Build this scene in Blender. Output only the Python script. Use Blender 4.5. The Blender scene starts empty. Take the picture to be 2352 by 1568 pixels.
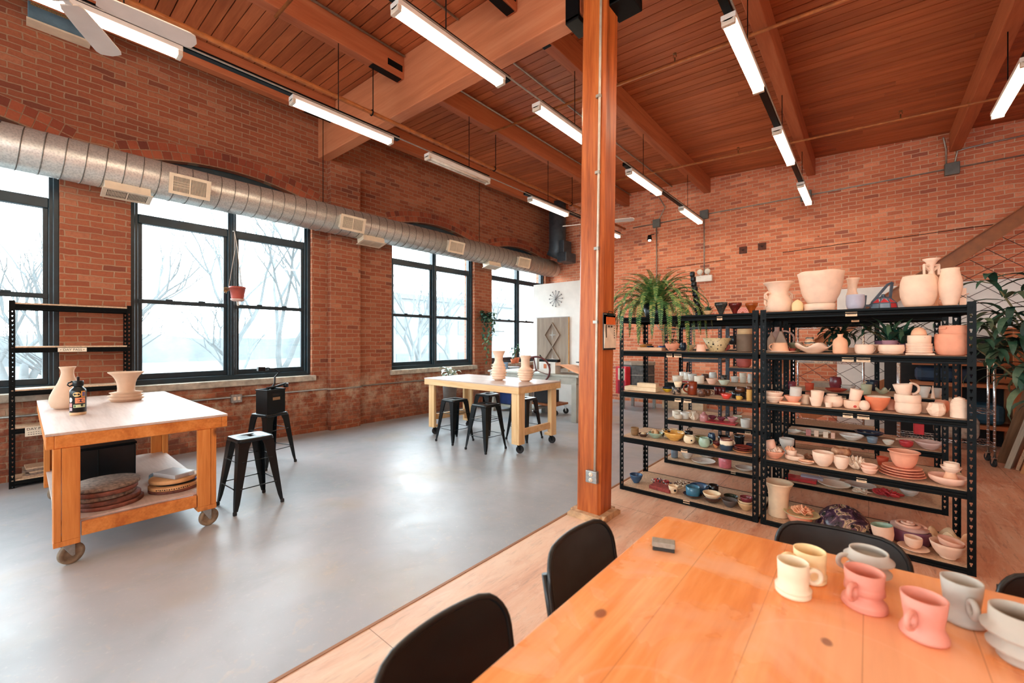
import bpy, math, random
from mathutils import Vector, Matrix
SC = bpy.context.scene
COL = SC.collection
PI = math.pi
RN = random.Random(11)

# ------------------------------------------------------------------ helpers
def lin(c):
    o = []
    for v in c[:3]:
        v = v / 255.0
        o.append(v / 12.92 if v <= 0.04045 else ((v + 0.055) / 1.055) ** 2.4)
    return (o[0], o[1], o[2], 1.0)

class MB:
    def __init__(s):
        s.v = []; s.f = []; s.sm = []; s.mi = []
    def add(s, vs, fs, smooth=False, mi=0):
        b = len(s.v)
        s.v += [tuple(p) for p in vs]
        for f in fs:
            s.f.append(tuple(i + b for i in f)); s.sm.append(smooth); s.mi.append(mi)
        return s
    def box(s, x0, x1, y0, y1, z0, z1, M=None, mi=0):
        vs = [Vector(p) for p in ((x0,y0,z0),(x1,y0,z0),(x1,y1,z0),(x0,y1,z0),(x0,y0,z1),(x1,y0,z1),(x1,y1,z1),(x0,y1,z1))]
        if M is not None: vs = [M @ p for p in vs]
        return s.add(vs, [(0,3,2,1),(4,5,6,7),(0,1,5,4),(1,2,6,5),(2,3,7,6),(3,0,4,7)], False, mi)
    def bar(s, p, q, w, h, up=(0,0,1), mi=0):
        p = Vector(p); q = Vector(q); d = (q - p)
        L = d.length; d.normalize(); up = Vector(up)
        if abs(d.dot(up)) > 0.98: up = Vector((1,0,0))
        x = d.cross(up).normalized(); z = x.cross(d)
        M = Matrix((x, d, z)).transposed().to_4x4(); M.translation = p
        return s.box(-w/2, w/2, 0, L, -h/2, h/2, M, mi)
    def tube(s, pts, r, n=8, cap=True, mi=0, closed=False):
        pts = [Vector(p) for p in pts]; m = len(pts)
        rs = r if isinstance(r, (list, tuple)) else [r] * m
        vs = []; fs = []
        t0 = (pts[1] - pts[0]).normalized()
        nrm = t0.orthogonal().normalized()
        for i, p in enumerate(pts):
            if closed: t = pts[(i+1) % m] - pts[i-1]
            else: t = pts[min(i+1, m-1)] - pts[max(i-1, 0)]
            t.normalize()
            nrm = (nrm - t * nrm.dot(t))
            if nrm.length < 1e-6: nrm = t.orthogonal()
            nrm.normalize(); bi = t.cross(nrm)
            for k in range(n):
                a = 2*PI*k/n
                vs.append(p + (nrm*math.cos(a) + bi*math.sin(a)) * rs[i])
        for i in range(m if closed else m-1):
            j = (i+1) % m
            for k in range(n):
                k2 = (k+1) % n
                fs.append((i*n+k, i*n+k2, j*n+k2, j*n+k))
        s.add(vs, fs, True, mi)
        if cap and not closed:
            b = len(s.v) - len(vs)
            s.f.append(tuple(b+k for k in reversed(range(n)))); s.sm.append(False); s.mi.append(mi)
            s.f.append(tuple(b+(m-1)*n+k for k in range(n))); s.sm.append(False); s.mi.append(mi)
        return s
    def lathe(s, prof, n=32, c=(0,0,0), M=None, mi=0, fn=None):
        vs = []; fs = []; rows = []
        for (r, z) in prof:
            if r < 1e-6:
                rows.append([len(vs)]); vs.append(Vector((0,0,z)))
            else:
                rows.append(list(range(len(vs), len(vs)+n)))
                for k in range(n):
                    a = 2*PI*k/n
                    rr, zz = (r, z) if fn is None else fn(a, r, z)
                    vs.append(Vector((rr*math.cos(a), rr*math.sin(a), zz)))
        for a, b in zip(rows[:-1], rows[1:]):
            for k in range(n):
                k2 = (k+1) % n
                if len(a) == 1 and len(b) == 1: continue
                if len(a) == 1: fs.append((a[0], b[k2], b[k])) if False else fs.append((a[0], b[k], b[k2])[::-1])
                elif len(b) == 1: fs.append((a[k], a[k2], b[0]))
                else: fs.append((a[k], a[k2], b[k2], b[k]))
        c = Vector(c)
        vs = [(M @ p if M is not None else p) + c for p in vs]
        return s.add(vs, fs, True, mi)
    def prism(s, poly, axis, a0, a1, M=None, mi=0):
        n = len(poly); vs = []
        for a in (a0, a1):
            for (p, q) in poly:
                v = Vector({'x': (a,p,q), 'y': (p,a,q), 'z': (p,q,a)}[axis])
                vs.append(M @ v if M is not None else v)
        fs = [tuple(reversed(range(n))), tuple(range(n, 2*n))]
        fs += [(k, (k+1) % n, n+(k+1) % n, n+k) for k in range(n)]
        return s.add(vs, fs, False, mi)
    def build(s, name, mat, parent=None, loc=None, bevel=0, seg=2, rot=None):
        me = bpy.data.meshes.new(name)
        me.from_pydata([tuple(p) for p in s.v], [], s.f)
        me.polygons.foreach_set('use_smooth', s.sm)
        for m in (mat if isinstance(mat, (list, tuple)) else [mat]): me.materials.append(m)
        me.polygons.foreach_set('material_index', s.mi)
        me.update()
        o = bpy.data.objects.new(name, me); COL.objects.link(o)
        if loc is not None: o.location = loc
        if rot is not None: o.rotation_euler = rot
        if parent is not None: o.parent = parent
        if bevel:
            b = o.modifiers.new('bevel', 'BEVEL'); b.width = bevel; b.segments = seg
            b.limit_method = 'ANGLE'; b.angle_limit = 0.7; b.harden_normals = False
        return o

def tag(o, label=None, cat=None, group=None, kind=None):
    if label: o['label'] = label
    if cat: o['category'] = cat
    if group: o['group'] = group
    if kind: o['kind'] = kind
    return o
def thing(name, label, cat, loc=(0,0,0), rz=0, group=None):
    o = bpy.data.objects.new(name, None); COL.objects.link(o)
    o.empty_display_size = 0.05
    o.location = loc; o.rotation_euler = (0,0,rz)
    return tag(o, label, cat, group)
def struct(o): o['kind'] = 'structure'; return o
def dup(root, loc, rz=None, label=None):
    r = root.copy(); COL.objects.link(r); r.location = loc
    if rz is not None: r.rotation_euler = (0,0,rz)
    if label: r['label'] = label
    for ch in list(root.children):
        c = ch.copy(); COL.objects.link(c); c.parent = r
        for g in list(ch.children):
            d = g.copy(); COL.objects.link(d); d.parent = c
    return r
def text(name, body, size, mat, parent, loc, rot, depth=0.0006):
    cu = bpy.data.curves.new('t', 'FONT'); cu.body = body; cu.size = size
    cu.extrude = depth; cu.align_x = 'CENTER'; cu.align_y = 'CENTER'
    t = bpy.data.objects.new('t', cu); COL.objects.link(t)
    dg = bpy.context.evaluated_depsgraph_get(); dg.update()
    me = bpy.data.meshes.new_from_object(t.evaluated_get(dg))
    bpy.data.objects.remove(t); me.materials.clear(); me.materials.append(mat)
    o = bpy.data.objects.new(name, me); COL.objects.link(o)
    o.parent = parent; o.location = loc; o.rotation_euler = rot
    return o

# ------------------------------------------------------------------ materials
class NT:
    def __init__(s, name):
        s.m = bpy.data.materials.new(name); s.m.use_nodes = True
        s.t = s.m.node_tree; s.n = s.t.nodes
        s.b = s.n['Principled BSDF']; s.out = s.n['Material Output']
    def node(s, typ, **kw):
        n = s.n.new(typ)
        for k, v in kw.items():
            if k.startswith('i_'): n.inputs[k[2:].replace('_', ' ')].default_value = v
            else: setattr(n, k, v)
        return n
    def link(s, a, b): s.t.links.new(a, b)
    def coord(s, scale=(1,1,1), kind='Object', rot=(0,0,0)):
        c = s.node('ShaderNodeTexCoord'); m = s.node('ShaderNodeMapping')
        m.inputs['Scale'].default_value = scale; m.inputs['Rotation'].default_value = rot
        s.link(c.outputs[kind], m.inputs['Vector']); return m.outputs[0]
    def noise(s, vec, scale=5, detail=4, rough=.55, dist=0):
        n = s.node('ShaderNodeTexNoise'); n.inputs['Scale'].default_value = scale
        n.inputs['Detail'].default_value = detail; n.inputs['Roughness'].default_value = rough
        n.inputs['Distortion'].default_value = dist
        s.link(vec, n.inputs['Vector']); return n.outputs['Fac']
    def ramp(s, fac, stops, interp='LINEAR'):
        r = s.node('ShaderNodeValToRGB'); r.color_ramp.interpolation = interp
        e = r.color_ramp.elements
        while len(e) < len(stops): e.new(0.5)
        for k, (p, c) in enumerate(stops):
            e[k].position = p; e[k].color = lin(c) if max(c) > 1 else (c[0], c[1], c[2], 1)
        s.link(fac, r.inputs[0]); return r.outputs[0]
    def mix(s, fac, a, b, mode='MIX'):
        m = s.node('ShaderNodeMix', data_type='RGBA', blend_type=mode)
        for sock, v in ((m.inputs[0], fac), (m.inputs[6], a), (m.inputs[7], b)):
            if hasattr(v, 'is_output'): s.link(v, sock)
            elif isinstance(v, (int, float)): sock.default_value = v
            else: sock.default_value = lin(v)
        return m.outputs[2]
    def math(s, op, a, b=0.0, clamp=False):
        m = s.node('ShaderNodeMath', operation=op, use_clamp=clamp)
        for sock, v in ((m.inputs[0], a), (m.inputs[1], b)):
            if hasattr(v, 'is_output'): s.link(v, sock)
            else: sock.default_value = v
        return m.outputs[0]
    def bump(s, h, strength=.2, dist=.01):
        b = s.node('ShaderNodeBump'); b.inputs['Strength'].default_value = strength
        b.inputs['Distance'].default_value = dist
        s.link(h, b.inputs['Height']); s.link(b.outputs[0], s.b.inputs['Normal'])
    def base(s, c, rough=.6, metal=0, spec=None):
        if hasattr(c, 'is_output'): s.link(c, s.b.inputs['Base Color'])
        else: s.b.inputs['Base Color'].default_value = lin(c)
        if hasattr(rough, 'is_output'): s.link(rough, s.b.inputs['Roughness'])
        else: s.b.inputs['Roughness'].default_value = rough
        s.b.inputs['Metallic'].default_value = metal
        if spec is not None: s.b.inputs['Specular IOR Level'].default_value = spec
        return s.m

def plain(name, c, rough=.6, metal=0, var=.12, scale=9, bump=0, spec=None):
    t = NT(name); v = t.coord()
    f = t.noise(v, scale, 4)
    dk = tuple(max(0, x*(1-var)) for x in c); lt = tuple(min(255, x*(1+var*.5)+1.2) for x in c)
    col = t.ramp(f, [(.3, dk), (.7, lt)])
    if bump: t.bump(t.noise(v, scale*9, 3), bump, .004)
    return t.base(col, rough, metal, spec)

def wood(name, cs, axis='x', rough=.5, grain=1.0, knots=0, kcol=(92,48,24), island=.0, bump=.12, spec=.4, scale=1.0):
    t = NT(name)
    a = .07
    sc = {'x': (a,1,1), 'y': (1,a,1), 'z': (1,1,a)}[axis]
    v = t.coord(tuple(q*scale for q in sc))
    if island:
        g = t.node('ShaderNodeNewGeometry'); vm = t.node('ShaderNodeVectorMath', operation='SCALE')
        cmb = t.node('ShaderNodeCombineXYZ')
        for k in range(3): t.link(g.outputs['Random Per Island'], cmb.inputs[k])
        t.link(cmb.outputs[0], vm.inputs[0]); vm.inputs['Scale'].default_value = 37
        ad = t.node('ShaderNodeVectorMath', operation='ADD'); t.link(v, ad.inputs[0]); t.link(vm.outputs[0], ad.inputs[1])
        v = ad.outputs[0]
    f1 = t.noise(v, 7*grain, 6, .6, .8)
    f2 = t.noise(v, 60*grain, 3, .5)
    f = t.math('ADD', t.math('MULTIPLY', f1, .75), t.math('MULTIPLY', f2, .25))
    n = len(cs)
    col = t.ramp(f, [(.33 + .34*k/(n-1), c) for k, c in enumerate(cs)])
    if island:
        m = t.math('ADD', t.math('MULTIPLY', g.outputs['Random Per Island'], island), 1-island*.5)
        hs = t.node('ShaderNodeHueSaturation'); t.link(col, hs.inputs['Color']); t.link(m, hs.inputs['Value']); col = hs.outputs[0]
    if knots:
        kv = t.coord(tuple((.55 if q == a else 1)*knots for q in sc))
        vo = t.node('ShaderNodeTexVoronoi'); vo.inputs['Scale'].default_value = 1; t.link(kv, vo.inputs['Vector'])
        nz = t.noise(kv, 3, 2)
        dd = t.math('ADD', vo.outputs['Distance'], t.math('MULTIPLY', nz, .05))
        kf = t.ramp(dd, [(.055, (255,255,255)), (.11, (0,0,0))])
        col = t.mix(kf, col, kcol)
    t.bump(f, bump, .004)
    return t.base(col, rough, 0, spec)

def brick(name, horiz, tone=1.0, stain=True, seed=0.0, warm=(1,1,1)):
    """horiz: object axis running along the wall ('x' or 'y')"""
    t = NT(name)
    c = t.node('ShaderNodeTexCoord'); sp = t.node('ShaderNodeSeparateXYZ'); t.link(c.outputs['Object'], sp.inputs[0])
    sn = t.node('ShaderNodeSeparateXYZ'); t.link(c.outputs['Normal'], sn.inputs[0])
    ax = {'x': 1, 'y': 0}[horiz]
    side = t.math('GREATER_THAN', t.math('ABSOLUTE', sn.outputs[ax]), .5)
    h0, h1 = (sp.outputs[1], sp.outputs[0]) if horiz == 'y' else (sp.outputs[0], sp.outputs[1])
    mx = t.node('ShaderNodeMix', data_type='FLOAT'); t.link(side, mx.inputs[0]); t.link(h1, mx.inputs[2]); t.link(h0, mx.inputs[3])
    cb = t.node('ShaderNodeCombineXYZ'); t.link(t.math('ADD', mx.outputs[0], seed), cb.inputs[0]); t.link(sp.outputs[2], cb.inputs[1])
    wob = t.node('ShaderNodeTexNoise'); wob.inputs['Scale'].default_value = 6.5; wob.inputs['Detail'].default_value = 3; t.link(c.outputs['Object'], wob.inputs['Vector'])
    sub = t.node('ShaderNodeVectorMath', operation='SUBTRACT'); t.link(wob.outputs['Color'], sub.inputs[0]); sub.inputs[1].default_value = (.5,.5,.5)
    scl = t.node('ShaderNodeVectorMath', operation='SCALE'); t.link(sub.outputs[0], scl.inputs[0]); scl.inputs['Scale'].default_value = .034
    ad = t.node('ShaderNodeVectorMath', operation='ADD'); t.link(cb.outputs[0], ad.inputs[0]); t.link(scl.outputs[0], ad.inputs[1])
    br = t.node('ShaderNodeTexBrick'); t.link(ad.outputs[0], br.inputs['Vector'])
    for k, v in (('Scale',1),('Mortar Size',.0075),('Mortar Smooth',.3),('Bias',0),('Brick Width',.215),('Row Height',.0735)):
        br.inputs[k].default_value = v
    br.inputs['Color1'].default_value = (0,0,0,1); br.inputs['Color2'].default_value = (1,1,1,1); br.inputs['Mortar'].default_value = (.5,.5,.5,1)
    T = lambda *q: tuple(min(255, x*tone*w_) for x, w_ in zip(q, warm))
    col = t.ramp(br.outputs['Color'], [(.0, T(138,80,62)), (.07, T(168,94,66)), (.45, T(182,104,72)), (.8, T(190,114,80)), (1, T(204,132,98))])
    n1 = t.noise(c.outputs['Object'], 1.3, 5); n2 = t.noise(c.outputs['Object'], 30, 4, .65)
    col = t.mix(t.ramp(n1, [(.35, (0,0,0)), (.75, (150,150,150))]), col, T(150,80,60))
    col = t.mix(t.math('MULTIPLY', t.ramp(n2, [(.45, (0,0,0)), (.75, (255,255,255))]), .35), col, T(128,72,58))
    mort = t.mix(n2, T(166,130,102), T(204,168,136))
    mf = t.math('MULTIPLY', br.outputs['Fac'], t.math('ADD', .55, t.math('MULTIPLY', n1, .6)), True)
    col = t.mix(mf, col, mort)
    # chips and dark pocks
    vo = t.noise(c.outputs['Object'], 14, 2, .5)
    col = t.mix(t.ramp(vo, [(.74, (0,0,0)), (.78, (200,200,200))]), col, (52,38,34))
    if stain:
        zf = t.math('SUBTRACT', 1.0, t.math('DIVIDE', t.math('ABSOLUTE', t.math('SUBTRACT', sp.outputs[2], .62)), .5), True)
        n3 = t.noise(c.outputs['Object'], 3.2, 6, .7)
        lime = t.math('MULTIPLY', zf, t.ramp(n3, [(.46, (0,0,0)), (.62, (235,235,235))]))
        lowz = t.math('SUBTRACT', 1.0, t.math('DIVIDE', sp.outputs[2], 1.05), True)
        n4 = t.noise(c.outputs['Object'], 7, 6, .75)
        col = t.mix(t.math('MULTIPLY', t.math('MULTIPLY', t.math('POWER', lowz, .35), t.ramp(n4, [(.42,(0,0,0)),(.6,(255,255,255))])), .75), col, (104,62,50))
        col = t.mix(t.math('MULTIPLY', lime, .75), col, (206,186,160))
        sootz = t.ramp(t.noise(t.coord((.5,.5,2.2)), 1.1, 3), [(.52, (0,0,0)), (.72, (190,190,190))])
        col = t.mix(t.math('MULTIPLY', sootz, .45), col, (92,52,44))
    hgt = t.math('ADD', t.math('MULTIPLY', t.math('SUBTRACT', 1.0, br.outputs['Fac']), 1.0), t.math('MULTIPLY', n2, .5))
    t.bump(hgt, .75, .008)
    return t.base(col, .88, 0, .2)

M = {}
def K(name, *a, **k):
    if name not in M: M[name] = plain(name, *a, **k)
    return M[name]
BLK = K('black_steel', (8,13,15), .45, .0, .25, 30, spec=.12)
BLK2 = K('black_paint', (8,17,21), .3, .0, .25, 12, spec=.4)
FRAME = K('dark_teal_frame_paint', (18,42,52), .38, 0, .2, 8)
RUB = K('rubber', (28,28,30), .7)
STEEL = K('galvanised_steel', (176,178,176), .38, .85, .12, 40)
ZINC = K('zinc_conduit', (170,168,160), .4, .7, .1, 20)
CHROME = K('chrome_wire', (200,200,200), .2, .95, .06, 20)
WHITE = K('white_enamel', (232,228,220), .4, 0, .05, 6)
PAPER = K('paper', (238,226,204), .8, 0, .06, 14)
INK = K('ink', (20,18,18), .8)
TAN = K('particle_board', (206,176,146), .75, 0, .14, 60)
STONE = K('stone_sill', (176,166,150), .85, 0, .18, 12, bump=.25)
PLASTER = K('white_wall_paint', (236,232,226), .8, 0, .03, 4)
PLY = wood('plywood_top', [(176,152,140),(196,174,162),(208,188,178)], 'x', .42, 1.2, bump=.05)
BENCH = wood('orange_bench_wood', [(176,96,38),(206,126,58),(226,150,80)], 'x', .42, 1.0, knots=1.6, bump=.08)
BENCHZ = wood('orange_bench_wood_upright', [(176,96,38),(206,126,58),(226,150,80)], 'z', .42, 1.0, knots=2.6, bump=.08)
PINE = wood('pale_pine', [(206,158,104),(224,182,130),(234,198,150)], 'x', .5, 1.0, knots=2.6, kcol=(128,70,36), bump=.06)
PINEZ = wood('pale_pine_upright', [(212,166,112),(232,192,140),(242,208,162)], 'z', .5, 1.0, knots=3.2, kcol=(128,70,36), bump=.06)
BEAMY = wood('roof_timber', [(150,80,48),(174,98,62),(188,114,76)], 'y', .6, .7, bump=.2)
BEAMX = wood('girder_timber', [(172,102,66),(192,118,80),(202,132,94)], 'x', .6, .7, bump=.2)
COLM = wood('varnished_column', [(118,54,22),(174,88,38),(206,118,58)], 'z', .42, 1.1, bump=.3)
CEILW = wood('ceiling_plank', [(140,72,42),(164,90,54),(182,106,66)], 'x', .5, .9, knots=1.4, kcol=(100,52,30), island=.28, bump=.06)
STUD = wood('rough_stud', [(140,80,44),(166,100,60),(184,120,78)], 'z', .6, 1)
PLANKG = wood('grey_plank', [(120,108,94),(156,142,124),(186,172,152)], 'z', .7, 1)
PLANKB = wood('brown_plank', [(96,68,46),(126,92,64),(146,110,80)], 'z', .7, 1)
CARD = K('cardboard', (176,122,76), .8, 0, .08, 8)
BAT1 = K('grey_bat_wood', (136,116,102), .8, 0, .35, 40, bump=.2)
BAT2 = K('red_bat_wood', (116,66,52), .7, 0, .4, 16, bump=.2)
BAT3 = K('tan_bat_wood', (214,164,112), .6, 0, .12, 12)
# ------------------------------------------------------------------ room constants
XW, XR, YN, YB = -7.2, 6.0, -6.3, 10.2
def zc(x): return 5.13 - .05*x

# floor
t = NT('concrete_floor_paint'); v = t.coord()
n1 = t.noise(v, .55, 5, .6, .3); n2 = t.noise(v, 3.5, 6, .65, .6); n3 = t.noise(v, 26, 5, .7)
col = t.ramp(n1, [(.3, (136,143,148)), (.5, (158,160,164)), (.7, (176,172,173))])
col = t.mix(t.math('MULTIPLY', t.ramp(n2, [(.5,(0,0,0)),(.75,(255,255,255))]), .35), col, (142,150,150))
col = t.mix(t.math('MULTIPLY', t.ramp(n3, [(.58,(0,0,0)),(.7,(255,255,255))]), .22), col, (206,200,190))
pv = t.noise(v, 1.1, 3, .5)
col = t.mix(t.math('MULTIPLY', t.ramp(pv, [(.54,(0,0,0)),(.7,(255,255,255))]), .4), col, (168,152,122))
col = t.mix(t.math('MULTIPLY', t.ramp(t.noise(v, 7, 5, .7, 1.5), [(.58,(0,0,0)),(.66,(255,255,255))]), .22), col, (196,176,150))
t.bump(t.math('ADD', n2, t.math('MULTIPLY', n3, .4)), .03, .01)
CONC = t.base(col, t.ramp(n2, [(.3,(.34,.34,.34)),(.8,(.5,.5,.5))]), 0, .5)
fl_ = struct(MB().box(XW-.35, -2.075, YN, YB, -.12, 0).build('floor', CONC))

t = NT('worn_painted_plywood_floor')
v = t.coord((1,.16,1)); v0 = t.coord()
n1 = t.noise(v, 3.2, 6, .68, .8); n2 = t.noise(v0, .8, 4); n3 = t.noise(v, 30, 4, .7)
col = t.ramp(n1, [(.3, (176,112,86)), (.43, (212,154,122)), (.57, (226,180,150)), (.72, (232,204,180))])
sx = t.node('ShaderNodeSeparateXYZ'); t.link(v0, sx.inputs[0])
gx = t.math('DIVIDE', t.math('ADD', sx.outputs[0], 2.1), 3.2, True)
col = t.mix(t.math('MULTIPLY', gx, t.ramp(n2, [(.3,(70,70,70)),(.7,(200,200,200))])), col, (200,124,92))
col = t.mix(t.math('MULTIPLY', t.ramp(n3, [(.54,(0,0,0)),(.7,(255,255,255))]), .5), col, (120,84,70))
n4 = t.noise(t.coord((1,.22,1), rot=(0,0,.25)), 9, 6, .75, 1.2); n5 = t.noise(v0, 5, 6, .7)
col = t.mix(t.math('MULTIPLY', t.ramp(n4, [(.52,(0,0,0)),(.66,(255,255,255))]), .55), col, (234,208,186))
col = t.mix(t.math('MULTIPLY', t.ramp(n5, [(.56,(0,0,0)),(.7,(255,255,255))]), .45), col, (178,100,72))
col = t.mix(t.math('MULTIPLY', t.math('SUBTRACT', 1.0, t.math('DIVIDE', t.math('ADD', sx.outputs[0], 2.1), 1.1, True)), .5), col, (224,206,184))
br = t.node('ShaderNodeTexBrick'); t.link(t.coord((1,1,1), rot=(0,0,PI/2)), br.inputs['Vector'])
for k, q in (('Scale',1),('Mortar Size',.0025),('Mortar Smooth',.1),('Brick Width',2.44),('Row Height',1.22)): br.inputs[k].default_value = q
br.inputs['Color1'].default_value = br.inputs['Color2'].default_value = (0,0,0,1); br.inputs['Mortar'].default_value = (1,1,1,1)
col = t.mix(t.math('MULTIPLY', br.outputs['Fac'], .7), col, (120,80,56))
t.bump(n3, .12, .004)
WFLOOR = t.base(col, .42, 0, .4)
wf = struct(MB().box(-2.06, XR, YN, YB, -.12, .002).build('floor', WFLOOR)); wf.name = 'floor_plywood'
struct(MB().box(-2.078, -2.058, YN, YB, -.02, .006).build('trim_1', wood('seam_strip', [(130,84,50),(160,110,70)], 'y')))

# ceiling: real boards running along x, butted with small gaps, void above
bm = MB(); y = YN
while y < YB:
    x = XW - .3 - RN.random()*2
    while x < XR + .2:
        L = 2.4 + RN.random()*3; x2 = min(x + L, XR + .25); x1 = max(x, XW-.34)
        if x2 > x1:
            d = RN.uniform(0,.004)
            g = RN.choice((.0035,.004,.005,.006,.009))
            vs = []
            for yy in (y+g, y+.138-g):
                for xx, dz in ((x1+.001,0),(x2-.001,0),(x2-.001,.03),(x1+.001,.03)):
                    vs.append((xx, yy, zc(xx)+dz+d))
            bm.add(vs, [(0,1,2,3)[::-1],(4,5,6,7),(0,4,5,1)[::-1],(1,5,6,2)[::-1],(2,6,7,3)[::-1],(3,7,4,0)[::-1]])
        x += L
    y += .138
struct(bm.build('ceiling', CEILW))
vb = MB(); vs = [(XW-.35, yy, zc(XW-.35)+dz) for dz in (.06,.2) for yy in (YN,YB)] + [(XR+.25, yy, zc(XR+.25)+dz) for dz in (.06,.2) for yy in (YN,YB)]
vb.add(vs, [(0,1,5,4),(2,6,7,3),(0,4,6,2),(1,3,7,5),(0,2,3,1),(4,5,7,6)])
o = struct(vb.build('ceiling', K('roof_void', (18,12,9), .95))); o.name = 'ceiling_deck'

# window wall
WIN = [(-5.98,-3.68), (-2.02,.285), (.905,3.2), (4.76,7.05), (7.66,9.95)]
ZS, ZA0, ZA1 = .97, 3.886, 4.08
BRL = brick('brick_window_wall', 'y', .88, True)
BRB = brick('brick_back_wall', 'x', 1.22, False, .07, (1.0,1.06,1.12))
def arch(y0, y1, off=0.0, n=14):
    c = (y0+y1)/2; hw = (y1-y0)/2
    R = (hw*hw + (ZA1-ZA0)**2)/(2*(ZA1-ZA0)); zc0 = ZA1 - R; a = math.asin(hw/R)
    return c, zc0, R, a
wl = MB(); prev = YN-.2
for (y0, y1) in WIN:
    wl.box(XW-.35, XW, prev, y0, 0, 5.62)
    wl.box(XW-.35, XW, y0, y1, 0, ZS)
    c, z0, R, a = arch(y0, y1)
    pts = [(c + R*math.sin(-a + 2*a*k/14), z0 + R*math.cos(-a + 2*a*k/14)) for k in range(15)]
    for k in range(14):
        (p0, q0), (p1, q1) = pts[k], pts[k+1]
        wl.prism([(p0,q0),(p1,q1),(p1,5.62),(p0,5.62)], 'x', XW-.35, XW)
    prev = y1
wl.box(XW-.35, XW, prev, YB+.2, 0, 5.62)
for yc in (-2.85+.0-.0, 3.745):
    wl.box(XW, XW+.12, yc-.275, yc+.275, 0, 4.68)
struct(wl.build('wall_left', BRL))
# rowlock arches
t = NT('arch_brick'); g = t.node('ShaderNodeNewGeometry'); v = t.coord()
col = t.ramp(g.outputs['Random Per Island'], [(0,(96,54,46)),(.15,(140,70,50)),(.6,(168,86,58)),(1,(184,102,70))])
col = t.mix(t.math('MULTIPLY', t.noise(v, 30, 4, .65), .5), col, (126,72,58)); t.bump(t.noise(v, 40, 3), .4, .006)
ARB = t.base(col, .88, 0, .2)
MORT = K('arch_mortar', (158,122,94), .9, 0, .2, 30)
for i, (y0, y1) in enumerate(WIN):
    am = MB(); bk = MB(); c, z0, R, a = arch(y0, y1)
    for row in range(2):
        r0 = R + .012 + row*.112; r1 = r0 + .1
        n = int(2*a*r0/.094)
        for k in range(n):
            b0 = -a - .02 + (2*a+.04)*k/n + .004/r0*1.2; b1 = -a - .02 + (2*a+.04)*(k+1)/n - .004/r0*1.2
            q = [(c+rr*math.sin(b), z0+rr*math.cos(b)) for rr, b in ((r0,b0),(r0,b1),(r1,b1),(r1,b0))]
            am.prism(q, 'x', XW-.02, XW+.004+RN.random()*.004)
    N = 24
    for k in range(N):
        b0 = -a-.02+(2*a+.04)*k/N; b1 = -a-.02+(2*a+.04)*(k+1)/N
        bk.prism([(c+rr*math.sin(b), z0+rr*math.cos(b)) for rr, b in ((R,b0),(R,b1),(R+.232,b1),(R+.232,b0))], 'x', XW-.02, XW+.0025)
    tr = struct(bk.build('trim_%d' % (10+i), MORT)); am.build('arch_bricks', ARB, tr)

wb = MB().box(XW-.35, XR+.3, YB, YB+.25, 0, 5.62)
struct(wb.build('wall_back', BRB))
# raised mortar ledges / cracks on the back wall
cr = MB()
for x0, z0, x1, z1 in ((-3.75,3.32,-2.45,3.36),(-1.35,3.38,-.05,3.42),(.2,3.40,1.6,3.44)):
    n = 10; P = [(x0+(x1-x0)*k/n, YB-.004, z0+(z1-z0)*k/n+RN.uniform(-.004,.004)) for k in range(n+1)]
    cr.tube(P, .006, 5)
struct(cr.build('trim_2', K('dark_crack', (46,30,26), .95)))
wr = MB().box(XR, XR+.3, YN-.2, YB+.25, 0, 5.62)
struct(wr.build('wall_right', BRB))
nw = MB(); FILL_WIN = [(-6.2,-3.9),(-3.0,-.7),(.4,2.7),(3.5,5.6)]; prev = XW-.35  # openings behind the camera, added to bring in fill daylight
for x0, x1 in FILL_WIN:
    nw.box(prev, x0, YN-.35, YN, 0, 5.62); nw.box(x0, x1, YN-.35, YN, 0, ZS); nw.box(x0, x1, YN-.35, YN, ZA1-.03, 5.62); prev = x1
nw.box(prev, XR+.3, YN-.35, YN, 0, 5.62)
struct(nw.build('wall_near', BRB))

# windows
t = NT('window_glass')
tr_ = t.node('ShaderNodeBsdfTransparent'); tr_.inputs[0].default_value = (.95,.985,.985,1)
gl = t.node('ShaderNodeBsdfGlossy'); gl.inputs['Roughness'].default_value = .02
lw = t.node('ShaderNodeLayerWeight'); lw.inputs[0].default_value = .5
du_ = t.node('ShaderNodeBsdfTranslucent'); du_.inputs[0].default_value = (.9,.95,.96,1)
m0 = t.node('ShaderNodeMixShader'); m0.inputs[0].default_value = .02; t.link(tr_.outputs[0], m0.inputs[1]); t.link(du_.outputs[0], m0.inputs[2])
ms = t.node('ShaderNodeMixShader'); t.link(t.math('ADD', .03, t.math('MULTIPLY', t.math('POWER', lw.outputs['Facing'], 5.0), .6)), ms.inputs[0]); t.link(m0.outputs[0], ms.inputs[1]); t.link(gl.outputs[0], ms.inputs[2])
t.link(ms.outputs[0], t.out.inputs[0]); GLASS = t.m
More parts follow.
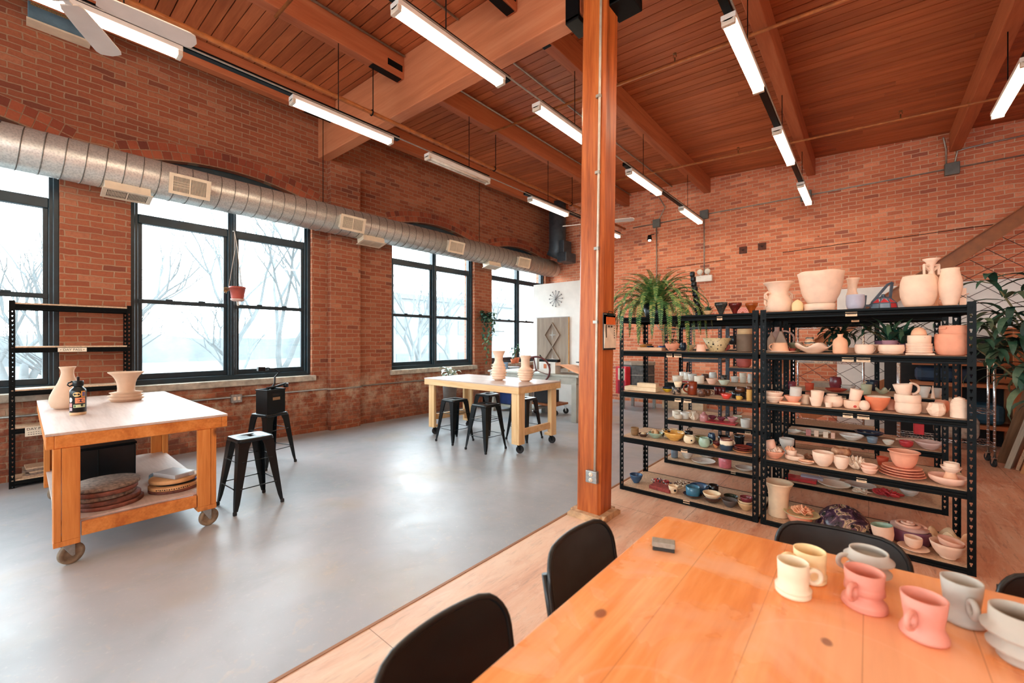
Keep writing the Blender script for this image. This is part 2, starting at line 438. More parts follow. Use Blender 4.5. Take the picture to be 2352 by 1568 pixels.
def window(n, loc, rz, w):
    """local x along the wall, y outward, origin at sill level on the inner wall face"""
    root = bpy.data.objects.new('window_%d' % n, None); COL.objects.link(root); root.location = loc; root.rotation_euler = (0,0,rz)
    struct(root); h = w/2
    fr = MB()
    for s in (-1, 1):
        fr.box(s*h-.001 if s < 0 else h-.085, s*h+.085 if s < 0 else h+.001, .10, .2, .03, 3.08)
        fr.box(s*h if s < 0 else h-.05, s*h+.05 if s < 0 else h, .07, .1, .03, 3.06)
    R = (h*h + .15**2)/.3; za = 3.08
    top = [(-h+.001, 2.75), (h-.001, 2.75)] + [(h*math.cos(PI*k/14)*.999, 2.906+.2*(1-(math.cos(PI*k/14))**2)) for k in range(15)]
    fr.prism([(p, q) for p, q in top], 'y', .1, .2)
    fr.box(-h, h, .08, .22, .0, .075)
    fr.build('frame', FRAME, root, bevel=.006, seg=1)
    MB().box(-.055, .055, .085, .2, .07, 2.8).box(-.022, .022, .065, .09, .07, 2.8).build('mullion', FRAME, root, bevel=.005, seg=1)
    for s in (-1, 1):
        x0, x1 = (-h+.085, -.055) if s < 0 else (.055, h-.085)
        MB().box(x0, x1, .1, .19, 2.14, 2.26).build('transom_bar', FRAME, root, bevel=.006, seg=1)
        sa = MB().box(x0, x0+.045, .125, .165, .075, 2.14).box(x1-.045, x1, .125, .165, .075, 2.14).box(x0, x1, .12, .165, .075, .15)
        sa.box(x0, x1, .105, .165, 1.085, 1.14).box(x0+.28, x0+.36, .09, .11, 1.13, 1.155).box(x1-.36, x1-.28, .09, .11, 1.13, 1.155)
        sa.build('sash', FRAME, root, bevel=.004, seg=1)
        for (z0, z1) in ((.15,1.085),(1.14,2.14),(2.26,2.76)):
            MB().box(x0+.01, x1-.01, .143, .149, z0-.01, z1+.01).build('pane', GLASS, root)
for i, (y0, y1) in enumerate(WIN):
    window(i+1, (XW, (y0+y1)/2, ZS), PI/2, y1-y0)
    struct(MB().box(XW-.2, XW+.06, y0-.04, y1+.05, ZS-.09, ZS+.004).build('trim_%d' % (20+i), STONE, bevel=.012))
for i, (x0, x1) in enumerate(FILL_WIN):  # unseen windows, added for fill light
    window(6+i, ((x0+x1)/2, YN, ZS), PI, x1-x0)
# white partition wall and drywall under the stair
struct(MB().box(-6.62, -4.72, 8.62, 8.74, 0, 3.0).build('wall_partition', PLASTER, bevel=.004))
struct(MB().box(-.45, 3.0, 9.92, 9.98, 0, 2.52).build('wall_understair', PLASTER))

# ------------------------------------------------------------------ timber structure
PX = [-6.58,-4.70,-2.74,-.80,1.18,3.1,5.0]
lab = ['beside the window wall','second from the window wall','third from the window wall, behind the column','fourth from the window wall, over the racks','fifth from the window wall, at far right','sixth from the window wall','last before the right wall']
def skew_beam(xa, xb, ya, yb, depth, name, mat, label, cat='beam', grp=None):
    m = MB(); vs = []
    for yy in (ya, yb):
        for xx, top in ((xa,0),(xb,0),(xb,1),(xa,1)):
            vs.append((xx, yy, zc(xx) - .002 - (0 if top else depth)))
    m.add(vs, [(0,3,2,1)[::-1],(4,7,6,5)[::-1][::-1],(0,1,5,4)[::-1],(1,2,6,5)[::-1],(2,3,7,6)[::-1],(3,0,4,7)[::-1]])
    m2 = MB(); m2.add([Vector(p) for p in vs], [(0,1,2,3),(7,6,5,4),(4,5,1,0),(5,6,2,1),(6,7,3,2),(7,4,0,3)])
    o = m2.build(name, mat, bevel=.008, seg=2)
    return tag(o, label, cat, grp)
for i, r in enumerate(PX):
    for nm, ya, yb in (('near the camera', YN, 3.30), ('beyond the girder', 3.48, YB)):
        o = skew_beam(r-.14, r, ya, yb, .33, 'roof_joist', BEAMY, 'long roof joist %s, length %s' % (lab[i], nm))
        ys = 3.27 if ya < 0 else 3.51; sg = -1 if ya < 0 else 1
        zb = zc(r-.07)-.335
        s = MB().box(r-.12, r-.02, min(ys, ys+sg*.42), max(ys, ys+sg*.42), zb-.008, zb-.002)
        s.box(r, r+.006, min(ys, ys+sg*.22), max(ys, ys+sg*.22), zb+.08, zb+.16)
        s.build('steel_strap', BLK, o)
def girder(x0, x1, label):
    vs = []
    for yy in (3.30, 3.48):
        for xx in (x0, x1):
            for top in (0, 1):
                vs.append((xx, yy, (zc(xx)-.002) if top else 4.60-.025*(xx+3.74)))
    # order: (y0,x0,b),(y0,x0,t),(y0,x1,b),(y0,x1,t),(y1,...)
    m = MB().add(vs, [(0,2,3,1),(4,5,7,6),(0,1,5,4),(2,6,7,3),(0,4,6,2),(1,3,7,5)])
    return tag(m.build('girder', BEAMX, bevel=.012), label, 'beam')
g1 = girder(XW, -2.0, 'heavy timber girder from brick pilaster to the column')
g2 = girder(-1.72, XR, 'heavy timber girder running right from the column')
hk = MB().box(-2.14, -2.0, 3.27, 3.30, 4.50, 4.95).box(-2.14, -2.0, 3.48, 3.51, 4.50, 4.95).box(-2.14, -2.0, 3.27, 3.51, 4.485, 4.53)
hk.build('steel_hanger', BLK, g1, bevel=.006)
hk = MB().box(-1.72, -1.5, 3.27, 3.30, 4.44, 4.95).box(-1.72, -1.5, 3.48, 3.51, 4.44, 4.95).box(-1.72, -1.5, 3.27, 3.51, 4.43, 4.50)
hk.build('steel_hanger', BLK, g2, bevel=.006)
# column: slight lean as in the old building
cl = thing('timber_column', 'thick varnished timber column standing in the middle of the room', 'column', (0,0,0))
cx0, cx1, cy0, cy1 = -1.993, -1.758, 3.215, 3.45
def colx(x, z): return x + .0145*z
ch = .022; sec = [(cx0+ch,cy0),(cx1-ch,cy0),(cx1,cy0+ch),(cx1,cy1-ch),(cx1-ch,cy1),(cx0+ch,cy1),(cx0,cy1-ch),(cx0,cy0+ch)]
m = MB(); vs = []; fs = []; zz = [0.03, .5, 1.2, 2, 3, 4.2, 5.19]
for z in zz: vs += [(colx(x, z), y, z) for x, y in sec]
for k in range(len(zz)-1):
    for j in range(8): fs.append((k*8+j, k*8+(j+1) % 8, k*8+8+(j+1) % 8, k*8+8+j))
fs.append(tuple(reversed(range(8)))); fs.append(tuple(len(vs)-8+j for j in range(8)))
m.add(vs, fs); m.build('post', COLM, cl)
mb = MB(); w = .055
mb.prism([(cx0-w,0.002),(cx1+w,0.002),(cx1+w,.03),(cx1+w*.4,.058),(cx0-w*.4,.058),(cx0-w,.03)], 'y', cy0-w, cy0)
mb.prism([(cy0-w,0.002),(cy1+w,0.002),(cy1+w,.03),(cy1,.058),(cy0,.058),(cy0-w,.03)], 'x', cx1, cx1+w)
mb.box(cx0-w, cx1, cy1, cy1+w, 0.002, .05).box(cx0-w, cx0, cy0, cy1, 0.002, .05)
mb.build('base_moulding', K('worn_base_wood', (196,160,122), .7, 0, .2, 14), cl)
# conduit + outlet on the column
cd = thing('column_conduit', 'thin grey conduit pipe with outlet box running up the column', 'conduit', (0,0,0))
xx = -1.800
MB().tube([(colx(xx,z)-.0, cy0-.013, z) for z in (.44, 1.5, 2.6, 3.8, 4.9)], .011, 10).build('pipe', K('conduit_paint', (206,196,178), .5, .2), cd)
for z in (1.72, 2.35, 3.0, 3.65): MB().box(colx(xx,z)-.03, colx(xx,z)+.013, cy0-.028, cy0, z-.012, z+.012).build('clamp', ZINC, cd)
MB().box(-1.868, -1.762, cy0-.045, cy0-.001, .335, .44).build('outlet_box', STEEL, cd, bevel=.006)
for z in (.364, .411): MB().lathe([(.018,0),(.018,.006),(0,.006)], 16, M=Matrix.Translation((-1.815, cy0-.045, z)) @ Matrix.Rotation(PI/2, 4, 'X')).build('receptacle', K('ivory_plastic', (236,222,200), .4), cd)
sl = MB()
for z in (.364, .411):
    for dx in (-.006, .006): sl.box(-1.815+dx-.001, -1.815+dx+.001, cy0-.0525, cy0-.0505, z, z+.007)
    sl.box(-1.817, -1.813, cy0-.0525, cy0-.0505, z-.009, z-.005)
sl.build('slots', INK, cd)
# clipboard
cb = thing('clipboard', 'clipboard with a stack of cream sheets hung on the column', 'clipboard', (colx(cx1,1.65)+.006, 3.335, 1.645))
MB().box(0, .006, -.115, .115, -.165, .155).build('board', BLK2, cb, bevel=.002)
sh = MB(); n = 8
for k in range(n):
    z0 = -.15+.295*k/n; z1 = -.15+.295*(k+1)/n
    b0 = .010+.006*math.sin(k*.7); b1 = .010+.006*math.sin((k+1)*.7)
    sh.add([(b0,-.105,z0),(b0,.105,z0),(b1,.105,z1),(b1,-.105,z1),(.006,-.105,z0),(.006,.105,z0),(.006,.105,z1),(.006,-.105,z1)], [(0,1,2,3),(4,7,6,5),(0,4,5,1),(2,6,7,3),(1,5,6,2),(0,3,7,4)])
sh.build('sheets', PAPER, cb)
MB().box(.0165, .0172, -.085, .085, .055, .12).build('orange_panel', K('orange_print', (226,110,44), .7), cb)
q = MB()
for k in range(6): q.box(.0165, .0172, .062, .074, .04-k*.021, .052-k*.021)
for k in range(2): q.box(.0165, .0172, -.05+k*.05, -.02+k*.05, .03, .045)
q.box(.0165,.0172,-.09,-.075,-.06,.05)
q.build('printing', K('print_ink', (70,52,40), .8), cb)
MB().box(.006, .02, -.05, .05, .13, .15).tube([(.012,-.035,.15),(.016,-.035,.17),(.016,.035,.17),(.012,.035,.15)], .003, 6).build('clip', BLK2, cb)

# ------------------------------------------------------------------ lights
def emis(name, c, s):
    t = NT(name); e = t.node('ShaderNodeEmission'); e.inputs[0].default_value = (c[0],c[1],c[2],1); e.inputs[1].default_value = s
    t.link(e.outputs[0], t.out.inputs[0]); return t.m
TUBE = emis('lit_fluorescent_tube', (1.0,.80,.58), 17.0)
TUBEOFF = K('unlit_tube', (225,215,200), .3)
LZ0 = 4.105
rowX = [-4.69,-2.78,-.855,1.118,3.05]
starts = [-4.6,-2.4,-.31,1.86,3.66,5.99,8.33]
wh = ['by the window wall','over the aisle','over the racks','at far right','outside the frame']
ordn = ['well behind the camera','behind the camera','closest','second','third','fourth','farthest']
def light(lit):
    root = thing('fluorescent_light', 'x', 'light', (0,0,0), 0, 'fluorescent strip lights')
    h = MB().prism([(-.055,.07),(-.055,.03),(-.025,.012),(.025,.012),(.055,.03),(.055,.07)], 'y', 0, 1.24)
    h.build('housing', WHITE, root, bevel=.003)
    for s in (-1, 1):
        MB().tube([(s*.03,.035,0),(s*.03,1.205,0)], .016, 12).build('tube', TUBE if lit else TUBEOFF, root)
    for y in (0, 1.205):
        MB().box(-.05, .05, y, y+.035, -.018, .03).build('socket', K('socket_plastic', (226,214,196), .4), root, bevel=.003)
    return root
L1 = light(True); L0 = light(False); used = [False, False]
for i, x in enumerate(rowX):
    for j, y in enumerate(starts):
        if i == 4 and j > 3: continue
        if i == 3 and j > 5: continue
        off = (i == 0 and j == 4)
        labl = '%s fluorescent strip light, %s in the row %s' % ('unlit' if off else 'lit', ordn[j], wh[i])
        p = L0 if off else L1; k = 1 if off else 0
        if not used[k]: used[k] = True; p.location = (x, y, LZ0); p['label'] = labl
        else: dup(p, (x, y, LZ0), None, labl)
    ye = 9.6 if i < 3 else 7.35
    st = thing('light_rail', 'black hanging strut rail of the light row %s' % wh[i], 'rail', (x,0,0))
    rr = MB(); spans = [(YN+.3, 3.2), (3.75, 4.9), (5.85, ye)] if i in (0,1) else [(YN+.3, ye)]
    for a, b in spans: rr.box(-.03, .03, a, b, LZ0+.072, LZ0+.122)
    rr.build('channel', BLK, st)
    MB().tube([(0.045, YN+.3, LZ0+.085),(0.045, ye+.1, LZ0+.085)], .009, 8).build('conduit', ZINC, st)
    for y in (-3.4,-.9,.55,2.4,4.5,6.6,8.8):
        if y < ye: MB().tube([(-.025, y, LZ0+.12),(-.025, y, zc(x)-.33)], .005, 6).build('hanger_rod', BLK, st)
# sprinkler pipes
RUSTP = K('brown_painted_pipe', (176,104,52), .45, .1, .15, 12)
sp = thing('sprinkler_main', 'long orange brown pipe hung along the second roof joist', 'pipe', (-4.83,0,0))
MB().tube([(0,YN,4.47),(0,YB,4.47)], .027, 12).build('pipe', RUSTP, sp)
for y in (-1.5,.45,2.9,5.2,7.6): MB().tube([(0.03,y,4.49),(0.03,y,zc(-4.8)-.33)], .006, 6).tube([(.0+.034*math.cos(a), y, 4.47+.034*math.sin(a)) for a in [k*PI/5 for k in range(10)]], .009, 6, closed=True).build('hanger', BLK, sp)
for k, (y, wd) in enumerate(((1.75,'closest to the camera'),(5.03,'in the middle bay'),(8.2,'nearest the back wall'))):
    p = thing('sprinkler_branch', 'slim sprinkler pipe crossing under the joists %s' % wd, 'pipe', (0,y,0))
    MB().tube([(-4.8,0,zc(-4.8)-.37),(XR-.1,0,zc(XR)-.37)], .017, 10).build('pipe', RUSTP, p)
    for x in (-3.8,-1.75,.35,2.4):
        z = zc(x)-.37
        MB().tube([(x,0,z),(x,0,z+.07)], .009, 6).tube([(x-.02,0,z+.07),(x-.015,0,z+.1),(x,0,z+.115),(x+.015,0,z+.1),(x+.02,0,z+.07)], .004, 6).lathe([(.0,0),(.022,0),(.022,.004),(0,.004)], 12, c=(x,0,z+.115)).build('sprinkler_head', K('brass', (120,84,52), .4, .6), p)
    for x in (-2.81,-.87,1.11): MB().tube([(x-.1,.02,zc(x)-.33),(x-.1,.02,zc(x)-.39),(x-.1,-.02,zc(x)-.39),(x-.1,-.02,zc(x)-.33)], .005, 6).build('hanger', RUSTP, p)
p = thing('ceiling_conduit', 'pale conduit running along the right of the second joist', 'conduit', (-4.665,0,0))
MB().tube([(0,YN,zc(-4.665)-.05),(0,3.28,zc(-4.665)-.05)], .013, 8).tube([(0,3.5,zc(-4.665)-.05),(0,YB,zc(-4.665)-.05)], .013, 8).build('pipe', ZINC, p)
p = thing('ceiling_conduit', 'grey conduit on the planks midway between two joists', 'conduit', (-3.62,0,0))
MB().tube([(0,YN,zc(-3.62)-.03),(0,3.28,zc(-3.62)-.03)], .013, 8).tube([(0,3.5,zc(-3.62)-.03),(0,YB,zc(-3.62)-.03)], .013, 8).build('pipe', ZINC, p)

# ceiling fans
FANW = K('fan_white', (216,212,206), .45, 0, .04, 6)
def fan(loc, rot, label, rad=.66):
    f = thing('ceiling_fan', label, 'fan', loc, rot)
    MB().lathe([(0,-.09),(.06,-.085),(.1,-.05),(.11,0),(.1,.06),(.05,.1),(.02,.12),(0,.12)], 24).build('motor', FANW, f)
    zt = zc(loc[0]) - loc[2]
    MB().tube([(0,0,.1),(0,0,zt)], .013, 10).lathe([(.013,zt-.07),(.06,zt-.03),(.065,zt),(0,zt)], 20).build('downrod', FANW, f)
    return f
def blade(parent, ang, rad):
    Mx = Matrix.Rotation(ang, 4, 'Z')
    b = MB(); T = Matrix.Rotation(-.2, 4, 'X')
    out = [(.2,-.045),(.24,-.058),(.4,-.066),(rad-.05,-.07),(rad-.02,-.06),(rad-.008,-.03),(rad,0),(rad-.008,.03),(rad-.02,.06),(rad-.05,.07),(.4,.066),(.24,.058),(.2,.045)]
    b.prism(out, 'z', -.005, .005, Mx @ T)
    o = b.build('blade', FANW, parent, bevel=.002, seg=1)
    a = MB().bar(Mx @ Vector((.08,0,.0)), Mx @ Vector((.25,.0,.004)), .035, .01)
    a.tube([Mx @ Vector((.27+.03*math.cos(q), .025*math.sin(q)*1.4, .008)) for q in [k*PI/6 for k in range(12)]], .006, 6, closed=True)
    a.build('bracket', FANW, o)
def dirang(p, q): return math.atan2(q[1]-p[1], q[0]-p[0])
f1 = fan((-3.518,.089,3.6), 0, 'white ceiling fan with broad blades at the top left')
for a in (2.64, 1.56, .38, -.8, -2.1): blade(f1, a, .69)
f2 = fan((-3.926,7.104,3.80), .2, 'white ceiling fan partly hidden behind the column')
for j in range(4): blade(f2, .337-.2+j*PI/2, .68)
# ------------------------------------------------------------------ duct and wall services
t = NT('galvanised_duct'); v = t.coord(); f = t.noise(v, 60, 3, .6); vo = t.node('ShaderNodeTexVoronoi'); vo.inputs['Scale'].default_value = 55; t.link(v, vo.inputs['Vector'])
col = t.ramp(vo.outputs['Distance'], [(.1,(176,176,172)),(.7,(206,204,198))])
DUCTM = t.base(col, t.ramp(f, [(.3,(.3,.3,.3)),(.7,(.46,.46,.46))]), .6, .5); t.bump(f, .05, .003)
DX, DZ, DR = -6.885, 3.606, .234
du = thing('spiral_duct', 'long round galvanised spiral duct running along the window wall', 'duct', (DX,0,DZ))
m = MB().tube([(0,YN+.05,0),(0,9.75,0)], DR, 40)
pts = [(0,9.75,0),(.0,9.9,.0)]
m.lathe([(DR,0),(DR*.97,.12),(DR*.8,.24),(DR*.5,.3),(0,.32)], 40, M=Matrix.Translation((0,9.75,0)) @ Matrix.Rotation(-PI/2, 4, 'X'))
m.build('body', DUCTM, du)
hp = []; pitch = .16; n = int((9.75-YN)/pitch*20)
for k in range(n):
    a = 2*PI*k/20; hp.append(((DR+.001)*math.cos(a), YN+.05+pitch*k/20, (DR+.001)*math.sin(a)))
MB().tube(hp, .006, 4).build('seam', K('duct_seam', (120,118,112), .5, .6), du)
CREAM = K('cream_register_enamel', (222,204,178), .45, 0, .05, 8)
DARK = K('dark_void', (26,26,26), .9)
def register(y0, y1, ang, parent):
    """boxed register on the duct; ang = direction round the duct the face looks at (0=+x, -pi/2=down)"""
    Mx = Matrix.Rotation(-ang, 4, 'Y')
    h = .125; b = MB()
    b.box(DR-.06, DR+.07, y0+.02, y1-.02, -h+.02, h-.02, Mx)
    o = b.build('register', CREAM, parent, bevel=.003)
    fm = MB()
    fm.box(DR+.07, DR+.078, y0, y1, -h, -h+.035, Mx).box(DR+.07, DR+.078, y0, y1, h-.035, h, Mx)
    ym = (y0+y1)/2
    for a, c in ((y0, y0+.045), (y1-.045, y1), (ym-.008, ym+.008)): fm.box(DR+.07, DR+.078, a, c, -h+.035, h-.035, Mx)
    for s0, s1 in ((y0+.045, ym-.008), (ym+.008, y1-.045)):
        k = s0+.008
        while k < s1-.004:
            fm.box(DR+.0705, DR+.077, k, k+.0055, -h+.035, h-.035, Mx); k += .0125
    for q in (-.03, .0, .03): fm.box(DR+.0706, DR+.0735, y0+.045, ym-.008, q-.002, q+.002, Mx)
    fm.build('grille', CREAM, o)
    MB().box(DR+.0695, DR+.0704, y0+.04, y1-.04, -h+.03, h-.03, Mx).build('opening', DARK, o)
for y0, y1 in ((1.18,1.61),(3.39,3.83),(5.71,6.15),(7.97,8.44),(-1.1,-.67)): register(y0, y1, -.28, du)
for y0, y1 in ((.60,1.05),(3.86,4.32),(7.05,7.5)): register(y0, y1, -1.36, du)
for y in (3.24, 6.9, -.2): MB().tube([(0.0,y,DR-.01),(0.0,y,zc(DX)-DZ-.02)], .006, 6).build('hanger_rod', BLK, du)
DKD = K('dark_duct_paint', (74,84,92), .5, .5, .15, 10)
vd = thing('riser_duct', 'dark grey vertical duct dropping into the spiral duct in the corner', 'duct', (-6.62,9.72,0))
MB().tube([(0,0,5.4),(0,0,4.25),(-.02,0,4.05),(-.1,0,3.9)], .235, 28).build('pipe', DKD, vd)
MB().box(.2, .34, -.2, .2, 3.95, 4.3).box(.15,.45,-.25,.25,3.7,3.96).build('side_box', DKD, vd, bevel=.02)
wp = thing('corner_pipes', 'pair of pale vertical pipes rising behind the column', 'pipe', (-5.35,9.6,0))
MB().tube([(0,0,2.9),(0,0,5.2)], .035, 12).build('pipe', K('pale_pipe', (214,204,186), .5), wp)
MB().tube([(.17,0,0.0),(.17,0,5.2)], .05, 12).build('pipe', K('pale_pipe2', (206,196,180), .5), wp)
MB().tube([(.08,-.05,1),(.08,-.05,4.3),(-.02,-.02,5.0)], .012, 8).build('cable', BLK, wp)
bx = thing('unit_heater', 'blue grey heater box fixed high on the brick at top left', 'heater', (XW+.02,.28,5.17))
MB().box(.0,.16,-.24,.24,-.06,.24).build('case', K('blue_grey_enamel', (96,122,138), .45), bx, bevel=.006)
MB().box(.161,.166,-.22,.22,.09,.23).build('grille', K('speckled_grille', (150,120,80), .7, 0, .5, 120), bx)
MB().box(.0,.17,-.25,.25,-.08,-.06).build('lower_rim', CREAM, bx)
# conduit along the window wall, with outlets
cw = thing('wall_conduit', 'grey conduit running low along the brick below the windows', 'conduit', (XW+.018,0,0))
MB().tube([(0,-2.2,.72),(0,3.42,.72),(.12,3.47,.72),(.12,4.03,.72),(0,4.1,.72),(0,7.5,.72)], .012, 8).build('pipe', ZINC, cw)
for y in (2.07,.9):
    o = MB().box(-.015,.045,y-.07,y+.07,.64,.76).build('outlet_box', STEEL, cw, bevel=.006)
    MB().box(.046,.05,y-.045,y-.008,.675,.725).box(.046,.05,y+.008,y+.045,.675,.725).build('receptacle', K('ivory_plastic2', (226,210,188), .4), o)
cb2 = thing('back_conduit', 'grey conduit running level across the back brick wall', 'conduit', (0,YB-.016,4.45))
MB().tube([(-4.6,0,0),(3.5,0,.02)], .012, 8).tube([(-2.87,-.03,-.05),(-2.87,-.03,-1.42)], .012, 8).tube([(1.0,-.02,.06),(1.0,-.03,.35),(.95,-.2,.5)],.013,8).tube([(1.1,-.02,.06),(1.13,-.02,.28),(1.25,-.02,.3),(3.5,-.01,.36)],.013,8).tube([(-3.98,-.02,-.05),(-3.98,-.02,-2.5),(-3.9,-.02,-2.62),(-3.2,-.02,-2.62)],.014,8).build('pipe', ZINC, cb2)
for x in (-2.87,-.95,1.07,-3.98): MB().box(x-.09,x+.09,-.06,.012,-.1,.1).build('junction_box', K('box_grey', (112,116,112), .5, .4), cb2, bevel=.008)
MB().tube([(-4.15,0,.78),(-3.95,-.05,.7),(-3.75,-.06,.35),(-3.9,-.05,.1),(-3.98,-.03,.02)],.013,8).build('bent_conduit', ZINC, cb2)
em = thing('emergency_light', 'white twin-head emergency light on the back brick wall', 'light', (-2.84,YB-.12,2.96))
MB().box(-.17,.17,-.06,.04,-.06,.08).build('case', WHITE, em, bevel=.01)
for s in (-.08,.08): MB().lathe([(.0,.0),(.04,.005),(.065,.05),(.06,.06),(0,.05)], 20, c=(s,-.02,.16), M=Matrix.Rotation(PI/2,4,'X')).tube([(s,0,.08),(s,-.0,.14)],.012,8).build('lamp_head', K('lamp_lens', (226,220,206), .25), em)
for i, x in enumerate((-2.08,-1.72)):
    w = thing('wall_anchor_plate', 'small square rusty wall plate, %s of two on the back wall' % ('left','right')[i], 'plate', (x,YB-.012,3.53+.03*i))
    MB().box(-.075,.075,0,.012,-.075,.075).build('plate', K('rust_plate', (98,58,46), .8, .2, .3, 20), w, bevel=.003)
    MB().lathe([(0,0),(.02,.0),(.02,.015),(0,.018)], 8, M=Matrix.Rotation(PI/2,4,'X')).build('bolt', K('rust_bolt', (66,42,36), .8, .3), w)
lp = thing('wall_spotlight', 'small lit spotlight on the back wall right of the column', 'light', (-4.05,9.9,4.0))
MB().lathe([(.0,.12),(.04,.12),(.06,.0),(.055,.0),(.035,.1),(0,.1)], 16).tube([(0,0,.12),(0,.28,.2)],.01,6).build('shade', BLK, lp)
MB().lathe([(0,-.03),(.03,-.02),(.035,.02),(0,.06)], 12).build('bulb', emis('lit_bulb', (1,.85,.65), 14), lp)

# ------------------------------------------------------------------ rolling tables
def caster(name_parent, x, y, R, top, wheelm, steer, forkm):
    T = Matrix.Translation((x,y,0)) @ Matrix.Rotation(steer, 4, 'Z')
    w = MB(); W = R*.42
    prof = [(R*.3,-W/2),(R*.62,-W/2*.7),(R*.66,-W/2),(R*.96,-W/2),(R,-W/2*.7),(R,W/2*.7),(R*.96,W/2),(R*.66,W/2),(R*.62,W/2*.7),(R*.3,W/2)]
    Mw = T @ Matrix.Translation((R*.35,0,R)) @ Matrix.Rotation(PI/2, 4, 'X')
    w.lathe([(0,-W/2)]+prof+[(0,W/2)], 28, M=Mw)
    c = MB()
    for s in (-1,1):
        c.prism([(-.5*R,top),(.5*R,top),(.5*R,R*.85),(.35*R,R*.75),(.2*R,R*.9)], 'y', s*W*.75-.0025, s*W*.75+.0025, T)
    c.box(-R*.6, R*.6, -W*.9, W*.9, top-.006, top, T)
    c.tube([T @ Vector((R*.35,-W*.85,R)), T @ Vector((R*.35,W*.85,R))], R*.12, 8)
    root = c.build('caster', forkm, name_parent, bevel=.0015, seg=1)
    w.build('wheel', wheelm, root)
WHG = plain('worn_caster_wheel', (138,118,96), .7, 0, .25, 20)
def bench(name, label, loc, x0, x1, y0, y1, zt, wtop, wood_h, wood_v, topm, lx, ly, zleg, Rw, wheelm, shelf, rails, forkm, legw=.135):
    b = thing(name, label, 'table', loc)
    MB().box(x0,x1,y0,y1,zt-.018,zt).build('tabletop', topm, b, bevel=.002)
    for y in (y0+.002, y1-.042):
        MB().box(x0+.002,x1-.002,y,y+.04,zt-.108,zt-.018).build('apron', wood_h, b, bevel=.004)
    for x in (x0+.002, x1-.042):
        MB().box(x,x+.04,y0+.042,y1-.042,zt-.108,zt-.018).build('apron', wood_h, b, bevel=.004)
    for sx in (0,1):
        for sy in (0,1):
            X = lx[sx]; Y = ly[sy]; sgx = 1 if sx == 0 else -1; sgy = 1 if sy == 0 else -1
            a, c = sorted((X, X+sgx*.04)); d, e = sorted((Y+sgy*.0, Y+sgy*legw*.96))
            d2, e2 = sorted((Y+sgy*.0015, Y+sgy*.038)); m = MB().box(a, c, d2, e2, zleg, zt-.108)
            d2, e2 = sorted((Y+sgy*.0405, Y+sgy*legw*.96)); m.box(a, c, d2, e2, zleg, zt-.108)
            d, e = sorted((Y, Y+sgy*.04)); a, c = sorted((X+sgx*.0405, X+sgx*(legw)))
            m.box(a, c, d, e, zleg, zt-.108)
            a, c = sorted((X, X+sgx*legw)); d, e = sorted((Y, Y+sgy*legw*.96))
            m.box(a, c, d, e, zleg-.038, zleg-.0005)
            m.build('leg', wood_v, b, bevel=.003)
            caster(b, X+sgx*.06, Y+sgy*.065, Rw, zleg-.038, wheelm, (1.95 if sy == 0 else 1.78) + .3*(1-sx) - (1.3 if zt > .935 else 0), forkm)
    return b
T1 = bench('rolling_workbench', 'orange wooden rolling workbench with plywood top and lower shelf at left', (0,0,0), -6.68, -4.2, .1, 1.15, .93, 0, BENCH, BENCHZ, PLY, (-6.12,-4.185), (.135,1.065), .19, .072, WHG, True, True, STEEL)
MB().box(-6.1,-4.23,.15,1.05,.29,.306).build('lower_shelf', PLY, T1, bevel=.002)
for x in (-4.225,-6.115): MB().box(x,x+.038,.27,.93,.195,.29).build('rail', BENCH, T1, bevel=.004)
for y in (.18,.98): MB().box(-5.98,-4.33,y,y+.038,.195,.29).build('rail', BENCH, T1, bevel=.004)
T2 = bench('rolling_worktable', 'pale pine worktable on casters with black stools beneath', (0,0,0), -5.65, -3.6, 4.36, 5.38, .94, 0, PINE, PINEZ, PLY, (-5.58,-3.63), (4.4,5.3), .165, .055, RUB, False, True, BLK)
for x in (-3.69,-5.56): MB().box(x,x+.038,4.54,5.16,.235,.33).build('rail', PINE, T2, bevel=.004)

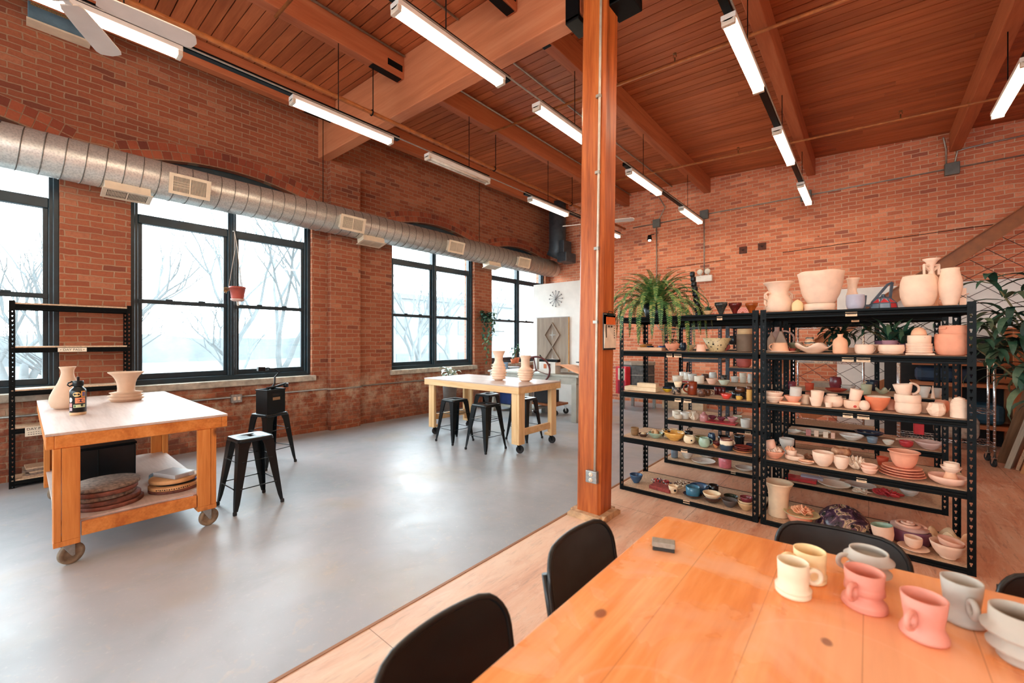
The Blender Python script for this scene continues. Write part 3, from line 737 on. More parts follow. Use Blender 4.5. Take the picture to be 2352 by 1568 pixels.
# ------------------------------------------------------------------ stools
def stool():
    r = thing('metal_stool', 'x', 'stool', (0,0,0), 0, 'black metal stools')
    H = .655; a = .152
    s = MB(); N = 28
    def sq(h, rad, z, n=6):
        P = []
        for cx, cy, st in ((1,1,0),(-1,1,1),(-1,-1,2),(1,-1,3)):
            for k in range(n+1):
                q = st*PI/2 + PI/2*k/n
                P.append((cx*(h-rad)+rad*math.cos(q), cy*(h-rad)+rad*math.sin(q), z))
        return P
    def hole(z, n=28):
        P = []
        for k in range(n):
            q = PI/4*0 + 2*PI*(k+.5)/n
            cx, cy = math.cos(q), math.sin(q)
            e = 1/max(abs(cx)/.042, abs(cy)/.020)
            e = min(e, .046); P.append((cx*e, cy*e, z))
        return P
    loops = [hole(H-.012), hole(H-.004), sq(a-.03,.03,H-.004), sq(a-.012,.035,H), sq(a-.003,.035,H-.003), sq(a,.035,H-.012), sq(a+.004,.035,H-.034), sq(a-.0,.033,H-.034), sq(a-.006,.03,H-.012)]
    vs = []; fs = []
    for l in loops: vs += l
    for i in range(len(loops)-1):
        for k in range(28): fs.append((i*28+k, i*28+(k+1) % 28, (i+1)*28+(k+1) % 28, (i+1)*28+k))
    s.add(vs, [f[::-1] for f in fs], True)
    s.build('seat', BLK2, r)
    for sx in (-1,1):
        for sy in (-1,1):
            m = MB(); zt, z1, zb = H-.03, .09, .03
            def sec(z, w, o):
                f = (zt-z)/(zt-zb); c = a-.004 + (.213-a)*f
                return [(sx*c, sy*c, z), (sx*(c-w), sy*c, z), (sx*(c-w), sy*(c-.004), z), (sx*(c-.004), sy*(c-.004), z), (sx*(c-.004), sy*(c-w), z), (sx*c, sy*(c-w), z)]
            S = [sec(zt,.105,0), sec(zt-.06,.085,0), sec(.3,.062,0), sec(.09,.04,0), sec(zb,.028,0)]
            vs = sum(S, []); fs = []
            for i in range(4):
                for k in range(6):
                    q = (i*6+k, i*6+(k+1) % 6, i*6+6+(k+1) % 6, i*6+6+k); fs.append(q if sx*sy < 0 else q[::-1])
            fs.append((0,1,2,3,4,5)); fs.append((24,25,26,27,28,29))
            m.add(vs, fs); o = m.build('leg', BLK2, r)
            MB().box(sx*.203-.014,sx*.203+.014,sy*.203-.014,sy*.203+.014,0,.034).build('foot', RUB, o, bevel=.005)
    for z, rr in ((.215,.005),(.45,.004)):
        f = (H-.03-z)/(H-.06); c = a-.006+(.213-a)*f
        for p, q in (((-c,-c),(c,-c)),((c,-c),(c,c)),((c,c),(-c,c)),((-c,c),(-c,-c))):
            k = .035/ (2*c)
            P = [Vector((p[0]+(q[0]-p[0])*u, p[1]+(q[1]-p[1])*u, z)) for u in (k, k+.1, 1-k-.1, 1-k)]
            MB().tube(P, [rr*1.5, rr, rr, rr*1.5], 8).build('stretcher', BLK2, r)
    return r
S0 = stool()
SP = [((-4.507,1.42),.06,'black metal stool beside the orange workbench, seat empty'),
      ((-5.75,2.03),.30,'black metal stool by the window carrying the black file box'),
      ((-4.90,4.37),-.05,'black metal stool under pine table, left at the front'),
      ((-4.19,4.33),-.02,'black metal stool under pine table, nearest the camera'),
      ((-4.17,5.19),.03,'black metal stool under pine table, behind its right front leg'),
      ((-4.95,5.15),.1,'black metal stool under pine table, farthest back')]
for i, ((x, y), a, l) in enumerate(SP):
    if i == 0: S0.location = (x,y,0); S0.rotation_euler = (0,0,a); S0['label'] = l
    else: dup(S0, (x,y,0), a, l)
# file box with cable on the stool
fb = thing('file_box', 'black plastic file box standing on the stool near the window', 'box', (-5.72,2.03,.656), .32)
w = MB(); W, D, Hh = .10, .125, .30
for a in ((-W,W,-D,-D+.006),(-W,W,D-.006,D),(-W,-W+.006,-D,D),(W-.006,W,-D,D)): w.box(a[0],a[1],a[2],a[3],0,Hh)
w.box(-W,W,-D,D,0,.006).box(-W-.006,W+.006,-D-.006,-D,Hh-.02,Hh).box(-W-.006,W+.006,D,D+.006,Hh-.02,Hh).box(W,W+.006,-D,D,Hh-.02,Hh).box(-W-.006,-W,-D,D,Hh-.02,Hh)
w.build('box_body', BLK2, fb, bevel=.003)
MB().box(W,W+.002,-.055,.045,.215,.245).build('hand_hole', DARK, fb)
MB().box(W,W+.002,-.05,.05,.165,.2).build('label_card', K('label_card', (150,118,84), .6), fb)
cp = thing('plug_cable', 'black cable with a plug rising out of the file box', 'cable', (-5.72,2.03,.656))
P = [(0,-.02,.2),(.0,.0,.3),(.01,.04,.36),(-.01,.05,.44),(.02,.09,.5),(.01,.04,.545),(0,-.03,.55)]
MB().tube(P, .011, 8).tube([(.015*math.cos(q)+0,-.04+.03*math.sin(q),.545+.02*math.cos(q)) for q in [k*PI/5 for k in range(10)]], .007, 6, closed=True).build('cord', BLK2, cp)
MB().bar((0,-.07,.55),(0,-.15,.555),.06,.055).build('plug', BLK2, cp, bevel=.006)
tb = thing('black_pen_tool', 'black handled tool lying across the rim of the file box', 'tool', (-5.70,2.10,.972), .3)
MB().tube([(0,-.14,.0),(0,.0,.012),(0,.12,.035)], .014, 10).lathe([(0,0),(.03,.0),(.03,.05),(0,.05)], 14, c=(0,.12,-.012)).build('body', BLK2, tb)

# ------------------------------------------------------------------ items on / in workbench
BISQ = plain('raw_stoneware', (214,184,158), .85, 0, .05, 7)
def wall_profile(out, t):
    inn = [(max(r-t, .001), z) for r, z in out if z > t]
    return [(0,out[0][1])] + out + [(max(out[-1][0]-t*.5,.001), out[-1][1]+t*.25)] + inn[::-1] + [(0, max(t, inn[0][1] if inn else t))]
v1 = tag(MB().lathe(wall_profile([(.075,0),(.105,.02),(.122,.07),(.116,.12),(.093,.18),(.065,.24),(.047,.3),(.042,.33),(.046,.36),(.058,.385)], .006), 40).build('vase', BISQ, None, (-5.68,.275,.9305)), 'tall beige bottle vase behind the black water bottle', 'vase')
bt = thing('water_bottle', 'black water bottle covered in stickers on the workbench', 'bottle', (-5.13,.31,.9305))
MB().lathe([(0,0),(.05,0),(.052,.004),(.052,.018)], 36).build('base_ring', K('cream_rubber', (214,180,140), .6), bt)
MB().lathe([(.0,.018),(.052,.018),(.052,.155),(.048,.168),(.03,.182),(.028,.19),(0,.19)], 36).build('flask', BLK2, bt)
cp = MB().lathe([(.0,.19),(.034,.19),(.035,.215),(.033,.225),(0,.225)], 28).box(-.006,.022,-.008,.008,.225,.252)
o = cp.build('cap', BLK2, bt, bevel=.002)
MB().tube([(0,-.033,.222),(0,-.058,.212),(0,-.062,.2),(0,-.05,.19),(0,-.033,.198)], .005, 8).build('strap', BLK2, bt)
def sticker(parent, col, a0, a1, z0, z1, R=.0526, name='sticker', oval=False):
    m = MB(); n = 10; vs = []; fs = []
    if oval:
        vs = [(R*math.cos((a0+a1)/2), R*math.sin((a0+a1)/2), (z0+z1)/2)]
        for k in range(20):
            q = 2*PI*k/20; a = (a0+a1)/2+(a1-a0)/2*math.cos(q); vs.append((R*math.cos(a), R*math.sin(a), (z0+z1)/2+(z1-z0)/2*math.sin(q)))
        fs = [(0,k+1,(k+1) % 20+1) for k in range(20)]
    else:
        for k in range(n+1):
            a = a0+(a1-a0)*k/n
            vs += [(R*math.cos(a), R*math.sin(a), z0), (R*math.cos(a), R*math.sin(a), z1)]
        fs = [(2*k,2*k+2,2*k+3,2*k+1) for k in range(n)]
    m.add(vs, fs, True); return m.build(name, col, parent)
bt.scale = (1,1,1.28)
ca = math.atan2(-.31, 5.13)   # faces the viewer side (+x)
SK = lambda n, c: K('sticker_'+n, c, .45, 0, .1, 60)
sticker(bt, SK('cream',(238,204,140)), ca-.62, ca+.30, .122, .152, oval=True)
sticker(bt, SK('dark_mark',(60,50,40)), ca-.26, ca-.1, .134, .140, .0529, oval=True)
sticker(bt, SK('gold',(236,176,80)), ca+.36, ca+.95, .118, .158)
sticker(bt, SK('violet',(104,92,140)), ca+.48, ca+.88, .123, .152, .0529)
sticker(bt, SK('peach',(232,150,106)), ca-.35, ca+.9, .078, .115)
sticker(bt, SK('purple',(58,40,78)), ca-.15, ca+.75, .084, .106, .0529, oval=True)
sticker(bt, SK('mint',(206,214,170)), ca-.55, ca+.9, .050, .070)
sticker(bt, SK('green',(70,110,70)), ca-.5, ca-.25, .052, .068, .0529, oval=True)
sticker(bt, SK('mint_dark',(44,62,56)), ca+.3, ca+.6, .055, .08, .0529, oval=True)
sticker(bt, SK('white',(228,220,214)), ca-1.25, ca-.7, .085, .118, oval=True)
sticker(bt, SK('pink',(222,150,146)), ca-1.2, ca-.75, .055, .08)
sticker(bt, SK('lilac',(200,180,190)), ca-1.2, ca-.72, .03, .05)
fv = [(.12,0),(.125,.012),(.14,.022),(.148,.03),(.122,.036),(.128,.05),(.148,.06),(.116,.066),(.122,.082),(.134,.09),(.072,.1),(.07,.13),(.074,.18),(.084,.22),(.106,.262),(.14,.294),(.146,.3)]
tag(MB().lathe(wall_profile(fv, .006)[:len(fv)+2] + [(.134,.29),(.1,.258),(.078,.218),(.068,.18),(.06,.12),(0,.12)], 48).build('flared_vase', BISQ, None, (-5.93,.71,.9305)), 'pale flared vase on stacked flanges at the back of the workbench', 'vase')
def disc(x, y, z, r, h, mat, label, grp, tl=0):
    m = MB().lathe([(0,0),(r*.985,0),(r,.003),(r,h-.003),(r*.985,h),(0,h)], 48)
    o = m.build('pottery_bat', mat, None, (x,y,z), rot=(tl,0,RN.random()*3)); return tag(o, label, 'bat', grp)
names = ['lowest of the left stack, red edged','second from the bottom of the left stack','third from the bottom of the left stack','fourth from the bottom of the left stack','grey topped, top of the left stack']
z = .3065
for k, (dx, dy, r, h, mm) in enumerate(((0,.02,.2,.028,BAT2),(0,.01,.195,.03,BAT2),(-.02,-.02,.2,.03,BAT1),(.01,-.01,.195,.03,BAT2),(0,0,.2,.028,BAT1))):
    disc(-4.48+dx, .42+dy, z, r, h, mm, 'round pottery bat, '+names[k], 'pottery bats'); z += h+.006 if k < 4 else 0
z = .3065
names = ['dark rimmed, lowest of the right stack','tan, second in the right stack with faint writing','black, third in the right stack','pale tan, top of the right stack under a clear box']
for k, (dx, dy, r, h, mm) in enumerate(((0,0,.17,.022,BAT2),(.0,0,.17,.026,BAT3),(-.02,.02,.15,.022,BLK2),(.0,.0,.165,.028,BAT3))):
    o = disc(-4.5+dx, .84+dy, z, r, h, mm, 'round pottery bat, '+names[k], 'pottery bats')
    if k == 1:
        wr_ = MB()
        for q in range(16):
            a = -.9+q*.09; wr_.box(r, r+.001, -.004, .004, .007+.004*(q % 2), .017, Matrix.Rotation(a-o.rotation_euler[2],4,'Z'))
        wr_.build('pencil_writing', INK, o)
    z += h+.002
pb = thing('plastic_case', 'clear plastic case of small tools on the right bat stack', 'case', (-4.5,.84,z), .4)
CLR = plain('clear_plastic', (206,204,206), .25, 0, .04, 8); CLR.node_tree.nodes['Principled BSDF'].inputs['Alpha'].default_value = .6
MB().box(-.13,.13,-.08,.08,0,.026).build('tray', CLR, pb, bevel=.006)
MB().box(-.132,.132,-.082,.082,.027,.036).build('lid', CLR, pb, bevel=.004)
MB().box(-.1,.1,-.06,.06,.004,.012).build('contents', K('grey_bits', (120,116,120), .6, 0, .5, 90), pb)
tag(MB().tube([(0,0,0),(.02,.03,.002),(.05,.02,.0),(.08,.05,.0)], .006, 8).build('blue_tool', K('blue_plastic', (34,66,140), .4), None, (-4.41,.94,.39)), 'small blue handled tool beside the clear plastic case', 'tool')
disc(-4.86,.86,.3065,.13,.05,K('blue_grey_disc', (86,98,106), .6), 'blue grey round tin behind the right bat stack', None).name = 'round_tin'
cbx = thing('black_crate', 'black crate with lid flap on the lower shelf of workbench', 'crate', (-5.15,.42,.3065))
MB().box(-.18,.18,-.2,.24,0,.34).build('body', BLK2, cbx, bevel=.01)
MB().box(-.01,.185,-.003,.003,.0,.33).box(-.186,.186,-.206,.246,.34,.356).build('lid', BLK, cbx, bevel=.006)
jr = tag(MB().lathe([(0,0),(.055,0),(.058,.006),(.058,.085),(.05,.1),(.05,.11),(0,.11)], 24).build('jar', K('pale_jar', (196,186,176), .5), None, (-4.62,.2,.3065)), 'pale jar standing behind the front left workbench leg', 'jar')

# black rack by the window (left)
def slots(m, x, y, z0, z1, wx, wy, sx, sy, step=.05, hz=.024, hw=.015):
    """L post: two perforated flanges meeting at corner (x,y), extending sx*wx and sy*wy"""
    z = z0
    n = int((z1-z0)/step)
    for (dx, dy, L) in ((sx,0,wx),(0,sy,wy)):
        def pt(u, zz, off=0):
            return (x+dx*u*L, y+dy*u*L, zz)
        u0 = .5-hw/2/L*1.0; u1 = .5+hw/2/L
        u0 += .05; u1 += .05
        vs = []; fs = []
        def quad(a, b, z_a, z_b):
            i = len(vs); vs.extend([pt(a,z_a),pt(b,z_a),pt(b,z_b),pt(a,z_b)]); fs.append((i,i+1,i+2,i+3))
        quad(0,u0,z0,z1); quad(u1,1,z0,z1)
        zz = z0
        for k in range(n):
            zc_ = z0+step*(k+.5)
            quad(u0,u1,zz,zc_-hz/2)
            um = (u0+u1)/2; w4 = (u1-u0)*.24
            # teardrop: lower half narrower
            i = len(vs); vs.extend([pt(u0,zc_-hz/2),pt(um-w4,zc_-hz/2),pt(um-w4,zc_),pt(u0,zc_)]); fs.append((i,i+1,i+2,i+3))
            i = len(vs); vs.extend([pt(um+w4,zc_-hz/2),pt(u1,zc_-hz/2),pt(u1,zc_),pt(um+w4,zc_)]); fs.append((i,i+1,i+2,i+3))
            zz = zc_+hz/2
        quad(u0,u1,zz,z1)
        m.add(vs, fs)
def rack(name, label, loc, rz, W, D, levels, H, tags=(), pw=.042, beamh=.036, mat=None, boardm=None, flush=True):
    """local: x along the rack, front at y=0, back at y=D"""
    mt = mat or BLK
    r = thing(name, label, 'rack', loc, rz)
    for X, sx in ((0,1),(W,-1)):
        for Y, sy in ((0,1),(D,-1)):
            m = MB(); slots(m, X, Y, 0.0, H, pw, pw, sx, sy)
            o = m.build('post', mt, r); s = o.modifiers.new('solid','SOLIDIFY'); s.thickness = .002; s.offset = 0
    for z in levels:
        zb = max(.002, z-.018-beamh)
        for Y, s in ((0,1),(D,-1)):
            a, b = sorted((Y+s*.003, Y+s*.014))
            m = MB().box(.003, W-.003, a, b, zb, z-.001 if flush else z-.016)
            if flush: m.box(pw, W-pw, min(Y-s*.006,Y+s*.016), max(Y-s*.006,Y+s*.016), z-.018, z-.001)
            zt = z-.001 if flush else z-.016; zm = (zt+zb)/2
            m.prism([(Y+s*.004,zt-.012),(Y-s*.009,zm-.004),(Y-s*.009,zm-.009),(Y+s*.004,zm-.012)], 'x', pw, W-pw)
            m.build('beam', mt, r, bevel=.003)
        for X, s in ((0,1),(W,-1)):
            a, b = sorted((X+s*.003, X+s*.012))
            MB().box(a, b, .015, D-.015, zb, z-.016).build('side_beam', mt, r)
        MB().box(.006, W-.006, .017 if flush else .004, D-.018, z-.0155, z-.0005).build('shelf_board', boardm or TAN, r)
    for (x, z, w) in tags:
        o = MB().box(x-w/2, x+w/2, -.006, -.0045, z-.056, z-.024).build('shelf_tag', K('tag_paper', (226,196,160), .7), r)
        q = MB(); k = -w/2+.012
        while k < w/2-.012:
            q.box(x+k, x+k+.004, -.0066, -.0061, z-.045, z-.036+.003*RN.random()); k += .0075
        q.build('tag_writing', K('tag_ink', (110,84,66), .8), o)
    return r
LEV = [1.80,1.455,1.03,.555,.044]
RL = rack('metal_shelving', 'black slotted-steel rack by the window behind the workbench', (-6.86,-.09,0), PI/2, .96, .29, [1.965,1.50,1.04,.64,.09], 1.985, beamh=.052, flush=False)
POTS=[
('bowl', -1.137, 4.148, 1.803, 0.041, 0.033, 'tan', 'planter', 'planter', 'small tan dish holding a grey-green succulent beside the fern', 'FLT', {'succ': 1}),
('drip', -1.029, 4.159, 1.803, 0.055, 0.104, 'glassg', 'lantern', 'lantern', 'smoky grey ribbed glass cone lantern, left of three on top shelf', 'FLT', {}),
('drip', -0.92, 4.191, 1.803, 0.055, 0.097, 'glassr', 'lantern', 'lantern', 'dark red ribbed glass cone lantern, middle of three on top shelf', 'FLT', {}),
('drip', -0.791, 4.204, 1.803, 0.051, 0.09, 'glasso', 'lantern', 'lantern', 'amber orange ribbed glass cone lantern, right of three on top shelf', 'FLT', {}),
('arch', -0.848, 4.148, 1.803, 0.041, 0.055, 'pink', 'arch_ornament', 'ornament', 'pink rainbow-shaped clay arch behind the glass cone lanterns', 'FLT', {}),
('cup', -1.952, 4.661, 1.458, 0.023, 0.047, 'white', 'cup', 'cup', 'tiny white cup at the left end of second shelf', 'FL2', {}),
('bowl', -1.912, 4.564, 1.458, 0.072, 0.062, 'amber', 'bowl', 'bowl', 'amber brown glazed bowl on second shelf below the fern', 'FL2', {}),
('lidjar', -1.937, 4.564, 1.489, 0.043, 0.028, 'brown', 'jar', 'jar', 'small dark brown jar sitting in the amber bowl', 'FL2', {}),
('slab', -1.707, 4.218, 1.458, 0.128, 0.031, 'paleclay', 'clay_slab', 'slab', 'long pale clay slab lying on second shelf below the fern', 'FL2', {}),
('plate', -1.779, 4.37, 1.458, 0.05, 0.017, 'navy', 'plate', 'plate', 'dark navy plate, lowest of three behind the pale slab', 'FL2', {}),
('plate', -1.779, 4.37, 1.472, 0.045, 0.017, 'navy', 'plate', 'plate', 'dark navy plate, middle of three behind the pale slab', 'FL2', {}),
('plate', -1.779, 4.37, 1.486, 0.041, 0.017, 'navy', 'plate', 'plate', 'dark navy plate, topmost of three behind the pale slab', 'FL2', {}),
('cup', -1.644, 4.344, 1.458, 0.035, 0.046, 'blue', 'mug', 'mug', 'small cobalt blue mug behind the pink planter bowl', 'FL2', {'h': 'L'}),
('bowl', -1.476, 4.172, 1.458, 0.072, 0.071, 'pinkclay', 'planter', 'planter', 'pink clay bowl planted with a trailing dark vine', 'FL2', {'vine': 1}),
('round', -1.436, 4.37, 1.458, 0.03, 0.081, 'navy', 'jar', 'jar', 'round navy blue jar between pink planter and tan bowl', 'FL2', {}),
('bowl2', -1.409, 4.452, 1.458, 0.069, 0.055, 'tan', 'bowl', 'bowl', 'wide tan bowl under a smaller patterned bowl', 'FL2', {}),
('bowl', -1.39, 4.452, 1.477, 0.052, 0.036, 'cream', 'bowl', 'bowl', 'cream and blue bowl resting in the wide tan bowl', 'FL2', {}),
('tapdown', -1.2, 4.149, 1.458, 0.043, 0.066, 'blush', 'cup', 'cup', 'blush pink cup beside the large speckled colander', 'FL2', {}),
('bowl2', -1.083, 4.233, 1.458, 0.123, 0.124, 'speck', 'colander', 'colander', 'large speckled beige colander bowl pierced with dark holes', 'FL2', {'holes': 1}),
('ruffle', -1.078, 4.42, 1.458, 0.058, 0.081, 'coral', 'ruffled_form', 'ornament', 'coral pink ruffled clay leaf standing in the colander', 'FL2', {}),
('round', -1.012, 4.53, 1.52, 0.043, 0.087, 'gunmetal', 'pot', 'pot', 'shiny black metallic pot behind the speckled colander', 'FL2', {}),
('cyl', -0.857, 4.295, 1.458, 0.073, 0.158, 'mudbrown', 'pot', 'pot', 'large mottled brown lidded pot at shelf end by the post', 'FL2', {'lid': 'tan'}),
('slab', -1.816, 4.251, 1.033, 0.17, 0.042, 'cream', 'plaster_slab', 'slab', 'long cream plaster slab at left end of third shelf', 'FL3', {}),
('slab', -1.757, 4.251, 1.075, 0.101, 0.04, 'cream', 'plaster_slab', 'slab', 'smaller cream plaster slab stacked on the long one', 'FL3', {}),
('bowl', -1.577, 4.315, 1.033, 0.05, 0.033, 'yellow', 'bowl', 'bowl', 'bright yellow dish beneath a dark blue dish', 'FL3', {}),
('bowl', -1.577, 4.315, 1.05, 0.05, 0.033, 'navy', 'bowl', 'bowl', 'dark blue dish stacked on the yellow dish', 'FL3', {}),
('cup', -1.431, 4.159, 1.033, 0.043, 0.073, 'dkpattern', 'cup', 'cup', 'dark patterned cup holding a cream cone cup', 'FL3', {}),
('cone', -1.416, 4.159, 1.077, 0.038, 0.08, 'cream', 'cup', 'cup', 'cream cone-shaped cup standing in the dark patterned cup', 'FL3', {}),
('cup', -1.391, 4.3, 1.033, 0.034, 0.048, 'cream', 'mug', 'mug', 'small cream mug beside the tall russet mug', 'FL3', {'h': 'L'}),
('cyl', -1.308, 4.243, 1.033, 0.043, 0.125, 'russet', 'mug', 'mug', 'tall glossy russet brown mug on third shelf', 'FL3', {'h': 'L'}),
('round', -1.2, 4.163, 1.033, 0.041, 0.068, 'brownpat', 'bowl', 'bowl', 'brown patterned round bowl right of the russet mug', 'FL3', {}),
('round', -1.169, 4.25, 1.033, 0.028, 0.06, 'brown', 'mug', 'mug', 'dark brown round mug behind the brown patterned bowl', 'FL3', {'h': 'R'}),
('cyl', -1.131, 4.397, 1.033, 0.017, 0.075, 'oxblood', 'tumbler', 'tumbler', 'oxblood tumbler, left of three in a row', 'FL3', {}),
('cyl', -1.1, 4.403, 1.033, 0.017, 0.075, 'oxblood', 'tumbler', 'tumbler', 'oxblood tumbler, middle of three in a row', 'FL3', {}),
('cyl', -1.064, 4.392, 1.033, 0.016, 0.074, 'oxblood', 'tumbler', 'tumbler', 'oxblood tumbler, right of three in a row', 'FL3', {}),
('bowl2', -0.984, 4.154, 1.033, 0.049, 0.044, 'red', 'bowl', 'bowl', 'small bright red bowl in front of the oxblood tumblers', 'FL3', {}),
('cyl', -0.905, 4.262, 1.033, 0.059, 0.055, 'black', 'pot', 'pot', 'low black pot carrying a mottled brown bowl', 'FL3', {}),
('round', -0.893, 4.262, 1.085, 0.042, 0.051, 'brown', 'bowl', 'bowl', 'mottled brown bowl on top of the low black pot', 'FL3', {}),
('cup', -0.878, 4.139, 1.033, 0.025, 0.033, 'mustard', 'mug', 'mug', 'tiny mustard mug before the low black pot', 'FL3', {'h': 'R'}),
('cyl', -0.794, 4.134, 1.033, 0.023, 0.098, 'ochre', 'jar', 'jar', 'tall ochre jar at the right end of third shelf', 'FL3', {}),
('round', -0.797, 4.134, 1.126, 0.025, 0.033, 'brown', 'jar', 'jar', 'rusty brown jar sitting on the tall ochre jar', 'FL3', {}),
('cup', -1.893, 4.234, 0.558, 0.043, 0.045, 'bronze', 'cup', 'cup', 'bronze brown cup, lower of two at left end', 'FL4', {}),
('cup', -1.893, 4.234, 0.585, 0.043, 0.05, 'bronze', 'cup', 'cup', 'bronze brown cup, upper of two at left end', 'FL4', {}),
('plate', -1.795, 4.223, 0.558, 0.051, 0.03, 'dkbrown', 'dish', 'dish', 'dark brown dish holding a shell beside bronze cups', 'FL4', {'shell': 1}),
('bowl', -1.675, 4.253, 0.558, 0.075, 0.052, 'celadon', 'bowl', 'bowl', 'pale green bowl filled with brown bulbs', 'FL4', {'bulbs': 1}),
('cup', -1.601, 4.354, 0.558, 0.053, 0.077, 'bwpat', 'cup', 'cup', 'black and cream patterned cup behind the yellow bowl', 'FL4', {}),
('cup', -1.551, 4.418, 0.558, 0.039, 0.08, 'beige', 'cup', 'cup', 'beige cup, left of two behind the yellow bowl', 'FL4', {}),
('cup', -1.471, 4.39, 0.558, 0.037, 0.071, 'beige', 'cup', 'cup', 'beige cup, right of two behind the yellow bowl', 'FL4', {}),
('bowl', -1.492, 4.272, 0.558, 0.102, 0.078, 'yellowo', 'bowl', 'bowl', 'wide golden yellow bowl at front of fourth shelf', 'FL4', {}),
('round', -1.334, 4.232, 0.558, 0.052, 0.074, 'cream', 'pot', 'pot', 'cream round pot with a small dark spout hole', 'FL4', {'hole': 1}),
('round', -1.376, 4.35, 0.558, 0.039, 0.064, 'black', 'jar', 'jar', 'black lidded jar with knob behind the cream pot', 'FL4', {'lid': 'black', 'knob': 1}),
('bowl', -1.236, 4.27, 0.558, 0.056, 0.073, 'olive', 'bowl', 'bowl', 'olive and gold bowl behind the celadon mug', 'FL4', {}),
('round', -1.166, 4.37, 0.558, 0.035, 0.098, 'bluedk', 'jug', 'jug', 'dark blue glossy jug behind the celadon mug', 'FL4', {}),
('round', -1.18, 4.181, 0.558, 0.05, 0.086, 'celadon', 'mug', 'mug', 'celadon mug with handle at front of fourth shelf', 'FL4', {'h': 'R'}),
('bowl', -1.086, 4.209, 0.558, 0.027, 0.037, 'clayor', 'cup', 'cup', 'small orange brown cup under a dark cup', 'FL4', {}),
('bowl', -1.079, 4.209, 0.576, 0.038, 0.043, 'oxblood', 'cup', 'cup', 'dark maroon cup resting on the small orange cup', 'FL4', {}),
('cyl', -1.079, 4.47, 0.558, 0.054, 0.066, 'black', 'cup', 'cup', 'wide black cup at the back of fourth shelf', 'FL4', {}),
('tapdownr', -0.927, 4.39, 0.558, 0.047, 0.108, 'black', 'cup', 'cup', 'tall black cup behind the stacked red plates', 'FL4', {}),
('cyl', -0.994, 4.194, 0.558, 0.053, 0.102, 'bwblue', 'mug', 'mug', 'stout mug banded cream over dark blue', 'FL4', {'h': 'R'}),
('plate', -0.861, 4.216, 0.558, 0.085, 0.018, 'clayor', 'plate', 'plate', 'tan rimmed plate, lowest of three by the post', 'FL4', {}),
('plate', -0.861, 4.216, 0.574, 0.079, 0.018, 'redbrown', 'plate', 'plate', 'red brown plate, middle of three by the post', 'FL4', {}),
('plate', -0.861, 4.216, 0.589, 0.075, 0.018, 'redbrown', 'plate', 'plate', 'red brown plate, topmost of three by the post', 'FL4', {}),
('bowl', -0.831, 4.39, 0.558, 0.043, 0.032, 'plum', 'bowl', 'bowl', 'plum bowl, lower of two behind the post', 'FL4', {}),
('bowl', -0.831, 4.39, 0.574, 0.04, 0.029, 'navy', 'bowl', 'bowl', 'navy bowl, upper of two behind the post', 'FL4', {}),
('bowl', -1.89, 4.259, 0.047, 0.068, 0.084, 'steelblue', 'bowl', 'bowl', 'steel blue bowl at left end of bottom shelf', 'FL5', {}),
('tapercup', -1.478, 4.206, 0.047, 0.048, 0.071, 'cream', 'cup', 'cup', 'cream cup with a dark round stamp on its side', 'FL5', {'stamp': 1}),
('bowl', -1.299, 4.214, 0.047, 0.087, 0.03, 'dkbrown', 'saucer', 'saucer', 'dark brown saucer bowl under the teal cup', 'FL5', {}),
('cyl', -1.294, 4.214, 0.062, 0.064, 0.087, 'teal', 'cup', 'cup', 'teal blue cup standing in the dark saucer bowl', 'FL5', {}),
('bowl', -1.278, 4.366, 0.047, 0.089, 0.076, 'steelblue', 'bowl', 'bowl', 'large steel blue bowl behind the teal cup', 'FL5', {}),
('bowl', -1.173, 4.298, 0.047, 0.048, 0.023, 'steelblue', 'bowl', 'bowl', 'small shallow blue bowl before the black mug', 'FL5', {}),
('cyl', -1.165, 4.43, 0.047, 0.045, 0.09, 'black', 'mug', 'mug', 'glossy black mug on the bottom shelf', 'FL5', {'h': 'L'}),
('bowl', -1.119, 4.201, 0.047, 0.079, 0.052, 'dkbrown', 'bowl', 'bowl', 'dark brown bowl under a cream bowl', 'FL5', {}),
('bowl', -1.119, 4.201, 0.073, 0.079, 0.06, 'cream', 'bowl', 'bowl', 'cream bowl stacked on the dark brown bowl', 'FL5', {}),
('bowl', -0.994, 4.366, 0.047, 0.062, 0.042, 'dkgreen', 'bowl', 'bowl', 'dark green bowl towards the back of bottom shelf', 'FL5', {}),
('bowl', -1.003, 4.278, 0.047, 0.04, 0.033, 'pale', 'bowl', 'bowl', 'small pale bowl before the dark green bowl', 'FL5', {}),
('bowl', -0.964, 4.192, 0.047, 0.067, 0.064, 'dkgrey', 'bowl', 'bowl', 'dark grey bowl at front of bottom shelf', 'FL5', {}),
('bowl', -0.837, 4.203, 0.047, 0.063, 0.063, 'tan', 'bowl', 'bowl', 'tan bowl, lowest of three by the post', 'FL5', {}),
('bowl', -0.837, 4.203, 0.079, 0.06, 0.051, 'beige', 'bowl', 'bowl', 'beige bowl, middle of three by the post', 'FL5', {}),
('bowl', -0.83, 4.203, 0.104, 0.053, 0.059, 'maroon', 'bowl', 'bowl', 'maroon bowl, topmost of three by the post', 'FL5', {}),
('amphora', -0.587, 4.208, 1.803, 0.116, 0.252, 'bisque', 'amphora', 'vase', 'bisque amphora with flared rim and curly handles', 'FRT', {'curl': 1}),
('eggjar', -0.446, 4.147, 1.803, 0.041, 0.096, 'yellowish', 'jar', 'jar', 'small pale yellow and blue pointed jar', 'FRT', {}),
('cyl', -0.306, 4.201, 1.803, 0.107, 0.052, 'bisque', 'foot_ring', 'stand', 'low bisque ring stand under the huge bowl', 'FRT', {}),
('bigbowl', -0.295, 4.201, 1.853, 0.157, 0.257, 'bisque', 'bowl', 'bowl', 'huge rough bisque bowl on top shelf', 'FRT', {'rough': 1}),
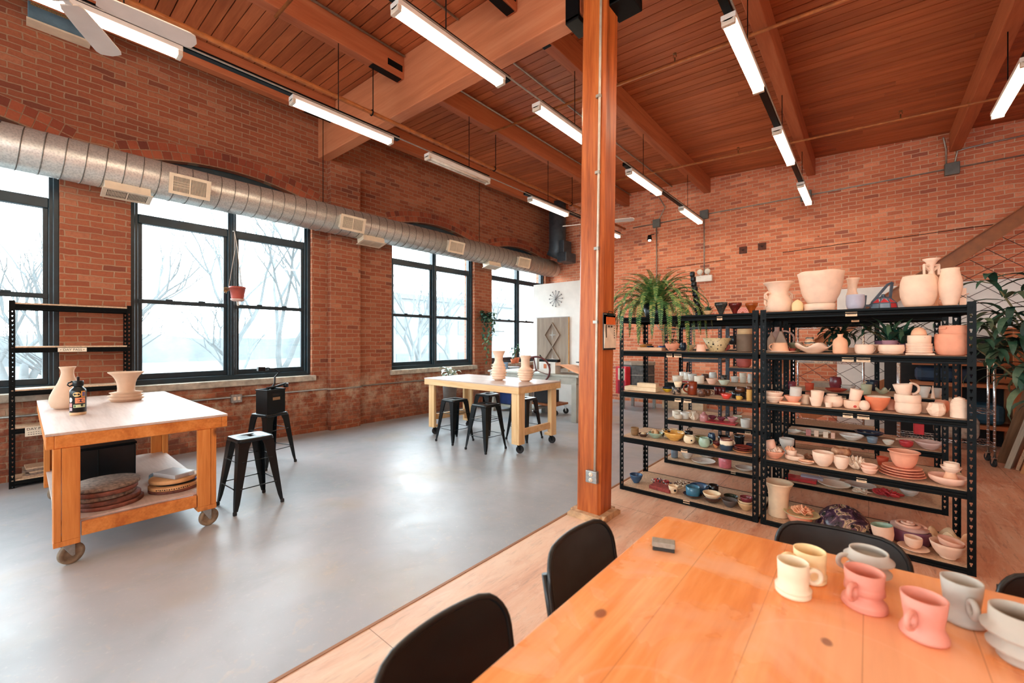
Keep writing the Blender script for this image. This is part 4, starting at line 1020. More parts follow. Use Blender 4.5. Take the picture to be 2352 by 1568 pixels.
('twist', -0.101, 4.43, 1.803, 0.045, 0.269, 'bisque', 'vase', 'vase', 'tall twisted bisque vase behind the lavender cup', 'FRT', {}),
('round2', -0.078, 4.162, 1.803, 0.058, 0.108, 'lavender', 'cup', 'cup', 'lavender grey cup on top shelf beside the teapot', 'FRT', {}),
('barrel', 0.274, 4.197, 1.803, 0.103, 0.221, 'bisque', 'pot', 'pot', 'big ribbed round bisque pot on top shelf', 'FRT', {}),
('talljar', 0.429, 4.165, 1.803, 0.062, 0.255, 'bisque', 'vase', 'vase', 'tall smooth bisque jar near right post of top shelf', 'FRT', {}),
('sqvase', 0.358, 4.42, 1.803, 0.057, 0.368, 'bisque', 'vase', 'vase', 'bisque vase with square handles rising behind the round pot', 'FRT', {'sq': 1}),
('box', 0.501, 4.27, 1.803, 0.017, 0.123, 'bisque', 'box', 'box', 'narrow bisque box with a cross mark behind tall jar', 'FRT', {}),
('bottle', -0.656, 4.313, 1.458, 0.032, 0.174, 'greyclay', 'bottle', 'bottle', 'grey clay bottle against the left post, second shelf', 'FR2', {}),
('bottle', -0.636, 4.47, 1.458, 0.054, 0.224, 'pinkgrey', 'bottle', 'bottle', 'pinkish grey jug at the back of the left corner', 'FR2', {'h': 'R'}),
('house', -0.589, 4.354, 1.458, 0.048, 0.184, 'greyclay', 'bottle', 'bottle', 'house-shaped grey clay bottle with slanted shoulders', 'FR2', {}),
('plate', -0.575, 4.209, 1.458, 0.118, 0.013, 'bisque', 'plate', 'plate', 'flat bisque plate under the peach basket cup', 'FR2', {}),
('tapdown', -0.578, 4.209, 1.469, 0.067, 0.073, 'peach', 'cup', 'cup', 'peach cup with slot handle turned upside down', 'FR2', {'h': 'L'}),
('bowl', -0.494, 4.47, 1.458, 0.056, 0.083, 'oliveg', 'bowl', 'bowl', 'olive grey bowl behind the wavy petal bowl', 'FR2', {}),
('bowl2', -0.503, 4.318, 1.458, 0.033, 0.035, 'redclay', 'bowl', 'bowl', 'little red clay bowl left of the petal bowl', 'FR2', {}),
('petal', -0.345, 4.218, 1.458, 0.129, 0.066, 'bisque', 'bowl', 'bowl', 'wavy petal-edged bisque bowl holding a painted jar', 'FR2', {}),
('facet', -0.37, 4.218, 1.478, 0.045, 0.11, 'painted', 'jar', 'jar', 'painted patterned jar standing in the petal bowl', 'FR2', {}),
('bottle', -0.169, 4.153, 1.458, 0.048, 0.151, 'peach', 'bottle', 'bottle', 'smooth peach clay bottle on second shelf', 'FR2', {}),
('cyl', -0.112, 4.42, 1.458, 0.045, 0.043, 'bisqued', 'bowl', 'bowl', 'low beige bowl behind the peach bottle', 'FR2', {}),
('bowl', 0.019, 4.33, 1.458, 0.063, 0.071, 'bisqued', 'bowl', 'bowl', 'beige bowl behind the low handled cup', 'FR2', {}),
('round2', -0.026, 4.16, 1.458, 0.057, 0.072, 'bisque', 'mug', 'mug', 'low wide bisque mug with round loop handle', 'FR2', {'h': 'R'}),
('plate', 0.126, 4.173, 1.458, 0.072, 0.012, 'bisque', 'plate', 'plate', 'thin bisque plate under the shallow round bowl', 'FR2', {}),
('round2', 0.127, 4.173, 1.468, 0.075, 0.06, 'bisque', 'bowl', 'bowl', 'shallow round bisque bowl on the thin plate', 'FR2', {}),
('tapercup', 0.128, 4.45, 1.458, 0.049, 0.103, 'mauve', 'planter', 'planter', 'mauve and green planter pot behind the shallow bowl', 'FR2', {'drac': 1}),
('tapercup', 0.201, 4.47, 1.458, 0.027, 0.075, 'purple', 'planter', 'planter', 'small purple planter pot behind the stacked plates', 'FR2', {'drac': 1}),
('slabr', 0.277, 4.175, 1.458, 0.075, 0.012, 'bisque', 'tile', 'tile', 'flat bisque tile under the stacked plates', 'FR2', {}),
('plate2', 0.275, 4.175, 1.47, 0.07, 0.015, 'bisque', 'plate', 'plate', 'bisque plate, lowest of five under the dotted bowl', 'FR2', {}),
('plate2', 0.275, 4.175, 1.483, 0.07, 0.015, 'bisque', 'plate', 'plate', 'bisque plate, second of five under the dotted bowl', 'FR2', {}),
('plate2', 0.275, 4.175, 1.497, 0.07, 0.015, 'bisque', 'plate', 'plate', 'bisque plate, third of five under the dotted bowl', 'FR2', {}),
('plate2', 0.275, 4.175, 1.51, 0.07, 0.015, 'bisque', 'plate', 'plate', 'bisque plate, fourth of five under the dotted bowl', 'FR2', {}),
('plate2', 0.275, 4.175, 1.523, 0.07, 0.015, 'bisque', 'plate', 'plate', 'bisque plate, topmost of five under the dotted bowl', 'FR2', {}),
('cyl', 0.276, 4.175, 1.536, 0.063, 0.06, 'dotted', 'bowl', 'bowl', 'dotted cream bowl on the five stacked plates', 'FR2', {}),
('dome', 0.274, 4.175, 1.594, 0.043, 0.062, 'peach', 'bowl', 'bowl', 'peach bowl turned upside down on the dotted bowl', 'FR2', {}),
('round2', 0.439, 4.185, 1.458, 0.087, 0.147, 'pinkclay', 'pot', 'pot', 'big coarse pink clay pot by the right post', 'FR2', {'rough': 1}),
('round2', 0.449, 4.185, 1.583, 0.075, 0.08, 'pinkclay', 'pot', 'pot', 'pink clay pot with lug handles atop the coarse pot', 'FR2', {'lugs': 1}),
('bowl', -0.616, 4.174, 1.033, 0.074, 0.055, 'bisque', 'bowl', 'bowl', 'bisque bowl, lower of two at left of third shelf', 'FR3', {}),
('bowl', -0.617, 4.174, 1.061, 0.071, 0.061, 'bisque', 'bowl', 'bowl', 'bisque bowl, upper of two at left of third shelf', 'FR3', {}),
('ruffle', -0.606, 4.174, 1.091, 0.045, 0.032, 'pinkclay', 'clay_coil', 'ornament', 'pink clay coil lying in the upper bisque bowl', 'FR3', {}),
('slabr', -0.498, 4.174, 1.033, 0.074, 0.017, 'peach', 'tile', 'tile', 'peach rimmed tile on third shelf', 'FR3', {}),
('bowl2', -0.479, 4.174, 1.05, 0.066, 0.051, 'pinkclay', 'bowl', 'bowl', 'pink clay bowl on the peach tile', 'FR3', {}),
('bowl2', -0.484, 4.174, 1.068, 0.054, 0.026, 'bisque', 'bowl', 'bowl', 'cream bowl inside the pink clay bowl', 'FR3', {}),
('cyl', -0.466, 4.174, 1.077, 0.042, 0.093, 'greyw', 'cup', 'cup', 'grey white cup atop the pink and cream bowls', 'FR3', {'tilt': 6}),
('cup', -0.4, 4.23, 1.033, 0.032, 0.076, 'bisqued', 'cup', 'cup', 'beige cup between the pink bowls and white cups', 'FR3', {}),
('tapercup', -0.321, 4.152, 1.033, 0.047, 0.071, 'bisque', 'cup', 'cup', 'white bisque cup, lower of two stacked', 'FR3', {}),
('cup', -0.317, 4.152, 1.072, 0.045, 0.083, 'bisque', 'cup', 'cup', 'white bisque cup, upper of two stacked', 'FR3', {'tilt': 4}),
('cyl', -0.369, 4.47, 1.033, 0.055, 0.076, 'redbrn2', 'mug', 'mug', 'wide red brown mug with grey handle behind white cups', 'FR3', {'h': 'R'}),
('round', -0.214, 4.215, 1.033, 0.067, 0.086, 'bisque', 'pot', 'pot', 'wide round bisque pot under a little pouring cup', 'FR3', {}),
('bowl', -0.223, 4.215, 1.097, 0.037, 0.035, 'bisque', 'cup', 'cup', 'little bisque pouring cup on the wide round pot', 'FR3', {}),
('cup', -0.24, 4.138, 1.033, 0.024, 0.039, 'bisque', 'cup', 'cup', 'tiny bisque cup at the front edge of third shelf', 'FR3', {}),
('round2', -0.093, 4.18, 1.033, 0.057, 0.065, 'hearts', 'bowl', 'bowl', 'beige bowl painted with red hearts', 'FR3', {}),
('cup', -0.085, 4.18, 1.088, 0.041, 0.091, 'bisque', 'cup', 'cup', 'tilted bisque cup on the hearts bowl', 'FR3', {'tilt': 14}),
('egg', -0.024, 4.141, 1.033, 0.033, 0.075, 'bisque', 'egg_ornament', 'ornament', 'smooth bisque egg at the front of third shelf', 'FR3', {}),
('bowl', 0.05, 4.201, 1.033, 0.077, 0.102, 'terra', 'bowl', 'bowl', 'large terracotta bowl carrying a dotted bowl', 'FR3', {}),
('bowl', 0.056, 4.201, 1.084, 0.07, 0.053, 'dotsp', 'bowl', 'bowl', 'white bowl with purple dots in the terracotta bowl', 'FR3', {}),
('beehive', 0.135, 4.29, 1.033, 0.026, 0.084, 'pinkclay', 'vase', 'vase', 'ribbed pink clay vase right of the terracotta bowl', 'FR3', {}),
('round2', 0.217, 4.172, 1.033, 0.072, 0.077, 'bisque', 'bowl', 'bowl', 'fat bisque bowl, lower of two under a big mug', 'FR3', {}),
('round2', 0.215, 4.172, 1.098, 0.073, 0.071, 'bisque', 'bowl', 'bowl', 'fat bisque bowl, upper of two under a big mug', 'FR3', {}),
('tapercup', 0.197, 4.172, 1.159, 0.055, 0.08, 'bisque', 'mug', 'mug', 'big bisque mug with large loop handle on two bowls', 'FR3', {'h': 'R', 'hb': 1.5, 'tilt': -8}),
('cup', 0.313, 4.27, 1.033, 0.03, 0.076, 'bisqued', 'cup', 'cup', 'beige cup behind the faceted bowl', 'FR3', {}),
('round', 0.409, 4.39, 1.033, 0.043, 0.087, 'pinkclay', 'pot', 'pot', 'round pink clay pot behind the faceted bowl', 'FR3', {}),
('bottle', 0.472, 4.49, 1.045, 0.024, 0.071, 'pinkclay', 'bottle', 'bottle', 'pink clay bottle neck behind the ribbed beehive vase', 'FR3', {}),
('facetb', 0.36, 4.157, 1.033, 0.052, 0.089, 'bisque', 'bowl', 'bowl', 'faceted bisque bowl near the right of third shelf', 'FR3', {}),
('beehive', 0.471, 4.152, 1.033, 0.046, 0.147, 'bisque', 'vase', 'vase', 'ribbed beehive bisque vase by the right post', 'FR3', {}),
('bowl', -0.614, 4.177, 0.558, 0.077, 0.062, 'pinkclay', 'bowl', 'bowl', 'pink bowl heaped with torn clay pieces', 'FR4', {}),
('ruffle', -0.612, 4.177, 0.589, 0.056, 0.066, 'bisque', 'clay_scrap', 'ornament', 'torn bisque clay scraps heaped in the pink bowl', 'FR4', {}),
('cup', -0.631, 4.177, 0.628, 0.042, 0.066, 'blush', 'cup', 'cup', 'tipped blush cup on the torn clay heap', 'FR4', {'tilt': -25}),
('bowlstand', -0.55, 4.39, 0.558, 0.057, 0.137, 'greyw', 'bowl', 'bowl', 'grey white bowl on a foot behind the boat dishes', 'FR4', {}),
('round2', -0.475, 4.226, 0.558, 0.069, 0.039, 'bisque', 'dish', 'dish', 'oval bisque boat dish under a little cup', 'FR4', {}),
('cup', -0.497, 4.226, 0.591, 0.04, 0.045, 'bisque', 'cup', 'cup', 'little bisque cup in the boat dish', 'FR4', {}),
('ruffle', -0.508, 4.226, 0.618, 0.036, 0.046, 'peach', 'clay_scrap', 'ornament', 'curled peach clay scrap above the boat dish', 'FR4', {}),
('plate', -0.389, 4.16, 0.558, 0.056, 0.016, 'bisque', 'plate', 'plate', 'small bisque plate with a clay fish', 'FR4', {'fish': 1}),
('ruffle', -0.386, 4.31, 0.558, 0.032, 0.047, 'brownclay', 'clay_leaves', 'ornament', 'stack of thin brown clay leaves', 'FR4', {}),
('bowl3', -0.278, 4.172, 0.558, 0.071, 0.108, 'bisque', 'bowl', 'bowl', 'deep smooth bisque bowl left of the rounded cup', 'FR4', {}),
('roundcup', -0.163, 4.153, 0.558, 0.047, 0.098, 'bisque', 'cup', 'cup', 'rounded bisque cup right of the deep smooth bowl', 'FR4', {}),
('cyl', -0.172, 4.37, 0.558, 0.07, 0.059, 'flecked', 'pot', 'pot', 'white pot flecked black under a brown ring bowl', 'FR4', {}),
('round', -0.172, 4.37, 0.614, 0.067, 0.065, 'brownring', 'bowl', 'bowl', 'brown marbled ring bowl on the black flecked pot', 'FR4', {}),
('ruffle', -0.071, 4.23, 0.558, 0.059, 0.098, 'bisque2', 'ruffled_form', 'ornament', 'crumpled bisque form between cups on fourth shelf', 'FR4', {}),
('tapercup', 0.003, 4.157, 0.558, 0.052, 0.041, 'blush', 'cup', 'cup', 'blush cup, lower of two by the plates', 'FR4', {}),
('tapercup', 0.003, 4.157, 0.581, 0.051, 0.042, 'blush', 'cup', 'cup', 'blush cup, upper of two by the plates', 'FR4', {}),
('tapercup', 0.085, 4.47, 0.558, 0.039, 0.071, 'redor', 'cup', 'cup', 'red orange cup behind the big pink basin', 'FR4', {}),
('plate', 0.187, 4.22, 0.558, 0.132, 0.021, 'pinkclay', 'plate', 'plate', 'pink clay plate, lowest of four under the basin', 'FR4', {}),
('plate', 0.187, 4.22, 0.576, 0.125, 0.021, 'pinkclay', 'plate', 'plate', 'pink clay plate, second of four under the basin', 'FR4', {}),
('plate', 0.187, 4.22, 0.593, 0.118, 0.021, 'pinkclay', 'plate', 'plate', 'pink clay plate, third of four under the basin', 'FR4', {}),
('plate', 0.187, 4.22, 0.611, 0.111, 0.021, 'pinkclay', 'plate', 'plate', 'pink clay plate, topmost of four under the basin', 'FR4', {}),
('basin', 0.198, 4.22, 0.629, 0.091, 0.117, 'pinkclay', 'basin', 'basin', 'big pink clay basin with flat rim on stacked plates', 'FR4', {}),
('bowl3', 0.421, 4.195, 0.558, 0.1, 0.058, 'blush', 'bowl', 'bowl', 'wide blush bowl at right end of fourth shelf', 'FR4', {}),
('conedown', 0.434, 4.195, 0.578, 0.045, 0.07, 'peach', 'bowl', 'bowl', 'peach bowl turned over inside the wide blush bowl', 'FR4', {}),
('bowl', 0.436, 4.195, 0.641, 0.055, 0.044, 'bisque', 'bowl', 'bowl', 'bisque bowl balanced on the overturned peach bowl', 'FR4', {}),
('cyl', 0.439, 4.195, 0.663, 0.04, 0.048, 'bisque', 'cup', 'cup', 'bisque cup topmost of the right end stack', 'FR4', {}),
('flare', -0.594, 4.254, 0.047, 0.112, 0.29, 'creamy', 'vase', 'vase', 'tall cream vase with flared lip on bottom shelf', 'FR5', {}),
('roundcup', -0.434, 4.186, 0.047, 0.089, 0.082, 'pinkclay', 'bowl', 'bowl', 'pink bowl under a greenish plate', 'FR5', {}),
('plate', -0.422, 4.186, 0.109, 0.128, 0.028, 'greenish', 'plate', 'plate', 'greenish rimmed plate balanced on the pink bowl', 'FR5', {}),
('tongues', -0.414, 4.186, 0.132, 0.076, 0.057, 'peach', 'clay_form', 'ornament', 'curling peach clay strips heaped on the greenish plate', 'FR5', {}),
('dome2', -0.152, 4.268, 0.047, 0.191, 0.186, 'marble', 'dome_sculpture', 'sculpture', 'black and purple marbled dome with holes on bottom shelf', 'FR5', {'holes2': 1}),
('roundcup', 0.092, 4.188, 0.047, 0.065, 0.127, 'bisque', 'cup', 'cup', 'bisque cup with broken rim and green glazed inside', 'FR5', {'inner': 'celadon', 'tilt': -10}),
('cyl', 0.235, 4.366, 0.047, 0.12, 0.094, 'purplec', 'casserole', 'casserole', 'purple casserole with a spiral pink lid', 'FR5', {'spiral': 1}),
('plate', 0.246, 4.185, 0.047, 0.087, 0.022, 'bisque', 'saucer', 'saucer', 'bisque saucer under a small teacup', 'FR5', {}),
('roundcup', 0.246, 4.185, 0.065, 0.05, 0.075, 'bisque', 'teacup', 'cup', 'small bisque teacup on its saucer', 'FR5', {}),
('bowl', 0.42, 4.19, 0.047, 0.093, 0.104, 'bisque', 'bowl', 'bowl', 'wide bisque bowl front of the bottom right corner', 'FR5', {}),
('bowl', 0.427, 4.19, 0.099, 0.068, 0.072, 'blush', 'bowl', 'bowl', 'blush bowl tilted in the wide bisque bowl', 'FR5', {'tilt': 10}),
('bowl', 0.432, 4.37, 0.047, 0.086, 0.067, 'bisque', 'bowl', 'bowl', 'bisque bowl behind carrying the draped leathery form', 'FR5', {}),
('ruffle', 0.444, 4.37, 0.08, 0.097, 0.137, 'leather', 'ruffled_form', 'ornament', 'draped leathery tan form in the bottom right corner', 'FR5', {'soft': 1}),
('cup', -1.854, 5.428, 1.033, 0.066, 0.077, 'creamw', 'bowl', 'bowl', 'cream bowl at left end of second row, third shelf', 'BL3', {}),
('cup', -1.936, 5.865, 1.033, 0.041, 0.099, 'white', 'cup', 'cup', 'white cup, leftmost in the second row of white cups', 'BL3', {}),
('cup', -1.868, 5.841, 1.033, 0.041, 0.098, 'white', 'cup', 'cup', 'white cup, second in the second row of white cups', 'BL3', {}),
('cup', -1.778, 5.773, 1.033, 0.055, 0.084, 'white', 'cup', 'cup', 'white fluted cup, third in the second row of white cups', 'BL3', {}),
('cyl', -1.589, 5.421, 1.033, 0.057, 0.09, 'creamw', 'bowl', 'bowl', 'cream straight-sided bowl in the second row', 'BL3', {}),
('round', -1.644, 5.857, 1.033, 0.051, 0.084, 'brownpat', 'bowl', 'bowl', 'brown round bowl at the back of the second row', 'BL3', {}),
('bowl2', -1.446, 5.429, 1.033, 0.068, 0.067, 'blush', 'bowl', 'bowl', 'blush flared bowl in the second row', 'BL3', {}),
('round', -1.547, 5.858, 1.033, 0.05, 0.114, 'white', 'mug', 'mug', 'white swirl mug in the second row', 'BL3', {}),
('cup', -1.422, 5.863, 1.033, 0.044, 0.082, 'dkpattern', 'mug', 'mug', 'flower patterned mug in the second row', 'BL3', {}),
('bowl2', -1.31, 5.428, 1.033, 0.066, 0.056, 'celadonp', 'bowl', 'bowl', 'pale green bowl in the second row', 'BL3', {}),
('cup', -1.288, 5.86, 1.033, 0.047, 0.072, 'white', 'mug', 'mug', 'low white mug with a flower, second row', 'BL3', {}),
('cup', -1.197, 5.865, 1.033, 0.042, 0.074, 'creamw', 'mug', 'mug', 'cream mug, lower of two stacked in second row', 'BL3', {}),
('cup', -1.197, 5.865, 1.077, 0.041, 0.077, 'creamw', 'mug', 'mug', 'cream mug, upper of two stacked in second row', 'BL3', {}),
('round', -1.12, 5.858, 1.033, 0.028, 0.116, 'white', 'jug', 'jug', 'white round jug beside the middle post, second row', 'BL3', {}),
('cyl', -1.926, 5.609, 0.558, 0.056, 0.078, 'creamw', 'cup', 'cup', 'cream cylinder cup in second row, fourth shelf', 'BL4', {}),
('round', -1.855, 5.451, 0.558, 0.05, 0.056, 'creamw', 'dish', 'dish', 'small cream knobbed dish in second row', 'BL4', {}),
('cup', -1.794, 5.529, 0.558, 0.058, 0.083, 'white', 'mug', 'mug', 'white mug in second row, fourth shelf', 'BL4', {}),
('ruffle', -1.671, 5.484, 0.558, 0.056, 0.119, 'bisque2', 'figurine', 'ornament', 'cream figurine in second row, fourth shelf', 'BL4', {}),
('bottle', -1.553, 5.488, 0.558, 0.049, 0.118, 'rose', 'bottle', 'bottle', 'rose pink round bottle in second row', 'BL4', {}),
('bowl', -1.493, 5.63, 0.5750000000000001, 0.051, 0.041, 'plum', 'bowl', 'bowl', 'plum bowl, leftmost of four in second row', 'BL4', {}),
('bowl', -1.382, 5.599, 0.5750000000000001, 0.05, 0.041, 'plum', 'bowl', 'bowl', 'plum bowl, second of four in second row', 'BL4', {}),
('bowl', -1.256, 5.593, 0.5750000000000001, 0.058, 0.054, 'rose', 'bowl', 'bowl', 'rose bowl, third of four in second row', 'BL4', {}),
('bowl', -1.254, 5.857, 0.5750000000000001, 0.05, 0.036, 'celadonp', 'bowl', 'bowl', 'pale bowl, rightmost of four in second row', 'BL4', {}),
('cup', -1.079, 5.418, 0.558, 0.054, 0.1, 'greyw', 'mug', 'mug', 'grey white mug at right of second row, fourth shelf', 'BL4', {}),
('cyl', -1.917, 5.498, 0.047, 0.042, 0.11, 'bluegrey', 'tumbler', 'tumbler', 'blue grey tumbler in second row, bottom shelf', 'BL5', {}),
('bowl', -1.778, 5.565, 0.047, 0.079, 0.092, 'white', 'bowl', 'bowl', 'white bowl in second row, bottom shelf', 'BL5', {}),
('bowl', -1.585, 5.76, 0.047, 0.113, 0.051, 'white', 'dish', 'dish', 'long white dish in second row, bottom shelf', 'BL5', {}),
('plate', -1.56, 5.498, 0.047, 0.138, 0.025, 'white', 'plate', 'plate', 'flat white plate in second row, bottom shelf', 'BL5', {}),
('cyl', -1.306, 5.456, 0.047, 0.069, 0.131, 'rosep', 'mug', 'mug', 'rose pink mug in second row, bottom shelf', 'BL5', {}),
('plate', -1.103, 5.493, 0.047, 0.104, 0.03, 'greyw', 'platter', 'platter', 'grey white platter in second row, bottom shelf', 'BL5', {}),
('slabr', -1.358, 5.529, 0.558, 0.166, 0.016, 'redp', 'tray', 'tray', 'flat red tray under the plum bowls, second row', 'BL4', {}),
('slabr', -1.739, 5.497, 1.033, 0.073, 0.015, 'redp', 'tray', 'tray', 'small red tray among the white cups, second row', 'BL3', {}),
('cyl', -0.642, 5.413, 1.033, 0.047, 0.082, 'plum', 'cup', 'cup', 'plum cup left behind the grey white cup', 'BR3', {}),
('cup', -0.476, 5.408, 1.033, 0.041, 0.078, 'redor', 'cup', 'cup', 'red orange cup behind the white stacked cups', 'BR3', {}),
('barrel', -0.271, 5.662, 1.033, 0.054, 0.136, 'maroon', 'vase', 'vase', 'maroon bulbous vase in the second row', 'BR3', {}),
('bowl', -0.256, 5.45, 1.033, 0.094, 0.031, 'redclay', 'dish', 'dish', 'shallow red oval dish in the second row', 'BR3', {}),
('bowl', -0.162, 5.642, 1.033, 0.064, 0.056, 'greyw', 'cup', 'cup', 'grey white bowl behind the tilted cup', 'BR3', {}),
('cup', -0.016, 5.41, 1.033, 0.044, 0.094, 'greengrey', 'cup', 'cup', 'green grey cup right of the tilted cup, second row', 'BR3', {}),
('tapercup', 0.025, 5.854, 1.033, 0.054, 0.106, 'navypat', 'mug', 'mug', 'navy ornamented mug with cream handle, second row', 'BR3', {'h': 'L'}),
('petal', 0.105, 5.531, 1.033, 0.058, 0.047, 'greengrey', 'dish', 'dish', 'green grey wavy dish in the second row', 'BR3', {}),
('bowl2', 0.39, 5.413, 1.033, 0.048, 0.102, 'greyw', 'bowl', 'bowl', 'grey white square-sided bowl in the second row', 'BR3', {}),
('bowl2', 0.48, 5.477, 1.033, 0.043, 0.087, 'greyw', 'basin', 'basin', 'blue grey basin in the second row, right', 'BR3', {}),
('cone2', 0.446, 5.391, 1.033, 0.02, 0.117, 'bisque', 'bell', 'ornament', 'pointed bisque bell with holes, second row', 'BR3', {}),
('bowl', -0.62, 5.432, 0.558, 0.071, 0.03, 'white', 'dish', 'dish', 'white fish-shaped dish, second row fourth shelf', 'BR4', {}),
('plate', -0.456, 5.549, 0.558, 0.158, 0.03, 'creamw', 'platter', 'platter', 'long cream platter, second row fourth shelf', 'BR4', {}),
('box', -0.483, 5.393, 0.558, 0.022, 0.065, 'rose', 'tower', 'ornament', 'tiny rose striped tower, first of four', 'BR4', {}),
('box', -0.415, 5.39, 0.558, 0.019, 0.064, 'bisque', 'tower', 'ornament', 'tiny cream tower, second of four', 'BR4', {}),
('box', -0.337, 5.391, 0.558, 0.021, 0.063, 'bisque2', 'tower', 'ornament', 'tiny cream slotted tower, third of four', 'BR4', {}),
('box', -0.277, 5.388, 0.558, 0.017, 0.059, 'blush', 'tower', 'ornament', 'tiny blush tower, fourth of four', 'BR4', {}),
('bowl', -0.132, 5.453, 0.558, 0.098, 0.05, 'white', 'dish', 'dish', 'white boat dish, second row fourth shelf', 'BR4', {}),
('bowl', 0.004, 5.765, 0.558, 0.122, 0.047, 'navy', 'dish', 'dish', 'large dark navy dish, second row fourth shelf', 'BR4', {}),
('cup', 0.027, 5.409, 0.558, 0.043, 0.056, 'bluegrey', 'cup', 'cup', 'blue grey cup before the navy dish', 'BR4', {}),
('bowl', 0.144, 5.411, 0.558, 0.044, 0.043, 'creamw', 'dish', 'dish', 'cream ruffled dish before the beige beads', 'BR4', {}),
('roundcup', 0.27, 5.415, 0.558, 0.051, 0.056, 'redp', 'cup', 'cup', 'bright red cup, second row fourth shelf', 'BR4', {}),
('bowl', 0.428, 5.457, 0.558, 0.102, 0.064, 'pinkwhite', 'dish', 'dish', 'wide pink and white dish, second row right end', 'BR4', {}),
('plate', -0.323, 5.706, 0.047, 0.096, 0.03, 'greyw', 'plate', 'plate', 'grey white plate, farthest of three, second row bottom shelf', 'BR5', {}),
('plate', -0.272, 5.487, 0.047, 0.14, 0.03, 'creamw', 'plate', 'plate', 'cream plate, left of three, second row bottom shelf', 'BR5', {}),
('plate', -0.066, 5.614, 0.047, 0.131, 0.03, 'greyw', 'plate', 'plate', 'grey plate, right of three, second row bottom shelf', 'BR5', {}),
('bowl', 0.302, 5.629, 0.047, 0.075, 0.062, 'greyw', 'bowl', 'bowl', 'grey white bowl, second row bottom shelf', 'BR5', {}),
('slabr', -0.553, 5.483, 0.047, 0.136, 0.03, 'redp', 'tray', 'tray', 'red slab tray, second row bottom shelf', 'BR5', {}),
('slab', -0.466, 5.554, 0.047, 0.098, 0.046, 'lavender', 'packet', 'packet', 'lavender packet behind the red slab tray', 'BR5', {}),
('ruffle', 0.14, 5.46, 0.047, 0.107, 0.06, 'redp', 'cloth', 'cloth', 'crumpled red cloth, second row bottom shelf', 'BR5', {}),
('ruffle', -0.052, 5.436, 0.047, 0.076, 0.029, 'creamw', 'clay_scrap', 'ornament', 'cream torn clay scrap, second row bottom shelf', 'BR5', {}),
('beads', 0.339, 5.716, 0.558, 0.122, 0.019, 'bisque', 'bead_string', 'ornament', 'string of beige beads, second row fourth shelf', 'BR4', {})]
# day pass signs on the window rack
def sign(loc, w, h, rz, lines, parent_label, name='sign'):
    s = thing(name, parent_label, 'sign', loc, rz)
    MB().box(-w/2, w/2, -.003, 0, -h/2, h/2).build('card', PAPER, s)
    for (body, size, dx, dz) in lines: text('lettering', body, size, INK, s, (dx, -.0035, dz), (PI/2, 0, 0))
    return s
sign((-6.846,.37,1.457), .225, .045, PI/2, [('\u2022 DAY PASS \u2022', .034, 0, 0)], 'cream DAY PASS label on the upper shelf edge of the window rack')
dpm = sign((-6.846,.13,.585), .22, .1, PI/2, [('DAY PASS', .036, -.02, .025)], 'cream DAY PASS notice on a lower shelf of the window rack')
q = MB()
for k in range(9): q.box(-.09+k*.018, -.079+k*.018, -.0036, -.0031, -.012, -.007).box(-.09+k*.018, -.078+k*.018, -.0036, -.0031, -.034, -.028)
q.build('small_writing', INK, dpm)
for k in range(5):
    tag(MB().box(-.12,.12,-.16,.16,0,.018).build('ware_board', BAT1 if k % 2 else TAN, None, (-7.0+.01*(k % 2),.16+.02*(k % 3),.0905+.02*k), bevel=.002, rot=(0,0,.05*(k % 3))), 'ware board, %s of five stacked low in the window rack' % ('lowest','second','third','fourth','topmost')[k], 'board', 'ware boards')

# ------------------------------------------------------------------ pottery racks
TG = lambda lv: lv
rack('metal_shelving', 'front left black steel rack with the fern on top', (-1.99,4.08,0), 0, 1.27, .64, LEV, 1.82, tags=((.97,1.80,.045),(.52,1.455,.055),(.60,1.455,.07),(.60,1.03,.06),(.69,1.03,.07),(.66,.555,.06),(.68,.072,.06)))
rack('metal_shelving', 'front right black steel rack crowded with pale bisque pots', (-.70,4.08,0), 0, 1.24, .64, LEV, 1.82, tags=((.60,1.80,.07),(.58,1.455,.07),(.67,1.455,.08),(.58,1.03,.06),(.67,1.03,.07),(.66,.555,.06),(.62,.072,.05)))
rack('metal_shelving', 'left black steel rack in the second row of racks', (-1.99,5.34,0), 0, 1.27, .58, LEV, 1.82, tags=((1.0,1.03,.06),(.95,.555,.06),(.8,.072,.05)))
rack('metal_shelving', 'right black steel rack in the second row of racks', (-.70,5.34,0), 0, 1.24, .58, LEV, 1.82, tags=((.6,1.80,.06),(.9,.555,.06),(.5,1.03,.06)))
BLUEM = K('blue_black_steel', (30,42,54), .4, 0, .2, 20)
rack('metal_shelving', 'dark blue steel rack in the third row at left', (-2.3,6.8,0), 0, .62, .5, [1.80,1.28,.78,.4,.1], 1.82, mat=BLUEM)
rack('metal_shelving', 'dark blue steel rack in the third row at right', (-1.62,6.8,0), 0, .5, .5, [1.80,1.16,.8,.4,.1], 1.82, mat=BLUEM)
rack('metal_shelving', 'black steel rack in the third row before the wire rack', (-1.05,6.75,0), 0, 1.15, .5, [1.80,.86,.44,.08], 1.82)
tag(MB().lathe([(0,0),(.07,0),(.095,.03),(.1,.15),(.09,.19),(.088,.19),(.09,.05),(0,.03)], 28).build('planter', K('rose_planter', (196,104,96), .6), None, (-1.42,7.0,1.162)), 'rose pink planter pot in the third row right rack', 'pot')
tag(MB().lathe([(0,0),(.028,0),(.028,.26),(.02,.28),(0,.28)], 20).build('canister', K('red_can', (206,44,44), .4), None, (-1.6,6.74,1.0)), 'red canister with white band beyond the white cups', 'can') if False else None
ec = thing('bead_cluster', 'cluster of cream holed beads on the third row left rack', 'ornament', (-2.02,7.0,1.282), 0); ec['kind'] = 'stuff'
b = MB()
